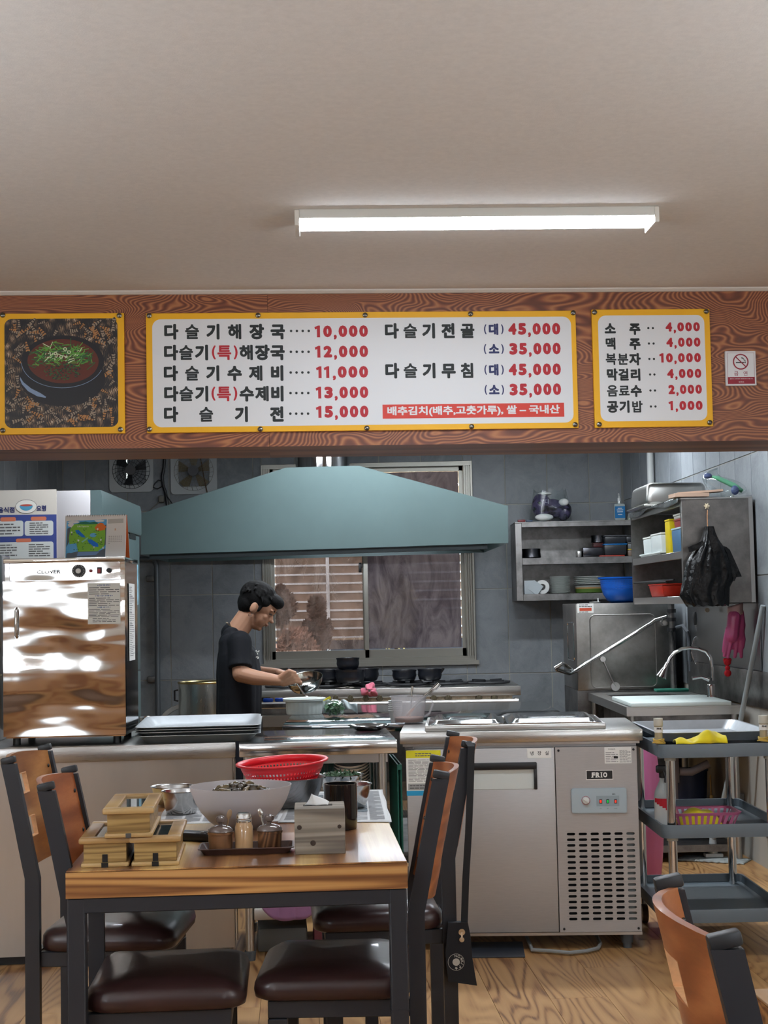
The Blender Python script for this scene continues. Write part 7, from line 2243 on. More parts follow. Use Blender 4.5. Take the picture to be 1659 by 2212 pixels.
# near hand gripping the spatula
ax0, ax1 = L_(PP(622, 1446, -0.235)), L_(PP(661, 1507, -0.175))     # spatula axis
sax = (ax1 - ax0).normalized()
grip = ax0 + sax * 0.055
palm0 = WRn + V((0.012, 0, 0)); palmv = (grip + V((-0.016, 0, 0.004)) - palm0)
for k in range(4):
    o_ = sax * (k - 1.5) * 0.0195
    kn_ = grip + o_ + V((-0.006, -0.020, 0.012))
    capsule(b, palm0 + o_ * 0.5, kn_, 0.020, 0.0125, 10)
    rr = 0.0084 - 0.0006 * (k == 3)
    side = V((0.018, 0.004, 0.0)); tip = grip + o_ + V((0.004, 0.016, -0.010))
    mid = grip + o_ + V((0.020, -0.008, 0.004))
    chain(b, [kn_, mid, mid + V((-0.001, 0.017, -0.006)), tip + V((-0.004, 0, 0))], [0.0118, rr + 0.001, rr, rr - 0.001], 10)
th0 = palm0 + V((0.012, 0.004, 0.012)); th1 = grip - sax * 0.022 + V((-0.010, 0.010, 0.006)); th2 = grip - sax * 0.030 + V((0.008, 0.010, 0.0))
chain(b, [th0, th1, th2], [0.014, 0.0115, 0.0098], 10)
# far hand holding the bowl rim
bowl_c = L_(PP(658, 1466, -0.02))
rimh = L_(PP(620, 1459, 0.06))
for k in range(4):
    o_ = V((0.004 * k, 0.017 * (k - 1.5), 0.0))
    capsule(b, WRf + o_ * 0.5, rimh + o_ + V((-0.014, 0, 0.010)), 0.018, 0.0115, 10)
    chain(b, [rimh + o_ + V((-0.014, 0, 0.010)), rimh + o_ + V((0.010, 0, 0.012)), rimh + o_ + V((0.018, -0.004, -0.012)), rimh + o_ + V((0.012, -0.004, -0.03))], [0.0112, 0.0098, 0.009, 0.008], 10)
chain(b, [WRf + V((0.01, -0.012, 0)), rimh + V((-0.012, -0.03, -0.004)), rimh + V((0.002, -0.034, -0.022))], [0.0135, 0.011, 0.009], 10)
remesh('body', b, SKIN, per, 0.0033, 2)
# hair
b = B()
b.ell(hp(-0.026, 0, 0.040), (0.100, 0.086, 0.084), HM, 32, 20)
b.ell(hp(-0.050, 0, -0.006), (0.058, 0.076, 0.066), HM, 24, 14)
b.ell(hp(-0.080, 0, 0.000), (0.034, 0.056, 0.052), HM, 24, 14)
b.ell(hp(0.052, 0, 0.068), (0.052, 0.064, 0.036), HM, 24, 14)
b.ell(hp(0.070, 0.0, 0.064), (0.026, 0.052, 0.018), HM, 20, 12)
for s_ in (-1, 1):
    b.ell(hp(0.014, s_ * 0.058, 0.040), (0.036, 0.024, 0.028), HM, 18, 10)
    b.ell(hp(0.018, s_ * 0.068, 0.004), (0.009, 0.009, 0.024), HM, 12, 8)
rnd = random.Random(21)
for i in range(90):
    d = V((rnd.uniform(-1, 0.35), rnd.uniform(-1, 1), rnd.uniform(0.1, 1))).normalized()
    p0 = hp(-0.026 + d.x * 0.093, d.y * 0.079, 0.040 + d.z * 0.078)
    tdir = (fwd * rnd.uniform(0.2, 1.0) * (1 if d.x > -0.2 else 0.05) + sd * d.y * 0.5 - up_ * rnd.uniform(0.0, 0.5)).normalized()
    b.tube([p0, p0 + tdir * 0.018 + up_ * 0.001, p0 + tdir * 0.036 - up_ * 0.006], [0.007, 0.006, 0.0028], 6)
remesh('hair', b, HAIR, per, 0.0038, 1)
# cut the ears and face free by building the eye, brow and mouth on top of the skin
for s_ in (-1, 1):
    b = B(); b.ell(hp(0.0745, s_ * 0.029, 0.003), (0.009, 0.013, 0.0050), HM, 14, 8); part('eye', b, M('eye_dark', (52, 38, 32), 0.25), per, smooth=180)
    b = B(); b.tube([hp(0.084, s_ * 0.014, 0.021), hp(0.084, s_ * 0.027, 0.026), hp(0.071, s_ * 0.042, 0.021)], [0.0022, 0.003, 0.0016], 6); part('eyebrow', b, HAIR, per, smooth=180)
b = B(); b.ell(hp(0.0825, 0, -0.0545), (0.0085, 0.020, 0.0030), HM, 14, 8); part('mouth', b, M('lips', (146, 92, 82), 0.5), per, smooth=180)
b = B(); b.tube([hp(-0.004 + 0.008 * math.cos(a), -0.080, -0.048 + 0.010 * math.sin(a)) for a in [2 * PI * i / 14 for i in range(14)]], 0.0014, 6, closed=True); part('earring', b, CHROME, per)
b = B(); b.tube([neck0 + V((0.055 * math.cos(a) + 0.012, 0.066 * math.sin(a), 0.030 - 0.035 * math.cos(a))) for a in [2 * PI * i / 24 for i in range(24)]], 0.0014, 5, closed=True); part('necklace', b, M('gold_chain', (170, 130, 70), 0.3, 1), per)
# T-shirt
b = B()
pts = [(sh_c, 0.078), (ch_c, 0.104), (L_(PP(516, 1455)), 0.112), (wa_c, 0.112), (hi_c + V((0, 0, -0.02)), 0.112)]
for dy in (-0.10, -0.05, 0.05, 0.10):
    chain(b, [p + V((0, dy * (1.05 if i else 0.9), 0)) for i, (p, r_) in enumerate(pts)], [r_ * (0.86 if abs(dy) > 0.08 else 1.0) * 0.97 for p, r_ in pts], 20)
chain(b, [L_(PP(500, 1368, 0)), sh_c], [0.054, 0.078])
for dy in (-0.07, 0.07): chain(b, [L_(PP(500, 1374, dy)), sh_c + V((0, dy, 0))], [0.046, 0.07])
for S0, E0 in ((SHn, ELn), (SHf, ELf)):
    end = S0.lerp(E0, 0.60)
    chain(b, [sh_c.lerp(S0, 0.5) + V((0, 0, -0.012)), S0, end], [0.066, 0.060, 0.056], 20)
    b.cyl(end, S0.lerp(E0, 0.80), 0.056, 0.059, 20)
# flat hem
b.cyl(hi_c + V((0, 0.05, -0.02)), hi_c + V((0, 0.05, -0.10)), 0.112, 0.114, 24); b.cyl(hi_c + V((0, -0.05, -0.02)), hi_c + V((0, -0.05, -0.10)), 0.112, 0.114, 24)
remesh('t_shirt', b, SHIRT, per, 0.0055, 5)
b = B(); b.tube([neck0 + V((0.010, 0, -0.004)) + V((0.060 * math.cos(a), 0.068 * math.sin(a), -0.030 * math.cos(a))) for a in [2 * PI * i / 28 for i in range(28)]], 0.0065, 8, closed=True); part('collar', b, M('collar_black', (18, 20, 24), 0.8), per)
b = B(); c = PP(556, 1412, -0.085) - PO_
r_ = random.Random(5)
for i in range(9):
    p = c + V((r_.uniform(-0.006, 0.010), -0.012 + r_.uniform(-0.002, 0.002), r_.uniform(-0.022, 0.016)))
    b.box(p, (0.004, 0.004, 0.006), rot=(0.4, 0.6, i), bev=0.0)
part('chest_print', b, WHT, per, kind='stuff')
# trousers and shoes
b = B()
for dy in (-0.08, 0.08):
    hipj = hi_c + V((0, dy, -0.04)); kn = V((hipj.x + 0.02, dy * 1.1, 0.46)); an = V((hipj.x - 0.03, dy * 1.2, 0.07))
    chain(b, [hi_c + V((0, dy * 0.8, 0.0)), hipj, kn, an], [0.098, 0.098, 0.072, 0.056], 18)
remesh('trousers', b, TROU, per, 0.009, 3)
for dy in (-0.08, 0.08):
    b = B(); x_ = hi_c.x - 0.03
    b.ell((x_ + 0.05, dy * 1.2, 0.033), (0.125, 0.045, 0.033), None, 20, 10); b.ell((x_ - 0.02, dy * 1.2, 0.05), (0.05, 0.042, 0.045), None, 16, 10)
    part('shoe', b, BLK, per, smooth=180)
# mixing bowl, tilted towards the viewer
bc_ = PP(657, 1466, -0.05)
t = T('mixing_bowl', 'steel mixing bowl held tilted by the person', 'bowl', bc_, 0, rot=(R(19), R(-9), 0))
sb_ = (PY_ - 0.05) / FPX; r = 40 * sb_; h = 0.068
b = B(); b.lathe([(0, -h), (r * 0.42, -h * 0.97), (r * 0.72, -h * 0.76), (r * 0.92, -h * 0.38), (r, 0), (r * 1.015, 0.001), (r * 0.985, 0.0005), (r * 0.905, -h * 0.37), (r * 0.70, -h * 0.74), (r * 0.40, -h * 0.94), (0, -h * 0.965)], n=48); part('bowl_shell', b, steel('mixing_bowl_steel', (170, 170, 162), 0.16), t, smooth=60)
# spatula
t = T('spatula', 'steel spatula with a black loop handle held over the basin', 'spatula', tuple(ax0 + PO_))
b = B(); e = ax1 - ax0
m3 = orient(e)
def sp_(x, y, z): return m3 @ V((x, y, z))
b.tube([sp_(0.010 * math.cos(a), 0, 0.018 - 0.026 * math.sin(a)) for a in [2 * PI * i / 16 for i in range(16)]], 0.0045, 8, closed=True)
part('loop_handle', b, BLK, t)
b = B(); b.tube([e * 0.22, e * 0.6, e * 0.94], [0.0048, 0.0048, 0.005], 10); b.ell(e, (0.014, 0.014, 0.010), None, 16, 10); part('shaft', b, CHROME, t)

# unseen lamp added inside the range hood to brighten the wall below
hl = T('hood_fill_lamp', 'unseen tube lamp added inside the range hood to brighten the wall below', 'lamp', (O_.x + 0.1, 10.0, O_.z + 0.10))
b = B(); b.box((0, 0, 0.02), (0.9, 0.08, 0.03)); part('lamp_housing', b, WHT, hl)
b = B(); b.box((0, 0, -0.003), (0.86, 0.05, 0.015)); part('diffuser', b, M('hood_fill_glow', (236, 244, 255), 0.4, emis=60.0), hl)
# ================================================================== RIGHT SIDE OF THE KITCHEN
def r6(x, y): return 1080 + x / 2.865, 980 + y / 2.865
SHS = steel('shelf_steel', (150, 148, 146), 0.38, (2, 60, 2), dirt=0.25)
# ---- open shelf on the back wall
YS = 10.55
xl_, xr_ = at(1114, 1200, YS).x, at(1372, 1200, YS).x
z_top = at(1130, 1130, YS).z; z_bot = at(1130, 1298, YS).z; z_mid = at(1130, 1206, YS).z; z_b = at(1130, 1284, YS).z
sh = T('wall_shelf_unit', 'open stainless shelf unit on the back wall with dishes and pans', 'shelf', (xl_, YS, z_bot))
Wd = xr_ - xl_; Ht = z_top - z_bot; Dp = BW - 0.012 - YS
b = B(); b.bb(0, 0.045, 0, Dp, 0, Ht, bev=0.002, seg=1); part('side_panel', b, SHS, sh)
b = B(); b.bb(Wd - 0.02, Wd, 0, Dp, 0, Ht); part('side_panel', b, SHS, sh)
b = B(); b.bb(0.0455, Wd - 0.0205, Dp - 0.008, Dp, 0, Ht); part('back_panel', b, SHS, sh)
b = B(); b.bb(0, Wd, -0.004, Dp, Ht + 0.0005, Ht + 0.008); b.bb(0.0455, Wd - 0.0205, 0, 0.012, Ht - 0.028, Ht); part('top_board', b, SHS, sh)
b = B(); b.bb(0.0455, Wd - 0.0205, 0.012, Dp - 0.0085, z_mid - z_bot - 0.006, z_mid - z_bot); b.bb(0.0455, Wd - 0.0205, 0, 0.0115, z_mid - z_bot - 0.044, z_mid - z_bot); part('shelf', b, SHS, sh)
b = B(); b.bb(0.0455, Wd - 0.0205, 0.012, Dp - 0.0085, z_b - z_bot - 0.006, z_b - z_bot); b.bb(0.0455, Wd - 0.0205, 0, 0.0115, 0, z_b - z_bot); part('shelf', b, SHS, sh)
def put(px, py_ignored, Y, z): p = at(px, 1200, Y); return V((p.x, Y, z + 0.0006))
def ppm(Y): return Y / FPX
def simple(name, label, cat, px, Y, z, b, mat, group=None, rz=0.0, smooth=40):
    return S(name, b, mat, label, cat, loc=put(px, 0, Y, z), rz=rz, group=group, smooth=smooth)
def bowl_b(r, h, base=0.6):
    b = B(); b.lathe([(0, 0), (r * base, 0), (r * (base + 0.2), h * 0.12), (r * 0.97, h * 0.6), (r, h), (r * 0.97, h), (r * 0.93, h * 0.6), (r * (base + 0.14), h * 0.16), (0, h * 0.1)], n=32); return b
DKS = steel('dark_pan_steel', (84, 84, 88), 0.25)
k_ = ppm(YS + 0.12)
simple('steel_bowl', 'lone small steel bowl at the left of the middle shelf', 'bowl', 1148, YS + 0.12, z_mid, bowl_b(20 * k_, 21 * k_, 0.85), DKS)
simple('steel_box', 'dull steel box left of the black containers on the middle shelf', 'box', 1277, YS + 0.10, z_mid, B().box((0, 0, 0.034), (44 * k_, 0.13, 0.066), bev=0.008), DKS, rz=R(4))
simple('steel_cover', 'thin steel cover leaning left of the steel box on the shelf', 'lid', 1250, YS + 0.08, z_mid, B().box((0, 0, 0.022), (0.03, 0.10, 0.044), bev=0.006), ST)
def tub(label, px, Y, z, w, d, h, body, lidc=None, group=None, rz=0):
    t = T('food_container', label, 'container', put(px, 0, Y, z), rz, group)
    b = B(); b.box((0, 0, (h - 0.008) / 2), (w * 0.92, d * 0.92, h - 0.008), bev=min(0.008, h * 0.15), taper=(1.06, 1.06)); part('tub_body', b, body, t)
    b = B(); b.box((0, 0, h - 0.0035), (w, d, 0.008), bev=0.002); part('lid', b, lidc or body, t)
    return t
DKP = M('smoked_plastic', (48, 50, 54), 0.3)
GF = 'food containers on the middle wall shelf'
tub('dark container with a bright blue lid on the middle wall shelf', 1327, YS + 0.10, z_mid + 0.010, 50 * k_, 0.14, 0.078, DKP, M('blue_lid', (30, 120, 190), 0.4), GF)
tub('grey lidded container stacked on the blue lidded one', 1328, YS + 0.10, z_mid + 0.0892, 48 * k_, 0.13, 0.058, DKP, M('grey_lid', (84, 86, 92), 0.4), GF)
simple('red_cover', 'flat red cover lying under the blue lidded container', 'lid', 1319, YS + 0.09, z_mid, B().box((0, 0, 0.0045), (54 * k_, 0.15, 0.0088), bev=0.003), M('red_lid', (176, 62, 48), 0.4))
tub('small dark red container left of the grey container', 1291, YS + 0.16, z_mid + 0.0672, 22 * k_, 0.10, 0.030, M('maroon_plastic', (84, 38, 38), 0.4), None, GF)
simple('steel_bowl', 'small dark steel bowl on top of the dark red container', 'bowl', 1294, YS + 0.16, z_mid + 0.0978, bowl_b(17 * k_, 17 * k_, 0.8), DKS)
tub('clear jar with a yellow lid at the right end of the middle wall shelf', 1364, YS + 0.06, z_mid, 17 * k_, 0.06, 0.050, M('pale_brown_jar', (138, 118, 104), 0.4), M('yellow_lid', (206, 178, 50), 0.4), GF)
tub('pale lidded jar on top of the yellow lidded jar', 1364, YS + 0.06, z_mid + 0.0506, 17 * k_, 0.06, 0.044, M('pale_jar', (120, 122, 122), 0.3), None, GF)
tub('black container on the jars at the right end of the middle shelf', 1362, YS + 0.07, z_mid + 0.0952, 20 * k_, 0.07, 0.048, DKP, None, GF)
# bottom shelf
simple('paper_sheets', 'folded white paper sheets at the left of the bottom wall shelf', 'paper', 1146, YS + 0.05, z_b, B().box((-0.012, 0.01, 0.047), (0.075, 0.04, 0.094), bev=0.002).box((0.028, -0.012, 0.044), (0.078, 0.004, 0.076), rot=(0, R(36), 0)), M('paper_grey', (196, 204, 208), 0.7))
t = T('paper_roll', 'white paper roll seen end on, beside the paper sheets', 'roll', put(1170, 0, YS + 0.06, z_b + 0.048), 0)
b = B(); b.lathe([(0.022, 0), (0.048, 0), (0.048, 0.11), (0.022, 0.11), (0.022, 0)], n=36, rot=Euler((R(-90), 0, 0)).to_matrix()); part('roll_body', b, PAPER, t)
plm = mesh_of(B().lathe([(0, 0), (22 * k_ * 0.7, 0), (22 * k_, 0.0055), (22.3 * k_, 0.0065), (22 * k_, 0.0073), (22 * k_ * 0.68, 0.002), (0, 0.002)], n=36), 'plate', M('white_china', (214, 218, 214), 0.3), 40)
for k in range(17):
    o = bpy.data.objects.new('white_plate', plm); COL.objects.link(o); o.location = put(1208, 0, YS + 0.13, z_b + 0.0071 * k)
    o['label'] = 'small white plate in the tall neat stack on the bottom wall shelf'; o['category'] = 'plate'; o['group'] = 'tall stack of small white plates'
for k, (lab, col, h) in enumerate((('green bowl at the bottom of the wide stack on the wall shelf', (84, 112, 48), 0.030), ('orange patterned bowl above the green bowl in the wide stack', (184, 138, 92), 0.024), ('grey bowl in the middle of the wide stack', (150, 154, 148), 0.02))):
    simple('wide_bowl', lab, 'bowl', 1272, YS + 0.13, z_b + (0, 0.016, 0.032)[k], bowl_b(32 * k_, h, 0.75), M('glaze_%d' % k, col, 0.3), 'wide stack of bowls and plates on the wall shelf')
plw = mesh_of(B().lathe([(0, 0), (33 * k_ * 0.7, 0), (33 * k_, 0.009), (33.3 * k_, 0.0105), (33 * k_, 0.0115), (33 * k_ * 0.68, 0.002), (0, 0.002)], n=36), 'plate', MATS['white_china'], 40)
for k in range(5):
    o = bpy.data.objects.new('wide_plate', plw); COL.objects.link(o); o.location = put(1272, 0, YS + 0.13, z_b + 0.0535 + 0.0125 * k)
    o['label'] = 'wide white plate near the top of the wide stack on the wall shelf'; o['category'] = 'plate'; o['group'] = 'wide white plates stacked on coloured bowls'
# things on top of the wall shelf
zt_s = z_top + 0.008
t = T('wrapped_package', 'crumpled purple and black plastic package with white paper on the wall shelf top', 'package', put(1192, 0, YS + 0.12, zt_s), 0)
b = B()
PKC = bpy.data.materials.new('package_print'); MATS['package_print'] = PKC
nt = NT(PKC); n1 = nt.noise(nt.obj((1, 1, 1.6), 0), 9, 3, 0.6)
nt.l(nt.ramp(n1, [(0.38, (30, 30, 40)), (0.46, (76, 70, 98)), (0.58, (88, 82, 112)), (0.64, (40, 44, 50)), (0.72, (60, 110, 70))]), nt.b.inputs['Base Color']); nt.b.inputs['Roughness'].default_value = 0.18
nt.bump(nt.noise(nt.obj((1, 1, 1), 0), 30, 3), 0.8, 0.01)
kk = ppm(YS + 0.1)
for (px, pz, rx, rz_, ro) in ((-18, 34, 22, 30, -8), (8, 30, 26, 20, 24), (30, 22, 15, 20, 18)):
    b.ell((px * kk, 0, pz * kk), (rx * kk, 0.07, rz_ * kk), Euler((0, R(ro), 0)).to_matrix(), 24, 14)
part('package_body', b, PKC, t, smooth=80, kind=None)
b = B(); b.ell((-16 * kk, -0.055, 10 * kk), (20 * kk, 0.03, 8 * kk), None, 16, 8); b.ell((27 * kk, -0.05, 42 * kk), (11 * kk, 0.02, 8 * kk), None, 16, 8); b.ell((-12 * kk, 0, 62 * kk), (16 * kk, 0.05, 4 * kk), None, 16, 8)
part('white_paper', b, PAPER, t, smooth=80)
b = B()
rnd = random.Random(2)
def wrapf(u, v):
    a = 2 * PI * u
    return ((44 + 4 * math.sin(5 * a)) * kk * math.cos(a) * (1 - 0.25 * v), 0.085 * math.sin(a), (70 * v + 4 * math.sin(7 * a)) * kk if v > 0 else 0.001)
b.sheet(wrapf, 36, 8); part('clear_wrap', b, FILMC, t, smooth=180)
b = B(); put_text(b, '포디', -0.05, 0.14, em=0.035, bold=0.0, y=-0.074); part('lettering', b, M('pale_purple_print', (186, 184, 206), 0.5), t, smooth=0)
simple('red_packet', 'small dark red packet at the left end of the wall shelf top', 'packet', 1128, YS + 0.05, zt_s, B().box((0, 0, 0.009), (16 * kk, 0.04, 0.018), bev=0.003), M('dark_red_packet', (120, 24, 34), 0.3))
simple('blue_packet', 'small dark blue packet beside the red packet on the wall shelf top', 'packet', 1145, YS + 0.05, zt_s, B().box((0, 0, 0.008), (14 * kk, 0.04, 0.016), bev=0.003), M('dark_blue_packet', (44, 66, 90), 0.3))
t = T('soap_dispenser', 'pump bottle with a blue label on the wall shelf top', 'bottle', put(1341, 0, YS + 0.10, zt_s), 0)
b = B(); b.box((0, 0, 0.060), (24 * kk, 0.05, 0.118), bev=0.012); b.cyl((0, 0, 0.115), (0, 0, 0.135), 0.012, 0.010, 14); part('bottle_body', b, M('clear_gel', (176, 186, 184), 0.1, coat=0.6), t)
b = B(); b.box((0, -0.0255, 0.058), (22 * kk, 0.002, 0.082)); lb = part('label', b, M('blue_label', (18, 116, 176), 0.4), t)
b = B()
for z_, w_ in ((0.085, 0.03), (0.073, 0.045), (0.06, 0.04), (0.042, 0.03)): flat(b, [(-w_ / 2, z_ - 0.002), (w_ / 2, z_ - 0.002), (w_ / 2, z_ + 0.002), (-w_ / 2, z_ + 0.002)], -0.0268)
part('label_print', b, PAPER, lb, smooth=0)
b = B(); b.cyl((0, 0, 0.135), (0, 0, 0.160), 0.012, 0.011, 14); b.cyl((0, 0, 0.16), (0, 0, 0.18), 0.004, n=8); b.tube([(0, 0, 0.178), (-0.004, -0.012, 0.186), (-0.006, -0.026, 0.182)], 0.005, 8); part('pump', b, WHT, t)
t = T('small_glass_jar', 'tiny glass jar beside the pump bottle on the shelf top', 'jar', put(1363, 0, YS + 0.08, zt_s), 0)
b = B(); b.lathe([(0, 0), (0.016, 0), (0.017, 0.022), (0.014, 0.027), (0.015, 0.034), (0, 0.034)], n=18); part('jar_body', b, M('jar_glass', (170, 180, 160), 0.1, coat=0.6), t)
# ---- shelf unit on the right wall, open towards the left
UA = R(2.0)
UO = V((at(1475, 1200, 7.46).x, 7.46, at(1475, 1304, 7.46).z))
UD, UL = rwx(7.46) - 0.022 - UO.x, 1.27
UH = at(1475, 1079, 7.46).z - UO.z
ru = T('side_shelf_unit', 'stainless shelf unit on the right wall, its plain end panel facing the viewer', 'shelf', UO, UA)
b = B(); b.bb(0, UD, 0, 0.006, 0, UH, bev=0.001, seg=1); part('end_panel', b, steel('end_panel_steel', (142, 138, 134), 0.42, (2, 1, 30), dirt=0.22), ru)
b = B(); b.bb(0.0, 0.02, 0.0065, 0.03, 0, UH); part('corner_post', b, ST, ru)
b = B(); b.bb(UD - 0.02, UD, -0.004, -0.0005, 0, UH); part('corner_post', b, ST, ru)
b = B(); b.bb(0, UD, UL - 0.006, UL, 0, UH); part('far_panel', b, SHS, ru)
b = B(); b.bb(UD - 0.008, UD, 0.0065, UL - 0.0065, 0, UH); part('back_panel', b, SHS, ru)
zm_ = at(1475, 1190, 7.46).z - UO.z
for nm, z0_, z1_ in (('bottom_shelf', 0.0, 0.036), ('middle_shelf', zm_ - 0.036, zm_)):
    b = B(); b.bb(0.012, UD - 0.0085, 0.0305, UL - 0.0305, z1_ - 0.006, z1_); b.bb(0.0, 0.0115, 0.0305, UL - 0.0305, z0_, z1_, bev=0.001, seg=1); part(nm, b, ST, ru)
b = B(); b.bb(-0.004, UD, -0.004, UL, UH + 0.0005, UH + 0.008); b.bb(0, 0.0115, 0.0305, UL - 0.0305, UH - 0.03, UH); part('top_board', b, ST, ru)
b = B()
b.sheet(lambda u, v: (-0.012 + 0.0 * u - 0.006 * math.sin(u * 14), 0.02 + u * 1.22, UH + 0.010 - 0.022 * v - 0.012 * math.sin(u * 9) * v), 30, 5, 0.0008); b.sheet(lambda u, v: (-0.012 + v * 0.2, 0.02 + u * 1.22, UH + 0.0095 + 0.003 * abs(math.sin(u * 31 + v * 5))), 30, 5, 0.0006)
part('foil_lining', b, M('crumpled_foil', (196, 200, 200), 0.25, 1, bump=0.8, bs=30, bdist=0.01), ru, smooth=180, label='crumpled foil sheet over the front edge')
ux, uy = V((math.cos(UA), math.sin(UA), 0)), V((-math.sin(UA), math.cos(UA), 0))
def un(x, y, z): return UO + ux * x + uy * y + V((0, 0, z + 0.0006))
def unS(name, label, cat, x, y, z, b, mat, rz=0.0, **kw): return S(name, b, mat, label, cat, loc=un(x, y, z), rz=UA + rz, **kw)
# contents, middle compartment (y = distance from the near end)
def ydist(px): # unit y whose front edge shows at this pixel
    best = min((abs((834 + (UO + uy * (yy / 100)).x / (UO + uy * (yy / 100)).y * FPX) - px), yy / 100) for yy in range(0, 128))
    return best[1]
def cont(label, px0, px1, z, d, h, body, lid=None, x=0.02, group=None):
    y1_, y0_ = ydist(px0), ydist(px1)
    t = T('food_container', label, 'container', un(x + d / 2, (y0_ + y1_) / 2, z), UA, group)
    w = max(0.03, y1_ - y0_)
    b = B(); b.box((0, 0, (h - 0.008) / 2), (d * 0.94, w * 0.94, h - 0.008), bev=0.006, taper=(1.05, 1.03)); part('tub_body', b, body, t)
    b = B(); b.box((0, 0, h - 0.003), (d, w, 0.009), bev=0.002); part('lid', b, lid or body, t)
    return t
GU = 'containers in the side shelf unit'
MILK = M('milky_tub', (206, 214, 212), 0.4)
cont('low white tub lid under the milky tubs in the side shelf', 1384, 1428, zm_, 0.16, 0.016, MILK, None, 0.0, GU)
cont('milky white tub, farther of two in the side shelf', 1388, 1404, zm_ + 0.0168, 0.15, 0.090, MILK, WHT, 0.01, GU)
cont('milky white tub, nearer of two in the side shelf', 1405, 1427, zm_ + 0.0168, 0.15, 0.098, MILK, WHT, 0.01, GU)
cont('tall yellow packet between the milky tub and the blue box', 1432, 1442, zm_, 0.07, 0.175, M('yellow_packet', (214, 190, 24), 0.35), None, 0.02, GU)
cont('blue plastic box with a pale lid in the side shelf', 1449, 1470, zm_, 0.17, 0.120, M('blue_tub', (70, 108, 142), 0.4), M('pale_blue_lid', (176, 204, 206), 0.4), 0.01, GU)
cont('red box above the blue plastic box', 1451, 1470, zm_ + 0.1212, 0.15, 0.042, M('dull_red_tub', (146, 60, 56), 0.4), None, 0.02, GU)
cont('white carton on top of the red box in the side shelf', 1450, 1471, zm_ + 0.164, 0.15, 0.026, M('off_white_carton', (184, 184, 176), 0.7), None, 0.02, GU)
# bottom compartment
t = T('red_basket', 'translucent red basket at the far end of the lower side shelf', 'basket', un(0.10, ydist(1412), 0.036), UA)
b = B(); b.box((0, 0, 0.032), (0.16, 0.30, 0.064), taper=(1.15, 1.12), bev=0.006); b.box((0, 0, 0.066), (0.19, 0.345, 0.006), bev=0.002); part('basket_body', b, M('translucent_red', (206, 50, 30), 0.3, alpha=0.9), t)
for k, dx in enumerate((-0.02, 0.02)):
    p0_, p1_ = un(-0.03 + dx, ydist(1398) + 0.10, 0.118), un(0.02 + dx, ydist(1440), 0.112 + 0.01 * k)
    b = B(); b.tube([p0_, p0_.lerp(p1_, 0.5), p1_], [0.005, 0.007, 0.004], 8); S('black_handled_knife', b, BLK, ('left' if k == 0 else 'right') + ' black handled knife lying across the red basket', 'knife')
unS('green_board', 'dark green plastic board standing in the lower side shelf', 'cutting board', 0.16, 0.16, 0.036, B().box((0, 0.1, 0.085), (0.012, 0.30, 0.17), rot=(0, R(6), 0), bev=0.003), M('dark_green_board', (26, 84, 68), 0.4))
b = B(); b.sheet(lambda u, v: (0.03 * math.cos(6.28 * u) * (0.5 + 1.0 * math.sin(PI * v)) * (1 + 0.3 * math.sin(25 * u)), 0.07 * math.sin(6.28 * u) * (0.5 + 0.9 * math.sin(PI * v)) * (1 + 0.2 * math.sin(31 * u + 3 * v)), 0.10 * v + 0.008 * math.sin(19 * u)), 36, 12)
unS('white_plastic_bag', 'crumpled white plastic bag in front of the green board', 'bag', 0.09, 0.14, 0.037, b, M('milky_film2', (214, 222, 222), 0.35), smooth=180)
# on top of the unit
pa_, pb_ = at(1362, 1105, 8.45), at(1498, 1105, 8.2)
t = T('steel_gastro_pan', 'large deep steel pan turned upside down on the side shelf unit', 'pan', (pa_.x + 0.19, 8.35, UO.z + UH + 0.0125), UA)
Wp, Dp_, Hp = 0.335, 0.46, at(1430, 1042, 8.1).z - (UO.z + UH + 0.012)
b = B(); b.box((0, 0, Hp / 2 + 0.002), (Wp, Dp_, Hp), bev=0.03, seg=4, taper=(0.93, 0.94)); b.box((0, 0, 0.004), (Wp + 0.03, Dp_ + 0.03, 0.008), bev=0.003); part('pan_body', b, steel('satin_pan_steel', (176, 176, 172), 0.3), t)
b = B(); b.box((0.07, 0.05, 0.009), (0.17, 0.12, 0.018), rot=(0, 0, R(3))); b.box((0.12, 0.05, 0.024), (0.22, 0.10, 0.010), rot=(0, R(-3), R(-4)))
unS('carton_pieces', 'flattened beige carton pieces on the near corner of the side shelf', 'cardboard', -0.02, 0.0, UH + 0.012, b, M('beige_carton', (176, 148, 128), 0.8))
t = T('clear_plastic_bag', 'knotted clear plastic bag with green film on top of the side shelf', 'bag', un(0.27, 0.14, UH + 0.012), UA)
b = B(); rnd = random.Random(7)
b.sheet(lambda u, v: ((0.10 + 0.012 * math.sin(19 * u + 5 * v)) * math.sin(PI * v) ** 0.6 * math.cos(6.28 * u) - 0.05 * v, 0.09 * math.sin(PI * v) ** 0.6 * math.sin(6.28 * u), 0.002 + 0.12 * v * (1 - 0.25 * math.cos(6.28 * u)) + 0.006 * math.sin(23 * u)), 40, 12); part('plastic_film', b, FILMC, t, smooth=180)
b = B(); b.tube([(-0.09, 0, 0.11), (-0.05, 0, 0.10), (0.02, -0.03, 0.06), (0.06, -0.04, 0.03)], [0.006, 0.012, 0.014, 0.01], 8); part('green_film', b, M('green_film', (96, 170, 130), 0.3), t, smooth=180)
b = B(); b.ell((0.02, -0.05, 0.035), (0.02, 0.012, 0.024), None, 14, 8); b.ell((-0.10, 0, 0.112), (0.022, 0.018, 0.014), None, 14, 8); part('bag_contents', b, M('blue_grey_print', (70, 84, 128), 0.4), t, smooth=180)
b = B(); b.box((0.05, -0.07, 0.004), (0.09, 0.03, 0.008)); part('steel_clip', b, CHROME, t)
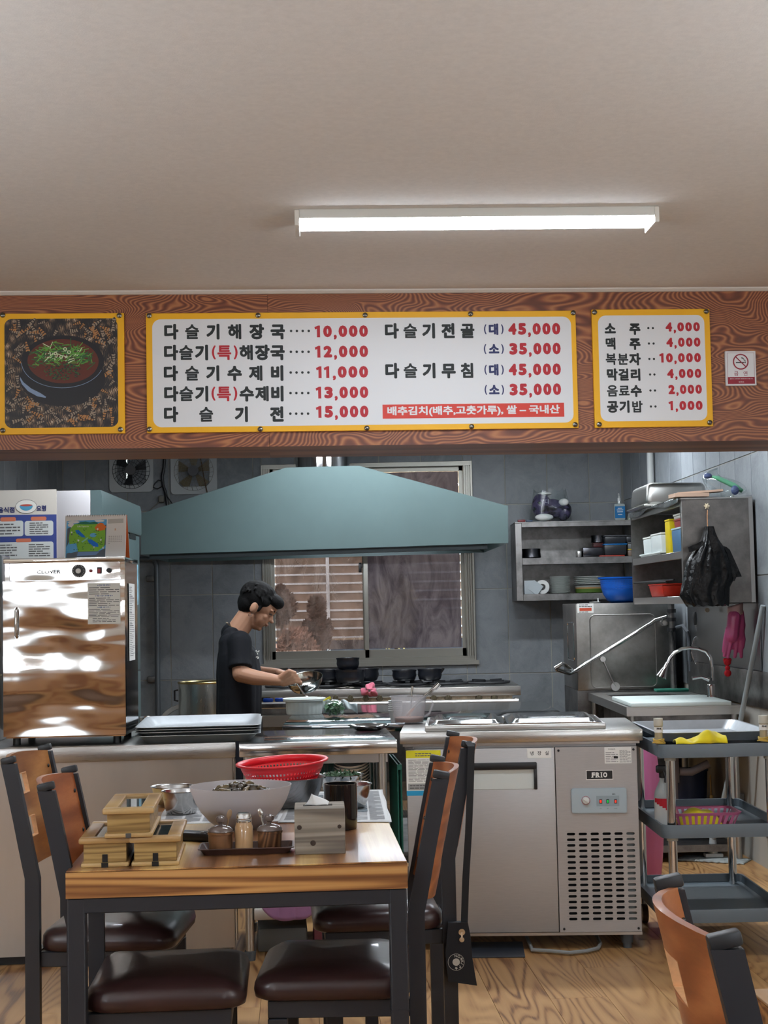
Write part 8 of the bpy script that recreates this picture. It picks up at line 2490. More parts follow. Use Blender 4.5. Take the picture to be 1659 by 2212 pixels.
# hook and black bag on the end panel
p = at(1527, 1093, 7.455)
t = T('wall_hook', 'small white flower shaped hook on the shelf end panel', 'hook', (p.x, UO.y + (p.x - UO.x) * math.tan(UA) - 0.001, p.z), UA)
b = B(); star = []
for i in range(48):
    a = 2 * PI * i / 48; rr = 0.0115 + 0.0035 * math.cos(6 * a); star.append((rr * math.cos(a), rr * math.sin(a)))
b.prism(star, -0.006, 0.0, 'Y'); b.cyl((0, -0.006, -0.004), (0, -0.018, -0.004), 0.003, n=8); b.cyl((0, -0.018, -0.004), (0, -0.018, 0.004), 0.003, n=8); part('hook_body', b, M('ivory_hook', (206, 190, 160), 0.4), t)
BB_ = M('black_bin_bag', (5, 5, 6), 0.32, bump=0.8, bs=16, bdist=0.02, spec=0.35)
yb2 = UO.y + 0.01
def bp2(x, y, dy=0.0):
    px, py = 1350 + x / 5.369, 1020 + y / 5.369
    return at(px, py, yb2 + dy)
bagc = bp2(960, 640)
t = T('black_plastic_bag', 'big black plastic bag hanging from the hook on the shelf end panel', 'bag', bagc)
lo = V(bagc)
b = B(); b.tube([bp2(957, 440, -0.02) - lo, bp2(955, 540, -0.03) - lo, bp2(960, 640, -0.05) - lo], 0.0025, 6); part('string', b, M('tan_string', (166, 120, 84), 0.7), t)
prof = [(630, 925, 1030), (700, 905, 1050), (780, 880, 1085), (860, 830, 1140), (940, 775, 1190), (1040, 715, 1230), (1150, 690, 1262), (1250, 675, 1262), (1340, 655, 1215), (1420, 640, 1212), (1500, 690, 1212), (1545, 720, 1205)]
n = 72
vs, fs = [], []
rnd = random.Random(13)
for k, (yy, xa, xb) in enumerate(prof):
    pa, pb_ = bp2(xa, yy, -0.075) - lo, bp2(xb, yy, -0.075) - lo
    c = (pa + pb_) / 2; hw = (pb_ - pa).length / 2
    th = min(0.062, hw * 0.8)
    for i in range(n):
        a = 2 * PI * i / n
        fold = 1 + 0.10 * math.sin(9 * a + 0.5 * k) + 0.06 * math.sin(17 * a - 0.3 * k)
        vs.append((c.x + hw * math.cos(a) * (1 + 0.02 * math.sin(11 * a)), c.y + th * math.sin(a) * fold * (1.0 if math.sin(a) < 0 else 0.9), c.z + (0.006 * math.sin(13 * a + k) if k > 8 else 0)))
for k in range(len(prof) - 1):
    fs += [(k * n + i, k * n + (i + 1) % n, (k + 1) * n + (i + 1) % n, (k + 1) * n + i) for i in range(n)]
fs += [tuple(range(n)), tuple(range((len(prof) - 1) * n, len(prof) * n))]
b = B(); b.raw(vs, fs); part('bag_body', b, BB_, t, smooth=70)
def flap(name, pts, dy=-0.1):
    b = B(); P = [bp2(x, y, dy) - lo for x, y in pts]
    n_ = len(P); v = [(p.x, p.y + 0.006 * math.sin(i * 2.1), p.z) for i, p in enumerate(P)] + [(p.x, p.y + 0.004 + 0.006 * math.sin(i * 2.1), p.z) for i, p in enumerate(P)]
    b.raw(v, [tuple(range(n_)), tuple(range(2 * n_ - 1, n_ - 1, -1))] + [(i, n_ + i, n_ + (i + 1) % n_, (i + 1) % n_) for i in range(n_)]); part(name, b, BB_, t, smooth=30)
flap('bag_handle', [(730, 870), (830, 830), (900, 790), (930, 840), (880, 880), (790, 920), (745, 925)], -0.11)
flap('bag_handle', [(1090, 840), (1180, 865), (1215, 900), (1290, 1060), (1358, 1210), (1290, 1218), (1272, 1262), (1200, 1265), (1120, 1050)], -0.10)
b = B(); P = [bp2(x, y, -0.16) - lo for x, y in ((970, 640), (1020, 640), (1060, 760), (1100, 900), (1040, 960), (985, 830))]
b.raw(P, [tuple(range(6))]); b.raw([p + V((0, 0.003, 0)) for p in P], [tuple(range(5, -1, -1))]); part('bag_fold', b, BB_, t, smooth=0)
# ---- DISHWASHER
DWY = 9.10
dl, dr2 = at(1246, 1400, DWY).x, at(1460, 1400, DWY).x
dzt = at(1246, 1304, DWY).z
dwm = T('hood_dishwasher', 'stainless hood type dishwasher with a long lift handle in the right corner', 'dishwasher', (dl, DWY, 0))
Wd2 = dr2 - dl
DWS = steel('dishwasher_steel', (150, 148, 144), 0.36, (40, 1, 2), dirt=0.15)
b = B(); b.bb(0, Wd2, 0.0, 0.68, 0.785, dzt, bev=0.004); part('hood_box', b, DWS, dwm)
b = B(); b.bb(0.0, Wd2, 0.02, 0.68, 0.10, 0.7845); part('base_cabinet', b, STD, dwm)
for x_ in (0.04, Wd2 - 0.04):
    for y_ in (0.06, 0.62):
        b = B(); b.cyl((x_, y_, 0), (x_, y_, 0.0995), 0.02, n=12); part('foot', b, BLK, dwm)
def dpt(x, y): p = at(*r6(x, y), DWY); return p.x - dl, p.z
a_, c_ = dpt(555, 1000), dpt(972, 1440)
b = B()
lp = rrect(a_[0], c_[0], c_[1], a_[1], 0.03, 8)
b.tube([(p[0], -0.0005, p[1]) for p in lp], 0.0035, 6, closed=True); part('embossed_border', b, DWS, dwm)
a_, c_ = dpt(478, 928), dpt(580, 985)
b = B(); b.bb(a_[0], c_[0], -0.0015, -0.0002, c_[1], a_[1]); st_ = part('sticker', b, PAPER, dwm, label='white sticker with red lettering')
b = B(); flat(b, [(a_[0] + 0.012, c_[1] + 0.012), (c_[0] - 0.012, c_[1] + 0.012), (c_[0] - 0.012, c_[1] + 0.030), (a_[0] + 0.012, c_[1] + 0.030)], -0.0018); part('red_band', b, M('orange_red_print', (206, 84, 56), 0.5), st_, smooth=0)
b = B(); fake_lines(b, a_[0] + 0.01, c_[0] - 0.01, c_[1] + 0.034, a_[1] - 0.004, 2, -0.0018, 1, 0.5, random.Random(1), 4); fake_lines(b, a_[0] + 0.01, c_[0] - 0.01, c_[1] + 0.002, c_[1] + 0.010, 1, -0.0018, 1, 0.5, random.Random(1), 4); part('print', b, INKG, st_, smooth=0, kind='stuff')
# side recess handle on the left face
b = B(); za, zb2_ = at(*r6(427, 1045), 9.4).z, at(*r6(427, 1275), 9.4).z
lp = rrect(0.12, 0.42, zb2_, za, 0.02, 6)
b.tube([(-0.001, p[0], p[1]) for p in lp], 0.004, 6, closed=True)
part('side_panel_border', b, CHROME, dwm)
# lift handle
yh = DWY - 0.06
def ap(x, y, Y=yh): p = at(*r6(x, y), Y); return V((p.x - dl, p.y - DWY, p.z))
b = B(); b.tube([ap(1030, 1010), ap(960, 1030), ap(935, 1050), ap(700, 1195), ap(520, 1305), ap(475, 1340), ap(430, 1360, yh - 0.03), ap(350, 1335, yh - 0.14), ap(345, 1325, yh - 0.16), ap(380, 1303, yh - 0.16), ap(395, 1303, yh - 0.14), ap(450, 1340, yh + 0.02)], 0.0125, 10)
part('lift_handle', b, CHROME, dwm)
b = B(); c0 = ap(1035, 1045); b.box(c0 + V((0, 0.035, 0)), (0.05, 0.05, 0.04), bev=0.006); b.cyl(c0 + V((-0.02, 0.01, 0)), c0 + V((-0.02, -0.012, 0)), 0.011, n=14); part('hinge_block', b, ST, dwm)
b = B(); p0_, p1_ = ap(638, 1272), ap(712, 1440, DWY - 0.02)
d_ = (p1_ - p0_); b.box((p0_ + p1_) / 2 + V((0, 0.012, 0)), (0.034, 0.006, d_.length), rot=orient(V((d_.x, 0, d_.z))), bev=0.002); b.cyl(p0_ + V((0, 0.0, 0)), p0_ + V((0, 0.03, 0)), 0.016, n=16); b.cyl(p1_ + V((0, -0.02, 0)), p1_ + V((0, 0.012, 0)), 0.026, n=20); part('link_arm', b, ST, dwm)
# blue basin on the dishwasher
p = at(1345, 1301, 9.42)
kb_ = ppm(9.42)
t = T('blue_colander', 'bright blue plastic colander standing on the dishwasher', 'colander', (p.x, 9.42, dzt + 0.001))
r = 50 * kb_; h = 55 * kb_
b = B(); prf = [(0, 0), (r * 0.50, 0), (r * 0.66, h * 0.10), (r * 0.82, h * 0.34), (r * 0.91, h * 0.62), (r * 0.955, h * 0.93), (r * 1.02, h * 0.94), (r * 1.04, h), (r * 0.95, h * 1.0), (r * 0.89, h * 0.62), (r * 0.79, h * 0.35), (r * 0.62, h * 0.13), (0, h * 0.05)]
b.lathe(prf, n=64); part('colander_body', b, M('blue_plastic', (20, 98, 200), 0.35), t, smooth=60)
b = B()
for k in range(5):
    zz = h * (0.55 + 0.07 * k); rr = r * (0.895 + 0.011 * k)
    for i in range(90):
        a = 2 * PI * i / 90
        c = V((rr * math.cos(a), rr * math.sin(a), zz)); tx = V((-math.sin(a), math.cos(a), 0)) * 0.0022; nn_ = V((math.cos(a), math.sin(a), 0)) * 0.0012
        b.raw([c + nn_ - tx - V((0, 0, 0.003)), c + nn_ + tx - V((0, 0, 0.003)), c + nn_ + tx + V((0, 0, 0.003)), c + nn_ - tx + V((0, 0, 0.003))], [(0, 1, 2, 3)])
part('drain_hole', b, M('blue_hole_dark', (14, 62, 140), 0.5), t, smooth=0, kind='stuff')
# small bits on dishwasher top
b = B(); b.lathe([(0, 0), (0.03, 0), (0.035, 0.008), (0, 0.010)], n=20); b.cyl((0.02, 0, 0.008), (0.02, 0, 0.03), 0.003, n=6)
S('small_white_lid', b, WHT, 'small white lid lying on the dishwasher left of the blue colander', 'lid', loc=(at(1285, 1300, 9.3).x, 9.3, dzt + 0.001))
# ---- SINK
SZ = 0.775
sk0 = on(1353.6, 1528, SZ)
SKY = sk0.y
sx0 = sk0.x; sx1 = rwx(SKY) - 0.03
SD = 9.06 - SKY
sink = T('steel_sink', 'stainless steel sink unit along the right wall', 'sink', (sx0, SKY, 0), R(0.6))
Ws = sx1 - sx0 - 0.015
b = B()
ox0, ox1, oy0, oy1 = 0.07, Ws - 0.13, 0.30, SD - 0.12
for q in ((0, Ws, 0, oy0), (0, Ws, oy1, SD), (0, ox0, oy0, oy1), (ox1, Ws, oy0, oy1)): b.bb(q[0], q[1], q[2], q[3], SZ - 0.008, SZ)
b.bb(0, Ws, 0, 0.012, SZ - 0.045, SZ - 0.0085); b.bb(0, 0.012, 0.0125, SD, SZ - 0.045, SZ - 0.0085)
part('sink_top', b, ST, sink)
b = B()
b.bb(ox0, ox1, oy0, oy0 + 0.003, SZ - 0.25, SZ - 0.0085); b.bb(ox0, ox1, oy1 - 0.003, oy1, SZ - 0.25, SZ - 0.0085); b.bb(ox0, ox0 + 0.003, oy0 + 0.003, oy1 - 0.003, SZ - 0.25, SZ - 0.0085); b.bb(ox1 - 0.003, ox1, oy0 + 0.003, oy1 - 0.003, SZ - 0.25, SZ - 0.0085); b.bb(ox0, ox1, oy0, oy1, SZ - 0.255, SZ - 0.2505)
part('basin', b, STD, sink)
b = B(); b.bb(0.03, Ws - 0.03, 0.03, 0.035, SZ - 0.26, SZ - 0.046); part('front_panel', b, STD, sink)
for x_ in (0.03, Ws - 0.03):
    for y_ in (0.04, SD - 0.05):
        b = B(); b.cyl((x_, y_, 0), (x_, y_, SZ - 0.0085), 0.019, n=14); part('leg', b, ST, sink)
b = B(); b.bb(0.05, Ws - 0.05, 0.03, SD - 0.04, 0.05, 0.085); part('lower_shelf', b, STD, sink)
# backsplash and wall cladding
b = B(); b.bb(0, 0.9, 0, 0.012, 0, 0.17, bev=0.002)
sp0 = V((rwx(8.9) - 0.020, 8.95, SZ + 0.002))
t = T('steel_backsplash', 'low steel splash board on the right wall above the sink', 'splash board', sp0, RA)
b = B(); b.bb(0, 2.0, -0.003, 0.006, 0.0, 0.175, bev=0.001); part('board', b, STD, t)
t = T('wall_cladding', 'smooth steel sheet on the right wall under the side shelf', 'wall panel', V((rwx(8.9) - 0.016, 8.95, 0.955)), RA)
b = B(); b.bb(0, 1.5, 0.0, 0.004, 0.0, 0.325); part('steel_sheet', b, steel('cladding_steel', (150, 152, 154), 0.3, (2, 1, 30)), t)
# tap
tp_ = at(1537, 1500, 8.1)
tx_ = tp_.x
def tpp(px, py, dy=0.0): p = at(px, py, 8.1 + dy); return V((p.x - tx_, p.y - 8.1, p.z - SZ - 0.001))
tap = T('mixer_tap', 'chrome gooseneck mixer tap over the sink', 'tap', (tx_, 8.1, SZ + 0.001))
b = B(); b.lathe([(0, 0), (0.028, 0), (0.025, 0.02), (0.020, 0.03), (0.022, 0.075), (0.018, 0.085), (0, 0.09)], n=20); part('tap_body', b, CHROME, tap)
b = B(); b.tube([tpp(1540, 1470), tpp(1538, 1440), tpp(1535, 1420), tpp(1525, 1407), tpp(1508, 1401), tpp(1490, 1399), tpp(1472, 1402), tpp(1457, 1410), tpp(1447, 1422), tpp(1442, 1433)], 0.0095, 10); part('spout', b, CHROME, tap)
b = B(); q0, q1 = tpp(1442, 1432), tpp(1428, 1463); b.cyl(q0, q0.lerp(q1, 0.35), 0.012, 0.014, 16); b.cyl(q0.lerp(q1, 0.35), q1, 0.014, 0.032, 20); part('spray_head', b, CHROME, tap)
b = B(); b.tube([tpp(1532, 1468), tpp(1515, 1462), tpp(1495, 1465)], [0.012, 0.009, 0.010], 10); part('lever', b, CHROME, tap)
# cutting board on the sink
q0, q1, q2, q3 = on(1355, 1528, SZ + 0.022), on(1600, 1527, SZ + 0.022), on(1542, 1512, SZ + 0.022), on(1309, 1507, SZ + 0.022)
cx, cy = (q0.x + q1.x + q2.x + q3.x) / 4, (q0.y + q3.y) / 2
b = B(); b.box((0, 0, 0.010), (0.50, abs(q3.y - q0.y) * 0.76, 0.020), bev=0.003)
S('white_cutting_board', b, M('white_board', (206, 216, 212), 0.5, var=0.03, vs=6), 'large white cutting board lying across the sink', 'cutting board', loc=(sx0 + Ws / 2 - 0.02, SKY + abs(q3.y - q0.y) * 0.38 - 0.02, SZ + 0.001), rz=R(0.6))
b = B(); b.box((0, 0, 0.008), (0.19, 0.10, 0.016), bev=0.004)
S('green_scrubber', b, M('green_scrub', (30, 104, 86), 0.8), 'green flat scrubber behind the white cutting board', 'scrubber', loc=(at(1478, 1508, 8.62).x, SKY + SD - 0.06, SZ + 0.001), rz=0)
# post, hoses and hung utensils
t = T('pipe_post', 'vertical steel post with black clamps right of the dishwasher', 'post', (at(1450, 1400, 9.06).x, 9.02, SZ + 0.001))
zt5 = UO.z - SZ - 0.004
b = B(); b.cyl((0, 0, 0), (0, 0, zt5), 0.019, n=16); part('post_pipe', b, STD, t)
for z_ in (zt5 - 0.05, zt5 - 0.10, zt5 - 0.16):
    b = B(); b.cyl((0, 0, z_), (0, 0, z_ + 0.022), 0.028, n=16); part('clamp', b, BLK, t)
b = B(); b.tube([at(1462, 1355, 9.0), at(1475, 1352, 8.95), at(1485, 1365, 8.9), at(1490, 1390, 8.9), at(1492, 1450, 8.9)], 0.011, 8)
S('grey_hose', b, RUBBER, 'grey hose looping down beside the steel post', 'hose')
b = B(); b.tube([at(1450, 1362, 8.96), at(1455, 1385, 8.96), at(1458, 1430, 8.96), at(1460, 1480, 8.96)], 0.007, 8)
S('black_hose', b, BLK, 'thin black hose hanging in front of the steel post', 'hose')
b = B(); yq = 8.75
b.tube([at(1503, 1322, yq), at(1502, 1335, yq), at(1503, 1350, yq)], [0.012, 0.014, 0.010], 8)
t = T('wire_strainer', 'round wire strainer with a black handle hanging under the side shelf', 'strainer', (0, 0, 0)); part('handle', b, BLK, t)
b = B(); b.tube([at(1503, 1350, yq), at(1507, 1375, yq)], 0.004, 8); cc = at(1507, 1405, yq)
b.tube([V((cc.x + 0.034 * math.cos(a), cc.y, cc.z + 0.078 * math.sin(a))) for a in [2 * PI * i / 28 for i in range(28)]], 0.004, 6, closed=True); part('hoop', b, CHROME, t)
b = B()
for k in range(-5, 6):
    x_ = 0.034 * k / 6; hz_ = 0.078 * math.sqrt(1 - (k / 6) ** 2); b.tube([V((cc.x + x_, cc.y, cc.z - hz_)), V((cc.x + x_, cc.y + 0.01, cc.z)), V((cc.x + x_, cc.y, cc.z + hz_))], 0.0007, 4)
    z_ = 0.078 * k / 6; hx_ = 0.034 * math.sqrt(1 - (k / 6) ** 2); b.tube([V((cc.x - hx_, cc.y, cc.z + z_)), V((cc.x, cc.y + 0.01, cc.z + z_)), V((cc.x + hx_, cc.y, cc.z + z_))], 0.0007, 4)
part('mesh_wires', b, CHROME, t, kind='stuff')
b = B(); p = at(1527, 1318, 8.3); b.cyl((p.x, p.y, p.z), (p.x, p.y - 0.012, p.z), 0.012, n=16); S('round_hook', b, M('beige_hook', (196, 176, 150), 0.5), 'small round beige hook on the steel sheet under the shelf', 'hook', loc=(0, 0, 0))
# gloves
yg = 7.60
def gp(x, y, dy=0.0): return at(1200 + x / 3.614, 1290 + y / 3.614, yg + dy)
t = T('pink_rubber_gloves', 'pair of pink rubber gloves hanging under the side shelf', 'gloves', gp(1395, 120))
lo = V(t.location)
b = B()
def gl(pts, rs, dy=0.0): chain(b, [gp(x, y, dy) - lo for x, y in pts], rs, 10)
gl([(1395, 150), (1385, 230), (1375, 300)], [0.034, 0.032, 0.034]); gl([(1430, 120), (1440, 220), (1420, 300)], [0.026, 0.028, 0.032], 0.03)
for pts in (((1350, 300), (1335, 380), (1318, 455)), ((1368, 320), (1358, 400), (1345, 470)), ((1345, 250), (1325, 330), (1312, 420))): gl(pts, [0.013, 0.011, 0.009])
for pts in (((1415, 300), (1410, 390), (1400, 465)), ((1445, 300), (1450, 380), (1450, 465)), ((1455, 260), (1468, 330), (1462, 390)), ((1400, 280), (1380, 350), (1372, 400))): gl(pts, [0.013, 0.011, 0.009], 0.02)
remesh('glove_rubber', b, M('pink_rubber', (196, 84, 138), 0.4, coat=0.2), t, 0.004, 2)
b = B()
def cf(u, v): 
    a = 6.28 * u; c = gp(1405, 60 + 90 * v) - lo; rr = 0.036 + 0.006 * math.sin(3 * a)
    return (c.x + rr * math.cos(a), c.y + 0.022 * math.sin(a), c.z + 0.01 * math.cos(a))
b.sheet(cf, 28, 6, 0.002); part('cuff_lining', b, M('pale_pink_lining', (206, 170, 168), 0.7), t, smooth=180, label='pale pink turned out cuff')
b = B(); c = gp(1343, 545)
for (dx, dz_, r_) in ((0, 0.025, 0.019), (0, -0.005, 0.013), (0.0, -0.03, 0.018), (-0.012, 0.035, 0.009), (0.012, 0.035, 0.009)): b.ell((c.x + dx, c.y, c.z + dz_), (r_, r_ * 0.6, r_), None, 14, 8)
b.tube([gp(1343, 490), gp(1343, 515)], 0.0015, 5)
S('red_scrubber', b, M('red_yarn', (170, 22, 34), 0.9, bump=0.8, bs=150), 'small red yarn scrubber hanging below the pink gloves', 'scrubber', smooth=80)
# corner trim pipe on right wall
p = at(1415, 1000, 9.75)
b = B(); b.cyl((rwx(9.75) - 0.035, 9.75, UO.z + UH + 0.3 - 0.35), (rwx(9.75) - 0.035, 9.75, 2.515), 0.022, n=14)
S('white_pipe', b, M('white_pipe', (176, 178, 176), 0.5), 'white vertical pipe on the right wall above the steel pan', 'pipe')
b = B(); b.tube([at(1495, 1042, 8.8), at(1659, 990, 7.4), at(1720, 970, 6.9)], 0.0018, 5)
S('clothes_line', b, M('pale_cord', (186, 186, 180), 0.8), 'thin pale cord running along the right wall to the plastic bag', 'cord')
# ---- under the sink
PVC = M('grey_pvc', (142, 132, 132), 0.5)
yp = 8.05
t = T('drain_pipe', 'grey plastic drain pipe under the sink', 'pipe', (at(1452, 1660, yp).x, yp, 0.09))
zz_ = [at(1452, y, yp).z - 0.09 for y in (1608, 1690, 1725)]
b = B(); b.cyl((0, 0, zz_[1]), (0, 0, min(zz_[0], SZ - 0.26 - 0.09)), 0.036, n=18); b.cyl((0.005, 0, 0.0), (0.005, 0, zz_[1] - 0.001), 0.022, n=16)
zc = at(1500, 1662, yp).z - 0.09; b.tube([(0.036, 0, zc - 0.01), (0.10, 0, zc - 0.012), (0.19, 0, zc + 0.03)], 0.021, 12); part('pipe_run', b, PVC, t)
p = at(1497, 1725, 8.3)
t = T('blue_bucket', 'dark blue bucket under the sink behind the drain pipe', 'bucket', (p.x, 8.4, 0.0855))
hB_ = at(1497, 1668, 8.3).z - 0.0855
b = B(); b.lathe([(0, 0), (0.085, 0), (0.10, hB_), (0.105, hB_), (0.105, hB_ + 0.006), (0.096, hB_ + 0.004), (0.08, 0.006), (0, 0.006)], n=32); part('bucket_body', b, M('dark_blue_plastic', (42, 54, 84), 0.5), t)
b = B(); p = at(1392, 1700, 7.2)
b.sheet(lambda u, v: (0.05 * math.cos(6.28 * u) * (1 + 0.15 * math.sin(20 * u + 4 * v)) * (0.75 + 0.4 * math.sin(PI * v)), 0.05 * math.sin(6.28 * u) * (0.75 + 0.4 * math.sin(PI * v)), 0.001 + 0.66 * v), 40, 14)
S('pink_bag', b, M('pink_film', (196, 110, 154), 0.35), 'tall pink plastic bag in the gap right of the prep counter', 'bag', loc=(p.x + 0.02, 7.2, 0.0), smooth=180)
t = T('gas_valve', 'small brass valve under the sink', 'valve', at(1536, 1715, 8.2))
b = B(); b.cyl((0, 0, -0.03), (0, 0, 0.10), 0.004, n=8); b.cyl((-0.03, 0, -0.03), (0.03, 0, -0.03), 0.007, n=10); b.box((0, 0, -0.015), (0.02, 0.02, 0.02), bev=0.003); part('valve_body', b, M('brass', (150, 124, 74), 0.35, 0.9), t)
b = B(); p = at(1595, 1725, 7.9); b.box((0, 0, 0.0), (0.05, 0.05, 0.055), bev=0.004)
S('grey_connector', b, M('connector_grey', (120, 126, 128), 0.5), 'grey square connector box on the wall under the sink', 'box', loc=(p.x, p.y, p.z))
# ---- MOP
m0, m1 = on(1541, 1850, 0.02), at(1648, 1308, 7.36)
t = T('floor_mop', 'flat mop with a long grey handle leaning on the right wall', 'mop', (m0.x, m0.y, 0))
d_ = m1 - V((m0.x, m0.y, 0))
b = B(); b.tube([V((0, 0, 0.10)) * 1.0 + d_ * 0.0, V((0, 0, 0.06)).lerp(d_, 0.12), d_ * 0.5, d_], [0.014, 0.0125, 0.0125, 0.0125], 12); part('mop_handle', b, M('mop_grey', (150, 158, 160), 0.45), t)
b = B(); b.cyl((0, 0, 0.030), (0, 0, 0.115), 0.026, 0.016, 16); b.box((0, 0, 0.028), (0.09, 0.06, 0.02), bev=0.006); part('mop_joint', b, M('mop_joint', (168, 172, 172), 0.45), t)
b = B(); mo = R(-28)
b.sheet(lambda u, v: ((u - 0.5) * 0.34 * math.cos(mo) - (v - 0.5) * 0.15 * math.sin(mo) + 0.004 * math.sin(v * 40), (u - 0.5) * 0.34 * math.sin(mo) + (v - 0.5) * 0.15 * math.cos(mo) + 0.005 * math.sin(u * 60), 0.004 + 0.012 * math.sin(PI * u) ** 0.3 * math.sin(PI * v) ** 0.3 + 0.002 * math.sin(u * 50) * math.sin(v * 30)), 50, 24, 0.003); part('mop_cloth', b, M('mop_cloth', (164, 170, 168), 0.95, bump=0.6, bs=120), t, smooth=180)
# ================================================================== TROLLEY
TY0 = 5.63
txl = 0.984
TWt, TDt = 0.455, 0.74
tro = T('service_trolley', 'three tier dark grey plastic service trolley right of the prep counter', 'trolley', (txl, TY0, 0), R(0.5))
GRP = M('trolley_grey', (94, 105, 113), 0.42)
zt_ = [at(1500, y, TY0).z for y in (1608, 1782, 1966)]
for k, z_ in enumerate(zt_):
    b = B()
    ou = rrect(0, TWt, 0, TDt, 0.035, 5); n = len(ou); cx, cy = TWt / 2, TDt / 2
    def sc_(f, fy): return [(cx + (p[0] - cx) * f, cy + (p[1] - cy) * fy) for p in ou]
    rings = [(sc_(0.985, 0.99), -0.048), (ou, -0.002), (sc_(0.998, 0.998), 0.0), (sc_(0.965, 0.978), 0.0), (sc_(0.955, 0.972), -0.030), (sc_(0.90, 0.94), -0.034)]
    vs, rows = [], []
    for rg, dz_ in rings:
        rows.append(len(vs)); vs += [(p[0], p[1], z_ + dz_) for p in rg]
    fs = [tuple(range(rows[0] + n - 1, rows[0] - 1, -1)), tuple(rows[-1] + i for i in range(n))]
    for a, c in zip(rows[:-1], rows[1:]): fs += [(a + i, a + (i + 1) % n, c + (i + 1) % n, c + i) for i in range(n)]
    b.raw(vs, fs); part('trolley_shelf', b, GRP, tro, smooth=35)
for x_ in (0.045, TWt - 0.045):
    for y_ in (0.045, TDt - 0.045):
        for za, zb2_ in ((0.115, zt_[2] - 0.049), (zt_[2] - 0.033, zt_[1] - 0.049), (zt_[1] - 0.029, zt_[0] - 0.049)):
            if za == 0.115:
                b = B(); b.cyl((x_, y_, 0.075), (x_, y_, zb2_), 0.010, n=10); cst = part('caster_stem', b, STD, tro)
                b = B(); b.cyl((x_ - 0.012, y_, 0.0375), (x_ + 0.012, y_, 0.0375), 0.037, n=20); part('caster_wheel', b, M('caster_brown', (86, 64, 52), 0.5), cst)
            else:
                b = B(); b.cyl((x_, y_, za), (x_, y_, zb2_), 0.0165, n=18); part('post', b, CHROME, tro)
                b = B(); b.cyl((x_, y_, zb2_ - 0.012), (x_, y_, zb2_ + 0.0), 0.021, n=16); part('collar', b, M('pale_collar', (170, 172, 166), 0.5), tro)
TZ1, TZ2 = zt_[0] - 0.033, zt_[1] - 0.033
# tray
t = T('trolley_tray', 'big aluminium tray resting on the top tier of the trolley', 'tray', (txl + TWt / 2 - 0.005, TY0 + 0.39, zt_[0] + 0.0008), R(0.5))
b = B(); traybowl(b, 0.215, 0.30, 0, 0.035, 0.03, th=0.0015, slope=0.03, rimw=0.010); part('tray_body', b, ALU, t)
# yellow cloth
b = B()
pc = at(1512, 1604, TY0 + 0.04)
def ycl(u, v):
    x = (u - 0.5) * 0.185
    h = 0.012 + 0.030 * max(0, math.sin((u - 0.35) * 4.2)) ** 1.2 + 0.010 * math.sin(u * 13) * math.sin(v * 5)
    return (x, (v - 0.5) * 0.075 + 0.008 * math.sin(u * 17), max(0.001, h * math.sin(PI * min(1, max(0, v))) ** 0.6 + 0.002))
b.sheet(ycl, 44, 16, 0.003)
YELC = M('yellow_cloth', (226, 206, 22), 0.8, sheen=0.3, bump=0.2, bs=60)
S('yellow_cloth', b, YELC, 'bright yellow cloth lying on the front edge of the top trolley tray', 'cloth', loc=(pc.x, TY0 + 0.042, zt_[0] + 0.001), smooth=180)
def glass_bottle(label, px, top):
    x_ = at(px, 1600, TY0 + 0.045).x
    t = T('seasoning_bottle', label, 'bottle', (x_, TY0 + 0.045, zt_[0] + 0.0008), 0, 'capped bottles on the front trolley corners')
    h = at(px, top, TY0 + 0.045).z - zt_[0]
    b = B(); b.lathe([(0, 0), (0.0135, 0), (0.0145, 0.003), (0.0145, h * 0.50), (0.0155, h * 0.62), (0.0155, h * 0.70), (0, h * 0.70)], n=20); part('bottle_body', b, M('seasoning_glass', (170, 158, 128), 0.15, coat=0.6), t)
    b = B(); b.lathe([(0.0160, h * 0.45), (0.0160, h * 0.66), (0.0150, h * 0.66)], n=20); lb = part('label', b, PAPER, t)
    b = B(); put_text(b, 'PINK', 0, h * 0.60, w=0.018, h=0.007, bold=0.01, fat=0.03, y=-0.0164); part('lettering', b, INK, lb, smooth=0)
    b = B(); b.lathe([(0.0165, h * 0.705), (0.0175, h * 0.72), (0.0170, h), (0, h)], n=20); part('cap', b, M('ivory_cap', (204, 202, 190), 0.4), t)
    b = B()
    for k in range(4): b.tube([((0.019 + 0.004 * (k == 0)) * math.cos(a), (0.019 + 0.004 * (k == 0)) * math.sin(a), 0.004 + 0.004 * k + 0.002 * math.sin(2 * a + k)) for a in [2 * PI * i / 18 for i in range(18)]], 0.0022, 6, closed=True)
    part('rubber_bands', b, M('yellow_rubber', (204, 168, 74), 0.6), t)
glass_bottle('small capped bottle with rubber bands on the left front corner of the trolley', 1423, 1552)
glass_bottle('small capped bottle with rubber bands at the right front of the trolley', 1650, 1546)
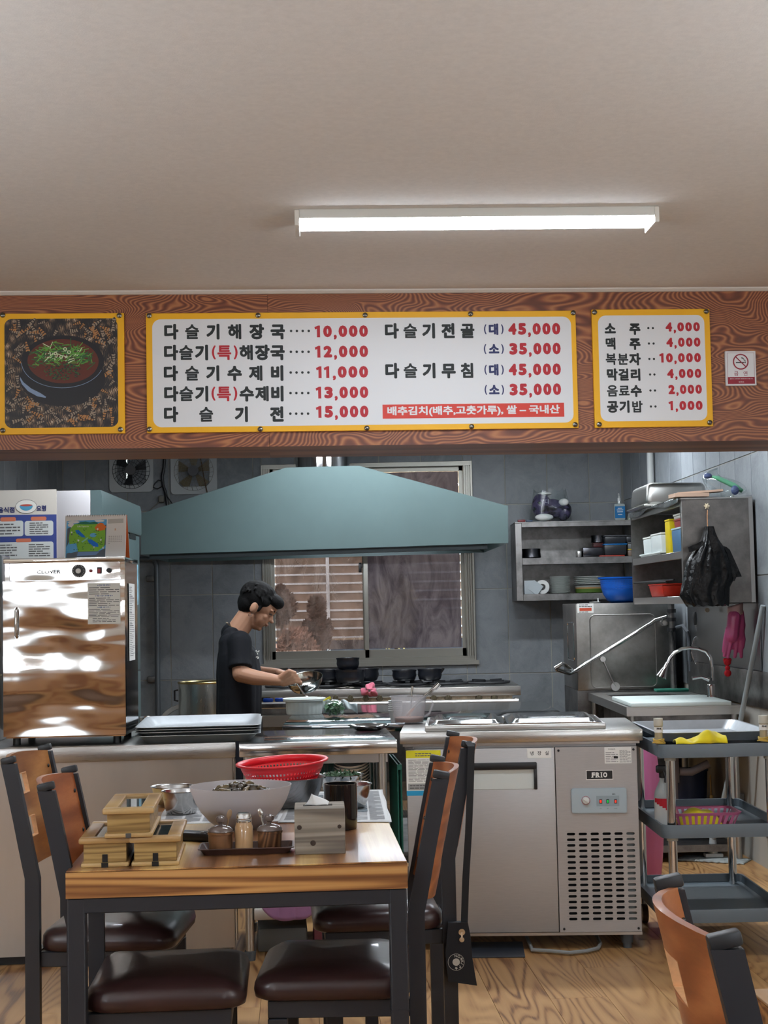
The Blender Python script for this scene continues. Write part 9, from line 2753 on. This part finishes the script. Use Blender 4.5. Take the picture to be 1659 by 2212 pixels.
# spray bottle
x_ = at(1428, 1700, TY0 + 0.16).x
t = T('spray_bottle', 'grey spray bottle with a red label on the middle tier of the trolley', 'bottle', (x_ + 0.012, TY0 + 0.17, TZ2 + 0.0006), 0)
b = B(); b.lathe([(0, 0), (0.034, 0), (0.037, 0.004), (0.037, 0.115), (0.034, 0.135), (0.020, 0.165), (0.015, 0.175), (0.015, 0.185), (0, 0.185)], n=28); part('bottle_body', b, M('spray_grey', (158, 164, 164), 0.4), t)
b = B(); b.lathe([(0.0374, 0.012), (0.0374, 0.112)], n=28); part('label', b, M('label_white', (196, 198, 196), 0.5), t, recalc=True)
b = B(); P_ = []
for i in range(9):
    a = R(-90 - 75 + i * 18); P_.append((0.0379 * math.cos(a), 0.0379 * math.sin(a)))
for i in range(8):
    z0_ = 0.072 + 0.012 * abs(i - 4) / 2 if i < 4 else 0.07 + 0.006 * abs(i - 4); b.raw([(P_[i][0], P_[i][1], z0_), (P_[i + 1][0], P_[i + 1][1], z0_), (P_[i + 1][0], P_[i + 1][1], 0.112), (P_[i][0], P_[i][1], 0.112)], [(0, 1, 2, 3)])
part('red_label_band', b, M('spray_red', (176, 24, 44), 0.4), t, smooth=0)
b = B(); b.cyl((0, 0, 0.186), (0, 0, 0.205), 0.017, n=16); b.box((-0.006, -0.006, 0.218), (0.045, 0.022, 0.028), bev=0.006); b.tube([(0.0, -0.014, 0.21), (0.004, -0.026, 0.19), (0.0, -0.03, 0.17)], [0.006, 0.005, 0.004], 8); part('trigger_head', b, BLK, t)
# pink basket with yellow cloth
x_ = at(1516, 1700, TY0 + 0.17).x
t = T('pink_basket', 'pink plastic slotted basket on the middle tier of the trolley', 'basket', (x_, TY0 + 0.19, TZ2 + 0.0006), R(1))
b = B(); bw2, bd2, bh2 = 0.132, 0.105, 0.062
def rgm(f, z, r_=0.03): return [(p[0], p[1], z) for p in rrect(-bw2 * f, bw2 * f, -bd2 * f, bd2 * f, r_, 8)]
N_B = 36
lo_, hi_ = rgm(0.80, 0.003), rgm(0.95, bh2 - 0.006)
def along(ring, s_):
    n_ = len(ring); L = [0]
    for i in range(n_): L.append(L[-1] + (V(ring[(i + 1) % n_]) - V(ring[i])).length)
    d = s_ * L[-1]
    for i in range(n_):
        if d <= L[i + 1] + 1e-9: return V(ring[i]).lerp(V(ring[(i + 1) % n_]), (d - L[i]) / max(1e-9, L[i + 1] - L[i]))
    return V(ring[0])
for k in range(N_B * 2):
    s0 = k / (N_B * 2)
    if k % 2: continue
    s1 = s0 + 0.62 / (N_B * 2) * 1.6
    b.raw([along(lo_, s0), along(lo_, min(s1, 0.9999)), along(hi_, min(s1, 0.9999)), along(hi_, s0)], [(0, 1, 2, 3)])
rA, rB_, rC = rgm(0.95, bh2 - 0.010), rgm(1.0, bh2), rgm(0.93, bh2)
for ra_, rb_ in ((rA, rB_), (rB_, rC)):
    n_ = len(ra_); b.raw(ra_ + rb_, [(i, (i + 1) % n_, n_ + (i + 1) % n_, n_ + i) for i in range(n_)])
rD, rE = rgm(0.79, 0.0), rgm(0.815, 0.012)
n_ = len(rD); b.raw(rD + rE, [(i, (i + 1) % n_, n_ + (i + 1) % n_, n_ + i) for i in range(n_)] + [tuple(range(n_))])
PNK = M('pink_plastic', (204, 112, 150), 0.4)
part('basket_body', b, PNK, t, smooth=0, recalc=False)
b = B(); b.sheet(lambda u, v: ((u - 0.5) * 0.16 - 0.01, (v - 0.5) * 0.13, 0.006 + 0.058 * math.sin(PI * u) ** 0.5 * math.sin(PI * v) ** 0.5 + 0.005 * math.sin(14 * u + 5 * v)), 30, 16)
S('yellow_cloth', b, YELC, 'yellow cloth bunched inside the pink basket', 'cloth', loc=(x_ - 0.005, TY0 + 0.19, TZ2 + 0.004), smooth=180)
